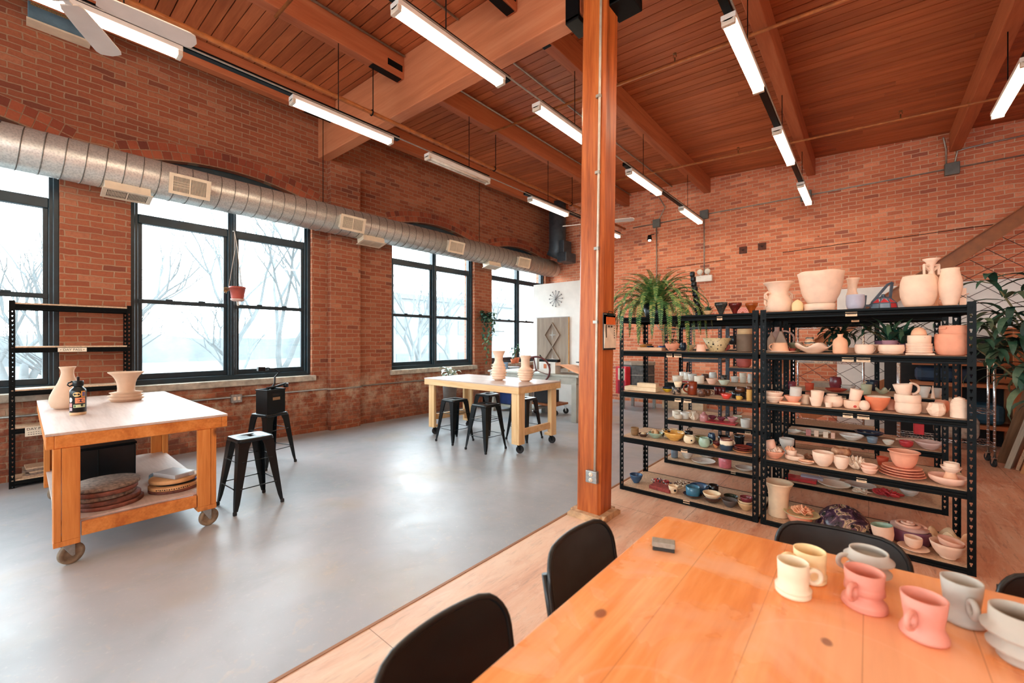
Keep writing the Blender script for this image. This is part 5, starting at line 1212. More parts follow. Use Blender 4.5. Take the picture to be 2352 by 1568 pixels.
for k in range(46):
    r = .016+RN.random()*.012; x, y = RN.uniform(-.17,.15), RN.uniform(-.12,.12); z = r*.9+RN.random()*.05*max(0,1-abs(x)*6)
    b.lathe([(r*.35,-r*.8),(r*.9,-r*.4),(r,0),(r*.9,r*.4),(r*.35,r*.8)], 10, c=(x,y,z), M=Matrix.Rotation(RN.random()*3,4,'X') @ Matrix.Rotation(RN.random()*3,4,'Y'))
b.build('beads', K('cream_beads', (236,222,190), .5), ec)

# chrome wire racks
def wire_rack(label, loc, W, D, levels, H, wheels):
    r = thing('wire_rack', label, 'rack', loc)
    for x in (0, W):
        for y in (0, D):
            m = MB().tube([(x,y,.12 if wheels else .0),(x,y,H)], .0135, 10)
            z = .2
            while z < H: m.lathe([(.0138,0),(.0148,.003),(.0148,.006),(.0138,.009)], 10, c=(x,y,z)); z += .05
            m.build('post', CHROME, r)
            if wheels: caster(r, x, y, .05, .12, RUB, 1.9, CHROME)
    for z in levels:
        m = MB()
        for y in (0, D):
            m.tube([(0,y,z),(W,y,z)], .004, 6).tube([(0,y,z-.03),(W,y,z-.03)], .004, 6)
            n = int(W/.05); m.tube([(W*k/n, y, z-.03*(k % 2)) for k in range(n+1)], .0028, 5)
        for x in (0, W): m.tube([(x,0,z),(x,D,z)], .004, 6).tube([(x,0,z-.03),(x,D,z-.03)], .004, 6)
        n = int(W/.028)
        for k in range(1, n): m.tube([(W*k/n,0,z+.003),(W*k/n,D,z+.003)], .0022, 4, cap=False)
        m.build('wire_shelf', CHROME, r)
    return r
wire_rack('chrome wire rack with a staff only strip in front of the back wall', (-.88,7.8,0), .82, .45, [1.78,1.25,.72,.3], 1.86, True)
wire_rack('chrome wire rack on casters beside the leaning boards', (.32,7.77,0), .86, .36, [1.32,.68,.28], 1.55, True)
so = thing('shelf_strip', 'white STAFF ONLY strip on the edge of a chrome wire rack', 'sign', (-.62,7.785,1.235))
MB().box(-.22,.22,-.003,0,-.016,.016).build('strip', PAPER, so)
text('lettering', 'STAFF ONLY', .026, INK, so, (.11,-.0035,0), (PI/2,0,0))
q = MB()
for k in range(18): q.box(-.2+k*.011, -.193+k*.011, -.0038, -.003, -.006, .006)
q.build('printing', K('blue_ink', (40,60,110), .8), so)
# items on chrome racks
def boxthing(name, label, cat, c, size, mat, rz=0, bev=.004, parts=()):
    o = MB().box(-size[0]/2,size[0]/2,-size[1]/2,size[1]/2,0,size[2]).build(name, mat, None, c, bevel=bev, rot=(0,0,rz)); return tag(o, label, cat)
boxthing('storage_tub', 'grey translucent tub on the chrome wire rack', 'tub', (-.5,8.0,.73), (.34,.26,.2), K('grey_tub', (170,160,146), .5))
boxthing('red_carton', 'small bright red carton low on the wire rack', 'carton', (.52,7.95,.29), (.1,.14,.14), K('red_carton', (206,30,40), .5))
boxthing('folded_cloths', 'folded pale cloth bundle on the right wire rack', 'cloth', (.78,7.95,.69), (.42,.24,.11), K('folded_cloth', (196,168,140), .9, 0, .3, 14), .05, .03)
boxthing('paper_sack', 'wrinkled pale paper sack low on the right wire rack', 'sack', (.87,7.95,.29), (.4,.28,.3), K('sack_paper', (150,132,116), .9, 0, .35, 16), .1, .07)
boxthing('drum_bowl', 'grey container with clay tools on the right wire rack', 'container', (.6,7.93,1.325), (.16,.16,.16), K('clear_tub', (136,124,112), .4), 0, .02)

# ------------------------------------------------------------------ pots
GC = dict(bisque=(240,208,182), bisqued=(222,186,156), bisque2=(236,212,186), pinkclay=(230,158,126), blush=(238,190,164), peach=(242,184,146), terra=(222,124,84), redclay=(172,66,46), redor=(196,76,46), redbrn2=(180,104,74), clayor=(204,132,84), tan=(208,170,124), white=(230,224,214), creamw=(232,218,198), cream=(238,216,180), creamy=(240,214,178), pale=(222,206,180), paleclay=(226,184,146), amber=(176,112,48), brown=(92,54,34), dkbrown=(70,44,36), navy=(28,44,64), blue=(44,76,130), steelblue=(52,92,132), teal=(60,120,148), bluedk=(36,60,86), bluegrey=(120,136,150), black=(18,22,24), gunmetal=(48,50,52), mudbrown=(116,94,76), yellow=(216,178,44), yellowo=(222,170,86), mustard=(206,160,70), ochre=(206,156,82), russet=(134,54,28), oxblood=(84,26,26), redbrown=(132,54,44), red=(206,64,52), redp=(196,60,64), coral=(226,110,96), plum=(134,60,72), maroon=(124,48,56), rose=(206,138,134), rosep=(218,118,126), mauve=(196,140,150), purple=(134,96,124), purplec=(126,78,104), celadon=(156,182,160), celadonp=(204,210,188), olive=(108,98,58), oliveg=(150,146,112), dkgreen=(36,52,42), dkgrey=(84,76,72), greyw=(206,200,190), greyclay=(168,142,122), pinkgrey=(190,150,134), beige=(216,190,150), bronze=(142,108,70), greengrey=(176,176,146), greenish=(206,196,150), lavender=(176,176,192), pinkwhite=(214,178,166), brownclay=(160,104,72), leather=(226,196,156), yellowish=(240,214,160), pink=(224,150,140))
GLOSSY = set('amber brown dkbrown navy blue steelblue teal bluedk black gunmetal yellow yellowo russet oxblood redbrown red celadon olive dkgreen purplec plum maroon rose rosep redp white bluegrey'.split())
PM = {}
def potmat(n):
    if n in PM: return PM[n]
    if n in GC:
        m = plain('glaze_'+n if n in GLOSSY else 'clay_'+n, GC[n], .22 if n in GLOSSY else .75, 0, .10 if n in GLOSSY else .045, 14, bump=0 if n in GLOSSY else .06)
    else:
        t = NT('patterned_'+n); v = t.coord()
        def vor(scale, feat='F1'):
            q = t.node('ShaderNodeTexVoronoi'); q.inputs['Scale'].default_value = scale; t.link(v, q.inputs['Vector']); return q.outputs['Distance']
        sp_ = t.node('ShaderNodeSeparateXYZ'); t.link(v, sp_.inputs[0]); z = sp_.outputs[2]
        rough = .4
        if n == 'dkpattern': col = t.ramp(t.noise(v, 40, 2), [(.45,(40,36,34)),(.52,(150,130,110))], 'CONSTANT')
        elif n == 'brownpat': col = t.ramp(vor(60), [(.2,(140,100,72)),(.4,(84,52,38))])
        elif n == 'bwpat': col = t.ramp(t.noise(v, 26, 1, .5, 1.5), [(0,(26,24,24)),(.5,(226,204,168))], 'CONSTANT')
        elif n == 'bwblue': col = t.ramp(t.math('ADD', t.math('MULTIPLY', z, 10), t.math('MULTIPLY', t.noise(v, 20, 2), .2)), [(0,(34,50,66)),(.58,(40,62,80)),(.64,(226,208,178)),(.98,(226,208,178)),(1,(110,58,48))])
        elif n == 'speck': col = t.mix(t.ramp(t.noise(v, 60, 3), [(.6,(0,0,0)),(.68,(255,255,255))]), t.ramp(t.noise(v, 6, 3), [(.3,(176,156,112)),(.7,(206,184,140))]), (96,74,50))
        elif n == 'flecked': col = t.ramp(vor(38), [(.16,(30,28,30)),(.28,(226,212,196))])
        elif n == 'hearts': col = t.ramp(vor(16), [(.14,(206,70,60)),(.2,(232,190,160))], 'CONSTANT'); rough = .7
        elif n == 'dotted': col = t.ramp(vor(30), [(.1,(190,160,150)),(.18,(240,212,184))]); rough = .8
        elif n == 'dotsp': col = t.ramp(vor(22), [(.14,(150,100,130)),(.22,(238,218,196))]); rough = .7
        elif n == 'marble': col = t.ramp(t.noise(v, 9, 5, .6, 2.2), [(.34,(22,22,30)),(.47,(62,44,64)),(.53,(96,70,92)),(.57,(206,182,144)),(.63,(34,32,38)),(.75,(150,120,104))]); rough = .25
        elif n == 'painted': col = t.ramp(t.math('FRACT', t.math('ADD', t.math('MULTIPLY', z, 26), t.math('MULTIPLY', t.noise(v, 30, 1), .7))), [(0,(90,76,64)),(.2,(214,178,140)),(.5,(196,110,80)),(.65,(214,178,140)),(.85,(96,116,120))], 'CONSTANT'); rough = .7
        elif n == 'brownring': col = t.ramp(t.noise(v, 10, 4, .6, 1.5), [(.35,(150,92,60)),(.55,(206,150,110)),(.7,(232,190,150))]); rough = .5
        elif n == 'navypat': col = t.ramp(vor(34), [(.12,(196,180,140)),(.2,(36,48,64))]); rough = .35
        elif n.startswith('glass'):
            c = {'glassg':(70,74,72),'glassr':(128,36,34),'glasso':(214,104,34)}[n]
            t.b.inputs['Transmission Weight'].default_value = .35; col = t.ramp(t.noise(v, 12, 2), [(.3,tuple(q*.7 for q in c)),(.7,c)]); rough = .15
        else: raise KeyError(n)
        m = t.base(col, rough)
    PM[n] = m; return m
PR = dict(
 bowl=[(.42,0),(.46,.05),(.45,.08),(.62,.22),(.82,.5),(.94,.8),(1,1)], bowl2=[(.5,0),(.54,.06),(1,1)], bowl3=[(.5,0),(.52,.05),(.72,.18),(.9,.42),(.98,.72),(1,1)],
 round=[(.6,0),(.78,.08),(.96,.3),(1,.52),(.95,.74),(.82,.92),(.8,1)], round2=[(.72,0),(.86,.07),(.98,.3),(1,.6),(.97,.9),(.95,1)],
 cup=[(.76,0),(.84,.05),(.92,.5),(1,1)], cyl=[(.92,0),(.98,.04),(1,.5),(1,1)], tapercup=[(.62,0),(.68,.06),(.88,.6),(1,1)], tapdownr=[(.8,0),(.86,.05),(.84,.5),(.9,.85),(1,1)],
 roundcup=[(.5,0),(.55,.04),(.82,.2),(.97,.5),(1,.8),(1,1)], basin=[(.5,0),(.55,.05),(.74,.3),(.86,.7),(.88,.9),(1,.95),(1,1)],
 plate=[(.6,0),(.64,.25),(.9,.65),(1,1)], plate2=[(.86,0),(.98,.3),(1,.6),(1,1)], bottle=[(.82,0),(.97,.06),(1,.35),(.98,.58),(.84,.72),(.5,.82),(.36,.86),(.35,.96),(.4,1)],
 barrel=[(.66,0),(.8,.08),(.96,.35),(1,.6),(.94,.85),(.86,.96),(.84,1)], talljar=[(.52,0),(.62,.04),(.86,.28),(1,.5),(.97,.66),(.82,.84),(.74,.93),(.76,1)],
 bigbowl=[(.52,0),(.6,.06),(.78,.3),(.9,.6),(.96,.85),(1,1)], cone=[(.3,0),(.4,.05),(.95,.75),(1,1)], drip=[(.32,0),(.34,.04),(.62,.42),(.9,.72),(1,.76),(.97,.84),(1,1)],
 flare=[(.66,0),(.68,.02),(.66,.4),(.68,.65),(.76,.82),(.9,.94),(1,1)], amphora=[(.68,0),(.8,.05),(.87,.22),(.84,.4),(.68,.52),(.6,.6),(.62,.72),(.76,.88),(.93,.97),(1,1)],
 sqvase=[(.6,0),(.7,.1),(.8,.4),(.7,.6),(.36,.68),(.24,.78),(.3,.86),(.6,.95),(.9,1)], bowlstand=[(.5,0),(.42,.06),(.4,.3),(.62,.4),(.94,.66),(1,1)])
CL = dict(egg=[(.4,0),(.7,.08),(.95,.3),(1,.46),(.9,.7),(.66,.9),(.35,.98),(0,1)], dome=[(1,0),(.98,.25),(.85,.6),(.55,.88),(.25,.98),(0,1)], lidjar=[(.8,0),(1,.3),(.9,.7),(.4,.85),(.3,1),(0,1)],
 dome2=[(1,0),(.985,.06),(.95,.25),(.82,.55),(.6,.8),(.42,.93),(.28,.99),(.24,1),(.22,.93),(0,.9)], eggjar=[(.8,0),(.96,.1),(1,.5),(.85,.7),(.4,.9),(.12,.97),(0,1)],
 tapdown=[(1,0),(.97,.06),(.8,.95),(.76,1),(0,1)], conedown=[(1,0),(.97,.06),(.62,.8),(.56,.98),(.5,1),(0,1)], cone2=[(.7,0),(.74,.05),(.3,.6),(.2,.8),(.22,.95),(0,1)])
def beehive(r, h, n=13):
    out = [(r*.9,0)]
    for k in range(n):
        z0 = h*.92*k/n; f = k/n
        env = 1 if f < .55 else math.sqrt(max(.08, 1-((f-.55)/.47)**2))
        out += [(r*env*.95, z0+.001), (r*env, z0+h*.4/n), (r*env*.95, z0+h*.85/n)]
    return out + [(r*.28,h*.95),(0,h)]
def place(o, x, y, z, tilt=0):
    o.location = (x,y,z)
def handle_pts(r, h, ang, big=1.0):
    d = Vector((math.cos(ang), math.sin(ang), 0)); P = []
    for k in range(13):
        a = PI*k/12; P.append(d*(r*.93 + math.sin(a)*h*.42*big) + Vector((0,0,h*.52+math.cos(a)*h*.33*big)))
    return P
VIEWR = {'R': .706, 'L': .706+PI, 'F': .706-PI/2}
def build_pot(kind, x, y, z, r, h, colr, name, cat, label, o):
    mt = potmat(colr); t = max(.003, min(.008, r*.08)); m = MB(); N = 40 if r > .05 else 26
    tilt = o.get('tilt', 0); rot = (0, math.radians(tilt)*.8, 0) if tilt else None
    z = z + (.0005) + (abs(math.sin(math.radians(tilt)))*r*.5 if tilt else 0)
    B = lambda mm=None, nm=name, mtt=None, par=None, **k: (mm or m).build(nm, mtt or mt, par, (x,y,z) if par is None else None, rot=rot if par is None else None, **k)
    rseed = random.Random(label)
    if kind in ('slab','slabr','box'):
        d = {'slab': r*.42, 'slabr': r*.62, 'box': r*.7}[kind]
        if kind == 'slabr' and r > .12: d = r*.55
        m.box(-r,r,-d,d,0,h); ob = B(bevel=.003)
        if colr == 'bisque' and kind == 'box' and h > .1:
            q = MB().bar((-.015,-d-.001,h*.45),(.015,-d-.001,h*.62),.002,.004).bar((.015,-d-.001,h*.45),(-.015,-d-.001,h*.62),.002,.004); B(q,'cross_mark',INK,ob)
    elif kind == 'house':
        m.prism([(-r,0),(r,0),(r,h*.42),(r*.25,h*.95),(r*.2,h),(-r*.2,h),(-r*.25,h*.95),(-r,h*.42)], 'y', -r*.5, r*.5); ob = B(bevel=.006)
    elif kind == 'arch':
        for q in (1,.72,.44): m.tube([(r*q*math.cos(a), 0, r*q*math.sin(a)*1.1+.0) for a in [PI*k/14 for k in range(15)]], r*.13, 8)
        ob = B()
    elif kind in ('ruffle','tongues'):
        n = (1 if o.get('soft') else 3) if kind == 'ruffle' else 4
        for L in range(n):
            f = 1 - L*.22; ph = rseed.random()*6; amp = .22+.1*rseed.random(); zb = h*.15*L; kf = 4 if o.get('soft') else rseed.choice((5,6,7))
            prof = [(r*f*.1,zb+h*.02),(r*f*.45,zb+h*.10),(r*f*.75,zb+h*.3),(r*f*.95,zb+h*.52),(r*f*.9,zb+h*.56),(r*f*.68,zb+h*.36),(r*f*.4,zb+h*.18),(0,zb+h*.12)]
            def fn(a, rr, zz, ph=ph, amp=amp, kf=kf, zb=zb, f=f):
                e = rr/(r*f); return rr*(1+amp*e*math.sin(kf*a+ph)*.8), zz + h*amp*e*e*math.cos(kf*a+ph)+ (h*.14 if zz > zb else 0)*(1-e)*0
            m.lathe(prof, 36, fn=fn, M=Matrix.Rotation(rseed.uniform(-.12,.12),4,'X'))
        lo = min(p[2] for p in m.v); m.v = [(a,b,c-lo) for a,b,c in m.v]
        ob = B()
    elif kind == 'petal':
        prof = wall_profile([(q*r, zz*h) for q, zz in ((.35,0),(.4,.1),(.6,.3),(.82,.62),(1,1))], .007)
        m.lathe(prof, 60, fn=lambda a, rr, zz: (rr*(1+.06*math.cos(5*a)*(zz/h)), zz*(1+.0)+ .26*h*math.cos(5*a)*(zz/h)**2)); ob = B()
    elif kind in ('facet','facetb'):
        if kind == 'facet': m.lathe(wall_profile([(q*r, zz*h) for q, zz in ((.8,0),(.95,.06),(1,.3),(.86,.55),(.72,.75),(.62,.84),(.66,.9),(.6,1))], .005), 9); m.sm = [False]*len(m.f)
        else: m.lathe(wall_profile([(q*r, zz*h) for q, zz in ((.55,0),(.8,.18),(1,.5),(.86,.78),(.74,1))], .006), 9, fn=lambda a, rr, zz: (rr*(1+.05*math.sin(3*a+9*zz/h)), zz)); m.sm = [False]*len(m.f)
        ob = B()
    elif kind == 'beehive': m.lathe([(0,0)]+beehive(r,h), 40); ob = B()
    elif kind == 'beads':
        for k in range(26):
            u = k/25; m.lathe([(0,-.011),(.008,-.008),(.011,0),(.008,.008),(0,.011)], 8, c=(r*(2*u-1), .06*math.sin(u*3), .0115))
        ob = B(); ob['kind'] = 'stuff'
    elif kind == 'twist':
        prof = wall_profile([(q*r, zz*h) for q, zz in ((.7,0),(.85,.1),(.7,.3),(.92,.45),(.66,.62),(.7,.8),(.9,.95),(1,1))], .006)
        m.lathe(prof, 36, fn=lambda a, rr, zz: (rr*(1+.1*math.sin(3*a+8*zz/h)), zz)); ob = B()
    elif kind in CL:
        prof = [(q*r, zz*h) for q, zz in CL[kind]]
        m.lathe([(0,0)]+prof if prof[0][0] > 0 else prof, N); ob = B()
    else:
        prof = [(q*r, zz*h) for q, zz in PR[kind]]
        if kind == 'barrel' or o.get('rough'):
            pass
        fn = None
        if o.get('rough'):
            s1 = rseed.random()*6; fn = lambda a, rr, zz: (rr*(1+.012*math.sin(7*a+s1+zz*40)+.012*math.sin(11*a-zz*60)), zz+(.02*r*math.sin(5*a+s1) if zz > h*.9 else 0))
        if o.get('inner'):
            k = len(prof); m.lathe([(0,0)]+prof, N, mi=0); m.lathe([(prof[-1][0],prof[-1][1]),(prof[-1][0]-t,prof[-1][1])]+[(max(q-t,.001),zz) for q,zz in prof if zz > t][::-1]+[(0,t)], N, mi=1)
            ob = B(None, name, [mt, potmat(o['inner'])])
        else:
            m.lathe(wall_profile(prof, t), N, fn=fn); ob = B()
    if o.get('h'):
        a = VIEWR[o['h']] + rseed.uniform(-.25,.25)
        hr = max(.0035, min(.008, h*.07))*(1.5 if o.get('hb') else 1)
        B(MB().tube(handle_pts(r*(.92 if kind not in ('round','roundcup','round2') else .97), h, a, o.get('hb',1)), hr, 8), 'handle', potmat('cream') if 'cream handle' in label else (potmat('greyw') if 'grey handle' in label else mt), ob)
    if o.get('lid'):
        q = MB().lathe([(0,h),(r*1.02,h),(r*1.05,h+.012),(r*.98,h+.03),(0,h+.034)], N)
        if kind == 'cyl' and r > .06: q = MB().lathe([(r*.7,h*.98),(r*.92,h*.985),(r*.9,h+.05),(r*.86,h+.052),(r*.7,h)], N)
        l = B(q, 'lid', potmat(o['lid']), ob)
        if o.get('knob'): B(MB().tube([(.012*math.cos(a),0,h+.045+.012*math.sin(a)) for a in [k*PI/5 for k in range(10)]], .004, 6, closed=True), 'knob', potmat(o['lid']), l)
    if o.get('holes'):
        q = MB()
        for k in range(34):
            a = rseed.random()*2*PI; zz = h*rseed.uniform(.2,.8); rr = r*(.5+.5*zz/h)+.0008; s = rseed.choice((.004,.006,.009))
            q.lathe([(s,0),(s,.0012),(0,.0012)], 10, M=Matrix.Translation((rr*math.cos(a), rr*math.sin(a), zz)) @ Matrix.Rotation(a,4,'Z') @ Matrix.Rotation(PI/2+.42-.84*0,4,'Y'))
        B(q, 'pierced_holes', DARK, ob)
    if o.get('holes2'):
        q = MB()
        for a, zz, s in ((-2.6,.62,.018),(-1.75,.36,.016),(-1.2,.5,.013),(-.6,.3,.015),(-2.2,.12,.012)):
            rr = r*math.sqrt(max(.05,1-(zz)**1.7)); nrm = Vector((math.cos(a)*math.cos(zz), math.sin(a)*math.cos(zz), math.sin(zz)))
            q.lathe([(s,-.004),(s,.004),(0,.004)], 14, M=Matrix.Translation((rr*math.cos(a), rr*math.sin(a), zz*h)) @ nrm.to_track_quat('Z','Y').to_matrix().to_4x4())
        B(q, 'dark_holes', DARK, ob)
    if o.get('curl'):
        for s in (-1,1):
            d = Vector((math.cos(.706), math.sin(.706), 0))*s
            P = [d*(r*.5)+Vector((0,0,h*.62)), d*(r*.8)+Vector((0,0,h*.68)), d*(r*1.0)+Vector((0,0,h*.6)), d*(r*1.02)+Vector((0,0,h*.48)), d*(r*.88)+Vector((0,0,h*.4)), d*(r*.86)+Vector((0,0,h*.52)), d*(r*.94)+Vector((0,0,h*.58))]
            B(MB().tube(P, .009, 8).tube([p+Vector((0,0,-h*.2)) for p in P[2:5]], .008, 8), 'curled_handle', mt, ob)
    if o.get('sq'):
        for s in (-1,1):
            d = Vector((math.cos(.706), math.sin(.706), 0))*s
            q = MB()
            for p0, p1 in (((.28,.87),(1.0,.88)),((1.0,.88),(.95,.68)),((.22,.76),(.97,.86))): q.bar(d*(r*p0[0])+Vector((0,0,h*p0[1])), d*(r*p1[0])+Vector((0,0,h*p1[1])), .014, .014)
            B(q, 'square_handle', mt, ob)
    if o.get('lugs'):
        for s in (-1,1):
            d = Vector((math.cos(.706), math.sin(.706), 0))*s
            B(MB().bar(d*r*.95+Vector((0,0,h*.8)), d*r*1.12+Vector((0,0,h*.8)), .05, .016), 'lug_handle', mt, ob, bevel=.005)
    if o.get('spiral'):
        q = MB().lathe([(0,h+.001),(r*.92,h+.001),(r*.9,h+.016),(0,h+.02)], N)
        l = B(q, 'lid', potmat('pinkwhite'), ob)
        P = [(r*(.75-.68*k/40)*math.cos(k*.38), r*(.75-.68*k/40)*math.sin(k*.38), h+.02+.02*k/40) for k in range(41)]
        B(MB().tube(P, .010, 8), 'spiral_coil', potmat('blush'), l)
    if o.get('stamp'): B(MB().lathe([(.012,0),(.012,.001),(0,.001)], 14, M=Matrix.Translation((r*.87*math.cos(VIEWR['F']), r*.87*math.sin(VIEWR['F']), h*.5)) @ Matrix.Rotation(VIEWR['F'],4,'Z') @ Matrix.Rotation(PI/2,4,'Y')), 'stamp', INK, ob)
    if o.get('hole'): B(MB().lathe([(.008,0),(.008,.002),(0,.002)], 12, M=Matrix.Translation((r*.985*math.cos(VIEWR['F']), r*.985*math.sin(VIEWR['F']), h*.5)) @ Matrix.Rotation(VIEWR['F'],4,'Z') @ Matrix.Rotation(PI/2,4,'Y')), 'spout_hole', DARK, ob)
    if o.get('bulbs'):
        for k in range(5):
            a = k*1.3; s = .02+.008*rseed.random()
            bo = MB().lathe([(0,0),(s*.6,.1*s),(s,.7*s),(s*.8,1.4*s),(s*.3,1.9*s),(0,2.1*s)], 14).build('clay_bulb', potmat('bronze' if k % 2 else 'tan'), None, (x+r*.42*math.cos(a)*(k > 0), y+r*.42*math.sin(a)*(k > 0), z+h*(.55 if k else .62)))
            tag(bo, 'brown clay bulb, one of five in the pale green bowl', 'ornament', 'bulbs in the pale green bowl')
    if o.get('shell'):
        so_ = MB().lathe([(0,0),(.02,.004),(.03,.014),(.02,.026),(0,.032)], 14, fn=lambda a, rr, zz: (rr*(1+.15*math.sin(5*a)), zz)).build('shell', potmat('beige'), None, (x,y,z+h*.45)); tag(so_, 'pale shell lying in the dark brown dish', 'shell')
    if o.get('fish'):
        fo = MB().prism([(-.05,0),(-.02,-.02),(.02,-.018),(.04,0),(.055,-.016),(.055,.016),(.04,0),(.02,.018),(-.02,.02)], 'z', 0, .012).build('clay_fish', potmat('peach'), None, (x,y,z+h*.9+.001), bevel=.003); tag(fo, 'peach clay fish lying on the small bisque plate', 'ornament')
    if o.get('succ'):
        q = MB()
        for k in range(26): leafblade(q, Vector((0,0,h*.5)), k*2.4, 1.3-.035*k*1.0, .07, .016, .25)
        B(q, 'succulent', LEAFG, ob)
    if o.get('vine'):
        q = MB()
        for k in range(5):
            a = rseed.random()*6; top = Vector((.02*math.cos(a),.02*math.sin(a),h))
            P = [top]
            for j in range(7): P.append(P[-1]+Vector((rseed.uniform(-.015,.02), rseed.uniform(-.02,.02), .035 if k < 3 else (.02-.012*j))))
            q.tube(P, .002, 4)
            for p in P[1:]: leafblade(q, p, rseed.random()*6, .3, .06, .035, .5)
        B(q, 'trailing_vine', LEAFD, ob)
    if o.get('drac'):
        q = MB()
        for k in range(20): leafblade(q, Vector((0,0,h)), k*2.4, rseed.uniform(.5,1.35), rseed.uniform(.16,.26), .03, .7)
        B(q, 'leaves', LEAFG, ob)
    grp = None
    for nn in ('two','three','four','five'):
        if ' of %s ' % nn in label: grp = '%ss %s' % (name.replace('_',' '), label.split(' of %s ' % nn)[1])
    if 'second row' in label and not grp: grp = '%ss on the second row racks' % name.replace('_',' ')
    return tag(ob, label, cat, grp)
def leafblade(m, p, az, elev, L, w, droop, n=5, fold=.25):
    """strap leaf: az azimuth, elev start elevation, droops by 'droop' radians along it"""
    p = Vector(p); e = elev; L0 = []; C0 = []; R0 = []
    side = Vector((-math.sin(az), math.cos(az), 0))
    for k in range(n+1):
        u = k/n; ww = w*.5*(math.sin(PI*min(1, .12+.88*u))**.75 if u < 1 else .02)
        d = Vector((math.cos(az)*math.cos(e), math.sin(az)*math.cos(e), math.sin(e))); up = side.cross(d)*-1
        C0.append(p.copy()); L0.append(p+side*ww+up*ww*fold); R0.append(p-side*ww+up*ww*fold)
        p = p + d*(L/n); e -= droop*2/n*(.4+u)
    vs = L0+C0+R0; k1 = n+1; fs = []
    for k in range(n):
        fs.append((k,k+1,k1+k+1,k1+k)); fs.append((k1+k,k1+k+1,2*k1+k+1,2*k1+k))
    m.add(vs, fs, True)
def leafmat(name, c1, c2, c3):
    t = NT(name); g = t.node('ShaderNodeNewGeometry'); v = t.coord()
    col = t.ramp(t.math('ADD', t.math('MULTIPLY', g.outputs['Random Per Island'], .7), t.math('MULTIPLY', t.noise(v, 20, 3), .3)), [(.1,c1),(.5,c2),(.95,c3)])
    t.b.inputs['Transmission Weight'].default_value = 0
    return t.base(col, .45, 0, .4)
LEAFG = leafmat('leaf_green', (24,58,48), (44,88,66), (110,136,96))
LEAFD = leafmat('leaf_dark', (16,40,36), (28,62,50), (58,92,66))
LEAFP = leafmat('leaf_dracaena', (18,44,40), (40,80,62), (132,146,112))
LEAFF = leafmat('fern_green', (40,84,48), (82,132,68), (166,172,96))
LEAFV = leafmat('leaf_variegated', (120,138,122), (190,200,180), (226,224,206))
for P_ in POTS: build_pot(*P_[:10], P_[11])
# extra pieces on the front left bottom shelf
bp = tag(MB().box(-.11,.11,-.075,.075,0,.035).build('clay_brick', potmat('redbrown') if False else plain('red_brick_slab', (150,62,56), .75, 0, .3, 30), None, (-1.60,4.24,.0445), bevel=.006, rot=(0,0,-.1)), 'dark red brick slab on bottom shelf beside blue bowl', 'brick')
for nm, x, y, cols, lb in (('bead_garland',-1.68,4.42,((206,60,60),(240,226,214),(60,60,80)),'heap of red and white beads behind the red brick slab'),('bead_garland',-1.46,4.50,((216,190,160),(236,220,196),(130,90,70)),'heap of cream and brown beads behind the red brick slab')):
    g = thing(nm, lb, 'ornament', (x,y,.0445)); g['kind'] = 'stuff'
    for c in cols:
        m = MB()
        for k in range(46):
            r = RN.uniform(.005,.011); a = RN.random()*2*PI; d = .105*math.sqrt(RN.random()); z = r+RN.random()*.045*(1-d/.12)
            m.lathe([(0,-r),(r*.8,-r*.55),(r,0),(r*.8,r*.55),(0,r)], 7, c=(d*math.cos(a), d*math.sin(a)*.8, z))
        m.build('beads', K('bead_%d%d%d' % c, c, .35), g)
sp_ = thing('wooden_spoon', 'pale pestle-like spoon leaning by the stamped cream cup', 'spoon', (-1.455,4.27,.0445), .2)
MB().tube([(-.03,-.03,.015),(.02,.02,.03),(.09,.09,.06)], [.008,.006,.009], 8).lathe([(0,0),(.02,.005),(.022,.016),(0,.022)], 12, c=(-.04,-.04,0)).build('spoon_body', potmat('beige'), sp_)
# ridged black column sculpture and stained teapot, coral branch on top shelves
rc = MB(); 
for k in range(9):
    r = .036-.0016*k; z = .05*k
    rc.lathe([(r*.8,z),(r,z+.008),(r,z+.04),(r*.8,z+.048),(r*.6,z+.05)], 14, M=Matrix.Translation((-.008*k,0,0)))
tag(rc.build('ridged_totem', BLK2, None, (-1.28,4.36,1.8005)), 'tall black ridged totem right of the fern', 'sculpture')
tp = thing('angular_teapot', 'angular blue grey teapot with red triangles on top shelf', 'teapot', (.085,4.30,1.8005), .5)
LEADM = K('lead_blue_line', (70,82,96), .5); GB = potmat('bluegrey'); GR = potmat('redp')
m = MB(); n = 8
for lvl, ((r0,z0),(r1,z1)) in enumerate((((.085,0),(.078,.045)),((.078,.045),(.045,.082)),((.045,.082),(.012,.095)))):
    for k in range(n):
        a0, a1 = 2*PI*k/n, 2*PI*(k+1)/n
        P = [(r0*math.cos(a0),r0*math.sin(a0),z0),(r0*math.cos(a1),r0*math.sin(a1),z0),(r1*math.cos(a1),r1*math.sin(a1),z1),(r1*math.cos(a0),r1*math.sin(a0),z1)]
        if lvl == 1:
            mid = ((r1)*math.cos((a0+a1)/2),(r1)*math.sin((a0+a1)/2),z1)
            m.add(P+[mid], [(0,1,4)], mi=1); m.add(P+[mid], [(1,2,4),(3,0,4)], mi=0)
        else: m.add(P, [(0,1,2,3)], mi=0 if k % 3 else 1)
m.add([(.085*math.cos(2*PI*k/n),.085*math.sin(2*PI*k/n),0) for k in range(n)], [tuple(reversed(range(n)))])
m.build('body', [GB, GR], tp)
lm = MB()
for k in range(n):
    a = 2*PI*k/n; lm.tube([(r*math.cos(a),r*math.sin(a),z) for r, z in ((.086,0),(.079,.045),(.046,.083),(.012,.096))], .0035, 5)
for r, z in ((.079,.045),(.046,.083)): lm.tube([(r*math.cos(2*PI*k/n),r*math.sin(2*PI*k/n),z) for k in range(n)], .0035, 5, closed=True)
lm.lathe([(0,.09),(.014,.095),(.01,.115),(0,.118)], 8).build('leading', LEADM, tp)
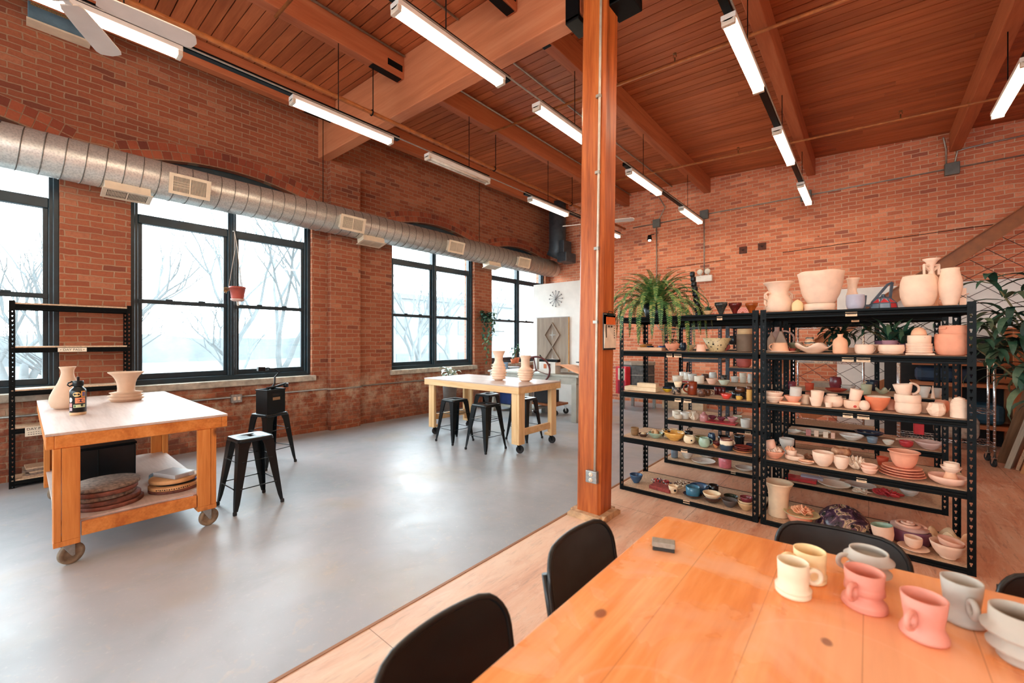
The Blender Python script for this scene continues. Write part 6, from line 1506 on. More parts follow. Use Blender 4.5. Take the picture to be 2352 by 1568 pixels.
MB().bar((-.075,0,.05),(.03,.0,.19),.012,.016).bar((.03,0,.19),(.06,0,.205),.012,.016).bar((.06,0,.205),(.045,0,.08),.012,.016).build('angular_handle', LEADM, tp)
MB().bar((-.06,0,.03),(-.13,0,.03),.02,.016).bar((-.13,0,.0),(-.12,0,.11),.016,.016).build('spout', LEADM, tp)
tag(MB().tube([(-.1,0,.02),(-.02,0,.04),(.06,0,.05),(.16,0,.1)], [.026,.024,.018,.002], 10).tube([(.02,0,.05),(.09,.02,.085),(.13,.03,.13)], [.018,.012,.002], 8).tube([(-.02,0,.04),(.05,-.03,.02),(.1,-.06,.004)], [.018,.014,.004], 8).build('clay_antler', potmat('blush'), None, (.40,4.5,1.806)), 'blush antler-shaped clay piece at the right post, top shelf', 'ornament')

# ------------------------------------------------------------------ plants
def frond(m, p, az, elev, L, droop, wmax):
    p = Vector(p); e = elev; n = 38; pts = []
    for k in range(n+1):
        d = Vector((math.cos(az)*math.cos(e), math.sin(az)*math.cos(e), math.sin(e))); pts.append((p.copy(), d, e))
        p = p + d*(L/n); e = max(-1.5, e - droop/n*(.3+1.7*k/n)); az += RN.uniform(-.02,.02)
    m.tube([q[0] for q in pts[::3]], [.0025*(1-k/12) for k in range(len(pts[::3]))], 4, cap=False)
    side = Vector((-math.sin(az), math.cos(az), 0))
    for k in range(2, n+1):
        q, d, e = pts[k]; u = k/n; w = wmax*(math.sin(PI*(.1+.88*u))**.8)+.004
        up = d.cross(side).normalized()
        for s in (-1,1):
            tip = q + side*s*w*.92 + d*w*.32 - Vector((0,0,w*.18))
            hw = L/n*.42
            m.add([q-d*hw*.6, q+side*s*w*.5-d*hw+d*w*.15, tip, q+side*s*w*.5+d*hw+d*w*.15, q+d*hw*.6], [(0,1,2,3,4)], True)
fp = thing('potted_fern', 'big hanging green fern overflowing its black pot, rack top left', 'plant', (-1.715,4.36,1.8005))
MB().lathe([(0,0),(.1,0),(.105,.01),(.14,.15),(.135,.15),(.13,.13),(0,.13)], 28).build('pot', BLK2, fp)
m = MB(); 
for k in range(96):
    az = k*2.39996; u = (k+.5)/86
    el = 1.42-1.12*u+RN.uniform(-.1,.1); L = .47+.24*u+RN.uniform(-.04,.06)
    frond(m, (.05*math.cos(az)*u*1.6, .05*math.sin(az)*u*1.6, .13), az, el, L, 1.3+1.7*u+RN.uniform(-.2,.2), .032+.006*RN.random())
m.build('fronds', LEAFF, fp)
def bigplant(name, label, loc, stems, potr, poth, potm, Lr=(.26,.42), w=.075, seed=3, leafm=None, per=16):
    r = random.Random(seed); p = thing(name, label, 'plant', loc)
    if potr: MB().lathe([(0,0),(potr*.7,0),(potr*.75,.02),(potr,poth),(potr*.94,poth),(potr*.9,poth*.9),(0,poth*.88)], 28).build('pot', potm, p)
    lm = MB(); sm = MB()
    for (dx, dy, hgt) in stems:
        P = [Vector((0,0,poth*.85)), Vector((dx*.3,dy*.3,poth+hgt*.4)), Vector((dx*.75,dy*.75,poth+hgt*.78)), Vector((dx,dy,poth+hgt))]
        sm.tube(P, [.012,.011,.01,.008], 8)
        for k in range(per):
            u = .45+.55*k/(per-1); q = P[2].lerp(P[3], (u-.7)/.3) if u > .7 else P[1].lerp(P[2], (u-.4)/.3)
            leafblade(lm, q, k*2.4+r.random(), r.uniform(.2,.9) if u > .8 else r.uniform(-.1,.5), r.uniform(*Lr), w*r.uniform(.8,1.15), r.uniform(.9,1.7), 6)
    sm.build('stems', K('plant_stem', (110,100,64), .7), p); lm.build('leaves', leafm or LEAFD, p)
    return p
bigplant('dracaena', 'tall dark green dracaena with drooping strap leaves at right edge', (1.85,7.2,.0025), [(-.95,-.1,1.2),(-.62,0,1.5),(-.75,.15,1.95),(-.45,-.1,1.8),(-1.0,.12,1.65),(-.8,-.05,1.45),(-.55,.1,1.2)], .19, .32, potmat('terra'), (.34,.56), .08, 5, per=22, leafm=LEAFP)
bigplant('dracaena', 'bushy green plant behind the stacked plates in the racks', (.14,5.62,1.4585), [(-.16,0,.12),(.08,.05,.16),(.22,-.04,.1)], .1, .1, potmat('purple'), (.16,.26), .04, 8, LEAFG, 14)
bigplant('potted_plant', 'dark leaved plant left of the mauve planters', (-.28,5.62,1.4585), [(-.02,0,.13),(.07,.03,.1)], .07, .09, potmat('dkgreen'), (.16,.24), .05, 9, LEAFD, 14)
# trailing pothos on the pier
po = thing('trailing_pothos', 'trailing green pothos hanging from a bracket on the brick pier', 'plant', (-7.02,7.3,2.02))
MB().lathe([(0,0),(.09,0),(.12,.13),(.115,.13),(.11,.1),(0,.1)], 22).build('pot', potmat('dkgreen'), po)
MB().bar((-.18,0,-.012),(.14,0,-.012),.012,.02).build('bracket', BLK, po)
m = MB(); r_ = random.Random(4)
for k in range(70): leafblade(m, (r_.uniform(-.12,.12), r_.uniform(-.16,.16), r_.uniform(.05,.22)), r_.random()*6.3, r_.uniform(-.2,.7), r_.uniform(.1,.16), .07, r_.uniform(.6,1.5), 4)
for k, (y, Lh) in enumerate(((-.1,.95),(-.16,.7),(.1,.4),(.18,.3),(-.05,.5))):
    P = [Vector((.08,y,.1))]
    while P[-1].z > -Lh: P.append(P[-1]+Vector((r_.uniform(-.02,.03), r_.uniform(-.025,.022), -.05)))
    m.tube(P, .004, 5, cap=False)
    for q in P[1:]:
        leafblade(m, q, r_.random()*6.3, r_.uniform(-1.1,-.1), .1, .06, .4, 4)
m.build('leaves', LEAFG, po)
tag(MB().tube([(0,0,0),(.0,.62,.0)], .008, 8).build('wall_rod', ZINC, None, (-6.98,7.25,1.79)), 'thin rod bracket sticking out beneath the pothos', 'rod')
bigplant('potted_plant', 'small green plant in a terracotta pot on the window sill', (-7.05,8.42,ZS+.005), [(0,-.05,.22),(.03,.05,.3)], .1, .14, potmat('terra'), (.14,.2), .06, 12, LEAFG, 12)
bigplant('potted_plant', 'second little plant in terracotta beside the sill plant', (-6.95,8.2,ZS+.005), [(0,.0,.05)], .075, .11, potmat('terra'), (.05,.09), .03, 15, LEAFG, 10)
bigplant('variegated_plant', 'pale variegated rubber plant behind the pine table', (-6.6,5.75,.0), [(0,-.08,.28),(.06,.1,.2),(-.05,.14,.1)], .15, .7, potmat('dkgrey'), (.16,.24), .1, 21, LEAFV, 11)
# hanging planter in the second window
hp_ = thing('hanging_planter', 'terracotta pot hanging on cords in the large window', 'planter', (-7.02,2.045,2.17))
MB().lathe([(0,0),(.075,0),(.08,.02),(.1,.15),(.107,.15),(.107,.175),(.1,.175),(.095,.15),(0,.14)], 28).build('pot', potmat('terra') if False else plain('terracotta_glazed', (176,80,66), .5, 0, .1, 10), hp_)
MB().lathe([(0,-.035),(.06,-.035),(.085,-.02),(.088,0),(0,.0)], 28).build('saucer', potmat('pinkwhite'), hp_)
cr_ = MB()
for a in (.3,2.4,4.5): cr_.tube([(.108*math.cos(a),.108*math.sin(a),.16),(.02*math.cos(a),.02*math.sin(a)-.01,.72),(-.0,-.04,.98)], .004, 6)
cr_.tube([(0,0,-.035),(0,.01,-.1)], [.012,.016], 8).tube([(0,-.04,.98),(-.05,-.045,.99)], .004, 6)
cr_.build('cord', K('cotton_cord', (214,206,196), .9), hp_)
m = MB(); r_ = random.Random(9)
for k in range(9): leafblade(m, (-.02,-.09-.02*r_.random(),.15-.05*r_.random()), -1.9+r_.uniform(-.5,.5), r_.uniform(-.6,.4), .08, .04, .8, 4)
m.build('dry_leaves', leafmat('dry_leaf', (150,110,60), (196,150,90), (216,180,120)), hp_)
# vases on the pine table
def table_vase(x, y, label, prof):
    o = MB().lathe(wall_profile(prof, .006), 44).build('ribbed_vase', potmat('bisque'), None, (x,y,.9405)); return tag(o, label, 'vase')
def ribs(z0, z1, n, env):
    out = []
    for k in range(n):
        a = z0+(z1-z0)*k/n; e = env((k+.5)/n); out += [(e, a), (e+.018, a+(z1-z0)/n*.3), (e+.017, a+(z1-z0)/n*.42), (e, a+(z1-z0)/n*.6)]
    return out
table_vase(-4.42, 4.86, 'taller peach ribbed vase with flared neck on pine table', [(.06,0),(.07,.01)]+ribs(.02,.27,6,lambda u: .075+.035*math.sin(PI*(.15+.8*u)))+[(.075,.28),(.062,.31),(.068,.38),(.1,.45),(.103,.455)])
table_vase(-3.98, 4.98, 'shorter peach ribbed vase with straight neck on pine table', [(.06,0),(.07,.01)]+ribs(.02,.2,5,lambda u: .07+.04*math.sin(PI*(.1+.6*u)))+[(.07,.215),(.065,.24),(.066,.33),(.085,.385),(.088,.39)])

# slab roller
GRYP = K('grey_painted_wood', (176,176,166), .6, 0, .06, 6)
sr = thing('slab_roller', 'grey slab roller table with a dark red spoked wheel and canvas', 'machine', (0,0,0))
MB().box(-6.5,-4.15,6.78,7.5,.86,.9).build('table_top', GRYP, sr, bevel=.004)
MB().box(-6.45,-4.2,6.8,6.84,.72,.86).box(-6.45,-4.2,7.44,7.48,.72,.86).box(-6.45,-6.41,6.84,7.44,.72,.86).box(-4.24,-4.2,6.84,7.44,.72,.86).build('apron', GRYP, sr, bevel=.003)
for x in (-6.45,-5.45,-4.31):
    for y in (6.795,7.375): MB().box(x,x+.11,y,y+.11,0,.74).build('leg', GRYP, sr, bevel=.004)
MB().box(-6.4,-5.3,6.9,7.4,.11,.15).build('lower_shelf', GRYP, sr)
RW = K('dark_red_wheel_paint', (96,40,42), .4)
Mw = Matrix.Translation((-5.02,6.62,.97)) @ Matrix.Rotation(.6,4,'Z')
w = MB().tube([Mw @ Vector((.27*math.cos(a),0,.27*math.sin(a))) for a in [k*PI/20 for k in range(40)]], .019, 8, closed=True)
for k in range(3):
    a = 1.75+k*2*PI/3; w.bar(Mw @ Vector((0,0,0)), Mw @ Vector((.265*math.cos(a),0,.265*math.sin(a))), .02, .012)
w.tube([Mw @ Vector((0,-.02,0)), Mw @ Vector((0,.22,0))], .022, 10).build('wheel', RW, sr)
MB().box(-5.12,-4.72,6.85,7.05,.9,1.13).build('gear_housing', WHITE, sr, bevel=.01)
MB().box(-5.0,-4.93,6.845,6.849,1.0,1.09).build('switch_plate', K('orange_switch', (206,110,60), .5), sr)
MB().box(-4.86,-4.84,6.84,6.849,.98,1.1).bar((-5.02,6.9,1.13),(-5.1,6.85,1.27),.02,.02).box(-5.15,-4.7,6.9,7.0,1.13,1.18).build('handle', BLK, sr)
MB().tube([(-5.0,7.1,1.0),(-5.0,7.48,1.0)], .06, 16).build('roller', STEEL, sr)
for k, x in enumerate((-5.35,-4.55)): MB().tube([(x,6.79,.8),(x,6.77,.8),(x,6.76,.74),(x,6.76,.7)], .008, 6).build('latch', CHROME, sr)
cv = MB(); n = 14; vs = []; fs = []
for k in range(n+1):
    u = k/n; x = -4.86+.72*u; z = .905+.19*max(0,1-((u-.25)/.34)**2 if u < .25 else (1-((u-.25)/.75)**1.3))*.9
    for y in (6.86,7.0,7.2,7.42): vs.append((x, y, z+.008*math.sin(9*u+y*8)))
for k in range(n):
    for j in range(3): fs.append((k*4+j,k*4+4+j,k*4+5+j,k*4+1+j))
cv.add(vs, fs, True); o = cv.build('canvas', potmat('peach'), sr); sd = o.modifiers.new('solid','SOLIDIFY'); sd.thickness = .004
wh_ = thing('banding_wheel', 'dark turntable wheel at the far end of slab roller', 'wheel', (-4.42,7.36,.905))
MB().lathe([(0,0),(.09,0),(.03,.02),(.025,.2),(.12,.21),(.12,.225),(0,.225)], 24).tube([(.07,0,.225),(.07,0,.3)], .012, 8).build('wheel_body', BLK, wh_)
ct = thing('rolling_cart', 'small dark cart on casters under the slab roller', 'cart', (-5.2,7.35,0))
MB().box(-.3,.3,-.25,.25,.2,.24).build('deck', STUD, ct)
MB().box(-.28,.1,-.2,.2,.24,.5).build('crate', K('dark_crate', (46,44,48), .6), ct, bevel=.01)
for x in (-.25,.25):
    for y in (-.2,.2):
        caster(ct, x, y, .06, .2, RUB, .5, CHROME)
for x in (-.29,.29): MB().tube([(x,-.23,.24),(x,-.23,.7)], .01, 8).build('upright', CHROME, ct)
boxthing('blue_bin', 'dark blue plastic bin under the left of slab roller', 'bin', (-6.05,7.15,.152), (.5,.4,.45), K('blue_plastic_bin', (26,54,110), .45), 0, .02)
tag(MB().tube([(.0,0,0),(.06,.0,-.25),(.14,.02,-.42),(.22,.0,-.45),(.28,.0,-.3),(.26,.0,-.05)], .008, 8).build('white_hose', K('white_hose', (206,204,206), .5), None, (-5.66,6.7,.75)), 'pale loop of hose hanging before the blue bin', 'hose')
sb = thing('blue_cup', 'pale blue cup of tools on the window-side table', 'cup', (-6.3,7.15,.901))
MB().lathe(wall_profile([(.06,0),(.062,.01),(.066,.16)], .005), 22).build('cup', K('pale_blue_plastic', (106,140,170), .5), sb)
boxthing('white_tray', 'flat white tray on the slab roller table', 'tray', (-5.75,7.1,.901), (.6,.42,.03), WHITE)
tag(MB().lathe([(0,0),(.15,0),(.17,.03),(.17,.05),(0,.05)], 26).build('grey_basin', K('grey_basin', (130,132,136), .5), None, (-6.2,6.95,.901) if False else (-6.28,7.38,.901)), 'shallow grey basin on the left end of slab roller', 'basin')
# carved board and clock
CARV = wood('grey_washed_board', [(120,104,92),(146,128,112),(166,148,132)], 'z', .7, 1)
cvp = thing('carved_board', 'grey washed board with carved diamond relief leaning on white partition', 'board', (-5.98,8.56,.0))
MB().box(-.48,.46,-.0,.03,.62,2.13).build('panel', CARV, cvp)
MB().box(.46,.475,-.0,.03,.62,2.13).build('edge_strip', K('ochre_edge', (196,140,70), .6), cvp)
MB().box(-.5,.48,-.0,.035,2.13,2.145).build('top_strip', K('silver_strip', (150,146,144), .5), cvp)
def diamond(zc_, hw, hh):
    m = MB()
    for (a, b) in (((0,hh),(hw,0)),((hw,0),(0,-hh)),((0,-hh),(-hw,0)),((-hw,0),(0,hh))): m.bar((a[0],-.012,zc_+a[1]),(b[0],-.012,zc_+b[1]),.024,.06,up=(0,1,0)) if False else m.bar((a[0],-.013,zc_+a[1]),(b[0],-.013,zc_+b[1]),.06,.026)
    m.build('diamond_frame', CARV, cvp)
    s = MB()
    for k in range(4):
        a = k*PI/2+PI/2; L = .15 if k % 2 == 0 else .11
        tip = Vector((L*math.cos(a),-.004,L*math.sin(a))); l = Vector((.022*math.cos(a+PI/2.6),-.004,.022*math.sin(a+PI/2.6))); r = Vector((.022*math.cos(a-PI/2.6),-.004,.022*math.sin(a-PI/2.6))); c = Vector((0,-.022,0))
        O = Vector((0,0,zc_)); s.add([tip+O,l+O,c+O,r+O], [(0,1,2),(0,2,3)])
    s.build('star_relief', K('star_silver', (190,186,182), .5), cvp)
diamond(1.7, .22, .3); diamond(1.1, .22, .3)
ck = thing('starburst_clock', 'silver starburst wall clock with ball tips on white partition', 'clock', (-5.9,8.6,2.6))
m = MB(); bl = MB(); SIL = K('clock_grey', (116,110,110), .4, .6)
for k in range(12):
    a = k*PI/6; m.bar((.02*math.cos(a),-.012,.02*math.sin(a)),(.17*math.cos(a),-.012,.17*math.sin(a)),.014,.008)
    bl.lathe([(0,-.017),(.012,-.012),(.017,0),(.012,.012),(0,.017)], 10, c=(.19*math.cos(a),-.014,.19*math.sin(a)))
m.lathe([(0,0),(.03,0),(.03,.02),(0,.024)], 16, M=Matrix.Rotation(PI/2,4,'X')).build('rays', SIL, ck); bl.build('tip_balls', SIL, ck)
MB().bar((-.06,-.03,-.05),(.09,-.03,.08),.012,.004).bar((0,-.032,0),(.06,-.032,.05),.018,.004).build('hands', K('clock_hands', (190,186,184), .4), ck)

# kiln
kn = thing('kiln', 'grey round kiln on a metal stand with red control box', 'kiln', (-4.02,9.2,0))
KG = K('kiln_steel', (92,94,94), .5, .4, .2, 20); kk = MB().lathe([(0,.32),(.37,.32),(.37,1.0),(0,1.0)], 8); kk.sm = [False]*len(kk.f)
kk.build('body', KG, kn)
kl = MB().lathe([(0,1.01),(.39,1.01),(.39,1.08),(0,1.09)], 8); kl.sm = [False]*len(kl.f); kl.build('lid', K('kiln_lid', (150,140,126), .7), kn)
bk = MB()
for z in (.55,.78): bk.lathe([(.371,z),(.378,z),(.378,z+.02),(.371,z+.02)], 8)
bk.build('band', STEEL, kn)
for x in (-.26,.26):
    for y in (-.26,.26): MB().box(x-.03,x+.03,y-.03,y+.03,0,.3).build('stand_leg', STEEL, kn)
MB().box(-.32,.32,-.32,.32,.28,.32).build('stand_top', STEEL, kn)
Mk = Matrix.Rotation(-.35,4,'Z')
cbx_ = MB().box(-.2,.12,-.52,-.38,.36,.98,Mk).build('control_box', K('kiln_red', (206,44,56), .4), kn, bevel=.008)
MB().box(-.12,.08,-.523,-.519,.68,.94,Mk).build('control_panel', K('kiln_panel', (200,184,160), .5), cbx_)
MB().box(-.13,.1,-.523,-.519,.38,.66,Mk).build('lower_panel', K('kiln_dark_red', (140,24,44), .4), cbx_)
tag(MB().tube([(0,0,0),(.05,0,.5),(.09,.02,1.05)], .02, 8).build('black_hose', BLK, None, (-3.3,10.05,.0025)), 'black hose rising against the back brick wall', 'hose')
boxthing('pale_box', 'low pale box on the floor behind the racks', 'box', (-3.2,9.8,.0), (.9,.3,.42), K('pale_box', (216,196,166), .7))

# stair stringer, wire screen, timber shelving at right
stg = thing('stair_stringer', 'brown steel channel stringer of the stair rising along back wall', 'stair', (0,9.72,0))
P0, P1 = Vector((-2.46,0,.12)), Vector((2.8,0,4.26)); PAINTB = K('brown_stair_paint', (160,92,38), .5, 0, .1, 8)
d = (P1-P0).normalized(); nrm = Vector((-d.z,0,d.x))
m = MB().bar(P0, P1, .012, .2).bar(P0+nrm*.1+Vector((0,-.035,0)), P1+nrm*.1+Vector((0,-.035,0)), .08, .014).bar(P0-nrm*.1+Vector((0,-.035,0)), P1-nrm*.1+Vector((0,-.035,0)), .08, .014)
m.build('channel', PAINTB, stg)
wsn = thing('wire_screen', 'diamond wire mesh screen beneath the stair stringer', 'screen', (0,9.79,0))
m = MB(); sl = .79; step = .30
def ztop(x): return P0.z + (x-P0.x)*d.z/d.x - .13
for k in range(-14, 18):
    b = k*step
    # rising wires z = .62x + b ; falling z = -.9x + b
    for a in (.62, -.86):
        pts = []
        for j in range(61):
            x = -1.15+3.4*j/60; z = a*x+b+1.2
            if .012 < z < ztop(x): pts.append((x, 0 if a > 0 else .006, z))
        if len(pts) > 2: m.tube([pts[0], pts[-1]], .0045, 5)
m.build('mesh_wires', K('dark_wire', (58,44,38), .5), wsn)
br2 = tag(MB().bar((-.95,9.6,.1),(1.1,9.6,1.32),.05,.2).build('timber_brace', STUD, None, bevel=.005), 'diagonal brown timber brace low behind the racks', 'timber')
ts = thing('timber_shelving', 'rough orange timber shelving with dark contents at right', 'shelving', (0,0,0))
for x in (.93,1.5,2.3):
    for y in (8.75,9.25): MB().box(x,x+.09,y,y+.05,0,1.75).build('upright', STUD, ts, bevel=.004)
STUDX = wood('rough_stud_rail', [(140,80,44),(166,100,60),(184,120,78)], 'x', .6, 1)
for z in (.32,.9,1.2): MB().box(.5,2.6,8.7,8.748,z,z+.05).box(.5,2.6,8.8,9.25,z+.02,z+.04).build('shelf', STUDX, ts)
MB().box(1.3,1.75,8.72,8.748,.98,1.1).build('cross_block', STUDX, ts)
MB().box(.2,2.9,9.32,9.36,0,1.62).build('shade_backdrop', K('storage_shade', (30,30,32), .9), ts)  # near-black sheet added as painted shade of the storage area under the stair
boxthing('blue_tarp_bundle', 'dark blue bundle on the timber shelving', 'bundle', (.85,9.02,.945), (.6,.3,.22), K('navy_tarp', (24,48,74), .6, 0, .3, 10), 0, .06)
boxthing('blue_tarp_bundle', 'teal blue bundle low on the timber shelving', 'bundle', (1.1,9.0,.365), (.7,.34,.3), K('teal_tarp', (24,70,92), .6, 0, .3, 10), 0, .07)
tag(MB().lathe([(0,0),(.12,.01),(.2,.12),(.21,.22),(.16,.34),(.05,.38),(0,.38)], 24).build('plaster_sack', K('plaster_sack', (190,160,128), .85, 0, .2, 8), None, (1.72,9.02,.365)), 'round pale sack low on the timber shelving', 'sack')
boxthing('dark_bin', 'dark red bin on the top timber shelf at right', 'bin', (1.75,9.02,1.245), (.34,.28,.22), K('dark_red_bin', (92,44,42), .5), 0, .01)
boxthing('dark_bin', 'black bin on the top timber shelf beside the red bin', 'bin', (1.2,9.02,1.245), (.36,.28,.26), BLK, 0, .01)
# leaning boards
def lean(name, label, x, y, w, th, L, tilt, mat, rz=0):
    o = MB().box(0,th,-w/2,w/2,0,L).build(name, mat, None, (x,y,.004+.0), bevel=.003)
    o.rotation_euler = (0, tilt, rz); return tag(o, label, 'board')
lean('leaning_plank', 'narrow brown plank leaning at far right beside the wire rack', 1.26, 8.16, .1, .09, 2.0, .24, PLANKB, -.4)
lean('leaning_plank', 'wide weathered grey plank leaning at far right', 1.30, 7.9, .2, .05, 2.0, .25, PLANKG, -.4)
lean('leaning_plank', 'thin pale strip leaning against the grey plank', 1.355, 7.8, .04, .03, 2.0, .25, TAN, -.4)
cbd = lean('cardboard_box', 'flat brown cardboard box leaning at the right edge', 1.40, 7.72, .26, .06, 1.9, .25, CARD, -.4)
q = MB().box(-.0012,-.0002,-.1,-.07,.12,.2).box(-.0012,-.0002,-.04,-.02,.1,.24).box(-.0012,-.0002,.0,.02,.1,.28)
q.build('printing', K('box_print', (84,52,34), .8), cbd)
q = MB().box(.004,.056,-.1312,-.1302,.12,.2); q.build('printing', K('box_print', (84,52,34), .8), cbd)
lean('cardboard_box', 'second cardboard edge cut by the right frame edge', 1.56, 7.62, .2, .06, 1.8, .25, CARD, -.4)

# ------------------------------------------------------------------ foreground table, chairs, mugs
t = NT('orange_varnished_table'); v = t.coord((1,.09,1)); v0 = t.coord()
n1 = t.noise(v, 6, 6, .6, .9); n2 = t.noise(v, 46, 3); n3 = t.noise(v0, 2.2, 4, .6, .6)
f = t.math('ADD', t.math('MULTIPLY', n1, .7), t.math('MULTIPLY', n2, .3))
col = t.ramp(f, [(.34,(214,122,60)),(.5,(236,150,84)),(.64,(246,172,108))])
col = t.mix(t.math('MULTIPLY', t.ramp(n3, [(.48,(0,0,0)),(.62,(255,255,255))]), .6), col, (238,184,146))
vo = t.node('ShaderNodeTexVoronoi', voronoi_dimensions='2D'); vo.inputs['Scale'].default_value = 1; kv = t.coord((3.6,2.3,1)); t.link(kv, vo.inputs['Vector'])
dd = t.math('ADD', vo.outputs['Distance'], t.math('MULTIPLY', t.noise(v0, 16, 2), .07))
scol = t.node('ShaderNodeSeparateColor'); t.link(vo.outputs['Color'], scol.inputs[0])
col = t.mix(t.math('MULTIPLY', t.ramp(t.math('SUBTRACT', dd, t.math('MULTIPLY', scol.outputs[1], .03)), [(.055,(225,225,225)),(.08,(0,0,0))]), t.math('GREATER_THAN', scol.outputs[0], .42)), col, (112,58,48))
# ghost rings left by bats
for cx, cy, rr in ((-.32,.82,.21),(-.02,1.25,.25),(.3,1.0,.2)):
    s_ = t.node('ShaderNodeVectorMath', operation='DISTANCE'); t.link(v0, s_.inputs[0]); s_.inputs[1].default_value = (cx,cy,.7505)
    ring = t.ramp(s_.outputs['Value'], [(rr-.012,(70,70,70)),(rr,(190,190,190)),(rr+.004,(0,0,0))])
    col = t.mix(t.math('MULTIPLY', ring, .35), col, (246,200,164))
sx = t.node('ShaderNodeSeparateXYZ'); t.link(v0, sx.inputs[0])
pl_ = t.math('FRACT', t.math('DIVIDE', t.math('ADD', sx.outputs[0], .718), .235))
col = t.mix(t.math('MULTIPLY', t.math('LESS_THAN', pl_, .012), .45), col, (150,78,38))
t.bump(n1, .04, .004)
FGT = t.base(col, t.ramp(n3, [(.35,(.2,.2,.2)),(.7,(.36,.36,.36))]), 0, .5)
ft = thing('foreground_table', 'large orange varnished wooden table filling the lower right foreground', 'table', (0,0,0))
MB().prism([(-.718,-.35),(1.25,-.35),(1.25,2.14),(-.70,1.942),(-.718,1.925)], 'z', .708, .75).build('tabletop', FGT, ft, bevel=.006)
APR = wood('table_apron', [(176,96,38),(206,126,58)], 'y', .5)
MB().box(-.62,-.58,-.25,1.85,.60,.708).box(1.1,1.14,-.25,1.85,.60,.708).build('apron', APR, ft)
for x in (-.62,1.05):
    for y in (-.25,1.76): MB().box(x,x+.09,y,y+.09,.0025,.708).build('leg', BENCHZ, ft, bevel=.006)
CHB = plain('black_chair_shell', (22,24,24), .34, 0, .2, 10, spec=.5)
CHS = plain('dusty_chair_shell', (44,46,46), .55, 0, .35, 5)
def folding_chair(label, loc, rz, shell):
    """faces local +y (towards the table); back at y=0"""
    r = thing('folding_chair', label, 'chair', loc, rz, 'black folding chairs')
    W = .235
    def bk_pt(x, z, off=0):
        c = .05*(x/W)**2            # curved in plan
        return Vector((x, -(z-.45)*.16 + c*1.0 + off, z))
    m = MB(); nx, nz = 18, 9; zb, zt = .52, .815
    def edge(z):
        u = (z-zb)/(zt-zb); w = W
        if u > .62: w = W-.085*(1-math.sqrt(max(0,1-((u-.62)/.38)**2)))
        if u < .2: w = W-.03*(1-u/.2)**2
        return w
    for off, flip in ((0,False),(-.006,True)):
        vs = []; fs = []
        for j in range(nz+1):
            u = j/nz; u = 1-(1-u)**1.4; z = zb+(zt-zb)*u; w = edge(z)
            for i in range(nx+1): vs.append(bk_pt(-w+2*w*i/nx, z, off))
        for j in range(nz):
            for i in range(nx):
                q = (j*(nx+1)+i, j*(nx+1)+i+1, (j+1)*(nx+1)+i+1, (j+1)*(nx+1)+i); fs.append(q if flip else q[::-1])
        m.add(vs, fs, True)
    m.build('backrest', shell, r)
    rim = []
    for j in range(0, 13): z = zb+(zt-zb)*(1-(1-j/12)**1.4); rim.append(bk_pt(edge(z), z, -.003))
    top = [bk_pt(edge(zt)*(1-2*k/10), zt, -.003) for k in range(1,10)]
    rim2 = [Vector((-p.x, p.y, p.z)) for p in rim[::-1]]
    MB().tube(rim+top+rim2, .0095, 8).build('rim_bead', CHB, r)
    MB().prism([(-.2,.0),(.2,.0),(.21,.1),(.2,.36),(.15,.4),(-.15,.4),(-.2,.36),(-.21,.1)], 'z', .435, .455).build('seat', CHB, r, bevel=.008)
    for s in (-1,1):
        MB().tube([(s*.226,.40,.01),(s*.226,.16,.42),(s*.226,.0,.6),(s*.222,-.03,.75)], .0115, 8).build('leg', CHB, r)
        MB().tube([(s*.2,-.14,.01),(s*.2,.1,.42),(s*.2,.2,.45)], .0115, 8).build('leg', CHB, r)
    MB().tube([(-.2,-.1,.08),(.2,-.1,.08)], .009, 8).tube([(-.226,.33,.13),(.226,.33,.13)], .009, 8).build('crossbar', CHB, r)
    return r
c0 = folding_chair('black folding chair nearest the camera at the left table edge', (-.855,.745,.0), -PI/2, CHB); c0.scale = (1,1,.965)
c1 = folding_chair('dusty black folding chair farther along the left table edge', (-.855,1.44,.0), -PI/2, CHS); c1.scale = (1,1,.965)
c2 = folding_chair('dusty black folding chair behind the cream and grey mugs', (-.1,2.36,.0), PI+.12, CHS)
c3 = folding_chair('black folding chair at the right frame edge behind the mugs', (.60,2.36,.0), PI+.05, CHB)
for c in (c2, c3): c.scale = (1,1,.86)
MB().box(.05,.075,.004,.0045,.60,.615).build('scuff_mark', K('white_scuff', (200,200,196), .6), c0)
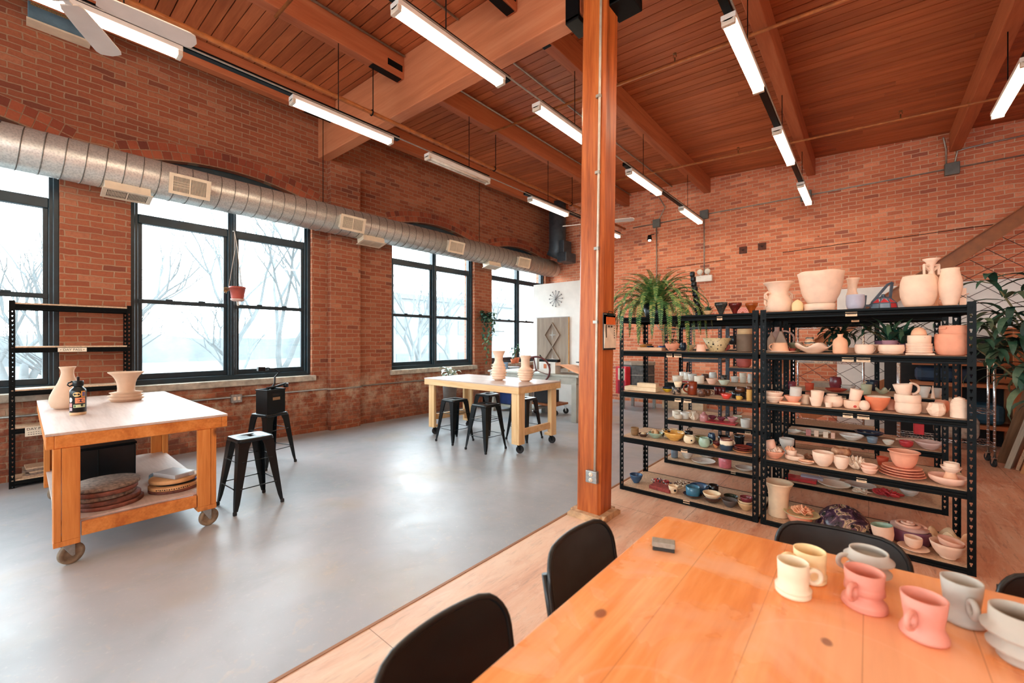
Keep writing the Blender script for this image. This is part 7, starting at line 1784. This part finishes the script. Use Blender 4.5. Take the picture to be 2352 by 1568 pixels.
# mugs
MC = dict(cream=(232,216,186), yellow=(236,210,158), grey=(190,182,170), grey2=(178,172,162), pink=(218,140,120), pink2=(222,148,130), grey3=(182,172,158))
def mug(label, x, y, rr, h, rb, colr, ang, style, hb=1.0):
    mt = K('matte_mug_'+colr, MC[colr], .6, 0, .05, 10)
    if style == 'cup': prof = [(rb*.94,0),(rb*1.02,.004),(rb*1.03,.011),(rb*.94,.015),(rb*1.04,.018),(rb*1.05,.024),(rr*.95,.028),(rr*.96,h*.6),(rr,h)]
    elif style == 'flare': prof = [(rb*.62,0),(rb*.7,.006),(rb*.66,.018),(rb,.03),(rb*1.02,.036),(rr*.85,.05),(rr*.84,.062),(rr*1.28,.070),(rr*1.3,.076),(rr*1.02,.088),(rr,h)]
    elif style == 'rings': prof = [(rb*.96,0),(rb*1.03,.005),(rb*.99,.011),(rb*1.02,.014),(rb*.99,.02),(rb*.84,.03),(rr*.82,.040),(rr*.84,.046),(rr*1.0,.050),(rr*.97,.056),(rr*.99,.058),(rr*.96,.064),(rr*.94,.07),(rr,h)]
    else: prof = [(rb*.84,0),(rb*1.02,.005),(rb*1.03,.012),(rb*.96,.022),(rr*.84,.036),(rr*.84,.05),(rr*.9,h*.6),(rr,h)]
    r = MB().lathe(wall_profile(prof, .0045), 48).build('mug', mt, None, (x,y,.7505)); tag(r, label, 'mug', 'mugs on the foreground table')
    d = Vector((math.cos(ang), math.sin(ang), 0)); P = []
    for k in range(20):
        a = 2*PI*k/20; P.append(d*(rr*.98+.018*hb+.02*hb*math.cos(a)) + Vector((0,0,h*.56+.021*hb*math.sin(a))))
    MB().tube(P, .0075, 8, closed=True).build('handle', mt, r)
    return r
mug('cream mug on a ringed foot at the front of the mugs', -.184, 1.603, .044, .104, .048, 'cream', .55, 'cup')
mug('pale yellow mug just behind the cream mug', -.152, 1.735, .047, .10, .046, 'yellow', 3.75, 'cup', 1.25)
mug('wide grey mug with ring handle at the back of table', .0, 1.86, .052, .10, .06, 'grey', 3.6, 'flare')
mug('coral pink mug with stacked rings behind the front pink mug', -.010, 1.668, .050, .109, .055, 'pink', 4.3, 'rings')
mug('coral pink mug with plain bowl, nearer the camera', .115, 1.600, .049, .112, .050, 'pink2', 4.25, 'plain')
mug('grey mug with small handle behind the front pink mug', .205, 1.765, .045, .118, .050, 'grey2', 4.95, 'plain')
mug('large grey mug with flanges cut by the right frame edge', .292, 1.635, .055, .125, .060, 'grey3', 5.4, 'flare')
bx_ = thing('eraser_block', 'small grey block on a dark pad near the table corner', 'block', (-.605,1.615,.7505), .35)
MB().box(-.04,.04,-.02,.02,0,.012).build('pad', K('dark_pad', (40,38,34), .7), bx_, bevel=.002)
MB().box(-.042,.042,-.022,.022,.015,.034).box(-.035,.035,-.016,.016,.011,.016).build('block', K('grey_block', (150,142,128), .7, 0, .12, 60), bx_, bevel=.003)

# ------------------------------------------------------------------ outside
GRD = K('pale_winter_ground', (72,76,77), .95, 0, .3, .15)
og = tag(MB().box(-160,-7.9,-120,140,-4.2,-4.0).build('winter_ground', GRD), 'pale winter ground far below the windows', 'ground'); og['kind'] = 'structure'; og.name = 'ground'
hm = MB(); n = 60
for k in range(n):
    y0, y1 = -110+230*k/n, -110+230*(k+1)/n; h0, h1 = [4.6+.5*math.sin(y*.11)+.3*math.sin(y*.31+1) for y in (y0,y1)]
    hm.prism([(y0,-4),(y1,-4),(y1,-2+h1),(y0,-2+h0)], 'x', -150, -140)
tag(hm.build('distant_treeline', K('hazy_treeline', (86,92,95), .95, 0, .25, .1)), 'hazy tree line on the horizon outside', 'trees', None, 'stuff')
def building(label, x0, x1, y0, y1, zt, bands):
    b = thing('building', label, 'building', (0,0,0)); BM = K('pale_facade', (88,93,95), .9, 0, .05, 1); BD = K('facade_shade', (72,80,86), .8, 0, .05, 1)
    MB().box(x0,x1,y0,y1,-4,zt).build('walls', BM, b); MB().box(x0-.2,x1+.25,y0-.2,y1+.2,zt,zt+.5).build('parapet', BD, b)
    for z in bands:
        y = y0+1
        while y < y1-1.5: MB().box(x1,x1+.06,y,y+1.4,z,z+1.5).build('window', BD, b); y += 2.6
building('pale flat-roofed building outside the far windows', -46, -34, 22, 40, 5.6, (-1.2,2.2))
BARK = plain('winter_bark', (72,78,80), .9, 0, .2, 3)
def tree(label, x, y, h, seed, lean_=0, spread=.55):
    r = random.Random(seed); m = MB()
    def grow(p, d, L, rad, depth):
        q = [p]; dd = d.copy()
        for k in range(3):
            dd = (dd+Vector((r.uniform(-.16,.16), r.uniform(-.16,.16), r.uniform(-.05,.12)))).normalized(); q.append(q[-1]+dd*(L/3))
        m.tube(q, [rad, rad*.9, rad*.78, rad*.66], 6 if depth < 3 else 4, cap=False)
        if depth >= 6: return
        nb = 3 if depth in (1,3) else 2
        for k in range(nb):
            a = r.random()*2*PI; s = spread*r.uniform(.6,1.3)
            nd = (dd + Vector((math.cos(a)*s, math.sin(a)*s, r.uniform(-.05,.3)))).normalized()
            grow(q[-1 if k else 2+r.randint(0,1)], nd, L*r.uniform(.62,.85), rad*r.uniform(.5,.66), depth+1)
    grow(Vector((x,y,-4)), Vector((lean_*.3,lean_,1)).normalized(), h*.33, h*.028, 0)
    return tag(m.build('bare_tree', BARK), label, 'tree', 'bare trees outside')
tree('bare tree with forked trunk outside the large window', -13.5, 5.0, 9.5, 4)
tree('bare tree standing outside the third window', -15, 10.9, 9.0, 8, .06)
tree('bare tree outside the far window by the building', -18, 17.5, 9.5, 12)
tree('bare leaning tree outside the leftmost window', -12.5, -1.6, 8.5, 17, .35)
tree('bare tree farther back between the building and large window', -24, 6.8, 8.5, 23)
tree('bare tree outside beyond the second and third windows', -17, 13.6, 8.0, 31, -.2)
tree('bare slender tree low outside the leftmost window', -16, .6, 6.5, 37, .2)

# ------------------------------------------------------------------ daylight, camera
w = bpy.data.worlds.new('World'); SC.world = w; w.use_nodes = True
nt = w.node_tree; bg = nt.nodes['Background']
tc = nt.nodes.new('ShaderNodeTexCoord'); sp3 = nt.nodes.new('ShaderNodeSeparateXYZ'); nt.links.new(tc.outputs['Generated'], sp3.inputs[0])
rp = nt.nodes.new('ShaderNodeValToRGB'); rp.color_ramp.elements[0].position = .0; rp.color_ramp.elements[0].color = (.88,.96,1.0,1)
rp.color_ramp.elements[1].position = .6; rp.color_ramp.elements[1].color = (.80,.92,1.0,1); nt.links.new(sp3.outputs[2], rp.inputs[0])
nt.links.new(rp.outputs[0], bg.inputs[0]); bg.inputs[1].default_value = 8.0
for i, (y0, y1) in enumerate(WIN):
    L = bpy.data.lights.new('portal', 'AREA'); L.shape = 'RECTANGLE'; L.size = y1-y0; L.size_y = 3.0; L.cycles.is_portal = True
    o = bpy.data.objects.new('window_portal', L); COL.objects.link(o); o.location = (XW-.38, (y0+y1)/2, ZS+1.5); o.rotation_euler = (PI/2, 0, -PI/2)
for i, (x0, x1) in enumerate(FILL_WIN):
    L = bpy.data.lights.new('portal', 'AREA'); L.shape = 'RECTANGLE'; L.size = x1-x0; L.size_y = 3.0; L.cycles.is_portal = True
    o = bpy.data.objects.new('window_portal', L); COL.objects.link(o); o.location = ((x0+x1)/2, YN-.38, ZS+1.5); o.rotation_euler = (PI/2, 0, 0)

cam = bpy.data.cameras.new('camera'); co = bpy.data.objects.new('camera', cam); COL.objects.link(co)
cam.sensor_width = 36; cam.lens = 36*960/2352; cam.shift_y = -.00085; cam.clip_start = .02; cam.clip_end = 400
co.location = (0,0,1.56); co.rotation_euler = (PI/2, 0, math.atan(819/960.0))
cam.dof.use_dof = True; cam.dof.focus_distance = 4.3; cam.dof.aperture_fstop = 2.0
SC.camera = co
SC.view_settings.view_transform = 'Standard'; SC.view_settings.look = 'None'; SC.view_settings.gamma = 1
SC.view_settings.exposure = 1.1
SC.cycles.use_denoising = True
SC.cycles.max_bounces = 8; SC.cycles.diffuse_bounces = 7; SC.cycles.transparent_max_bounces = 12; SC.cycles.glossy_bounces = 4
SC.cycles.sample_clamp_indirect = 12.0; SC.cycles.caustics_reflective = False; SC.cycles.caustics_refractive = False
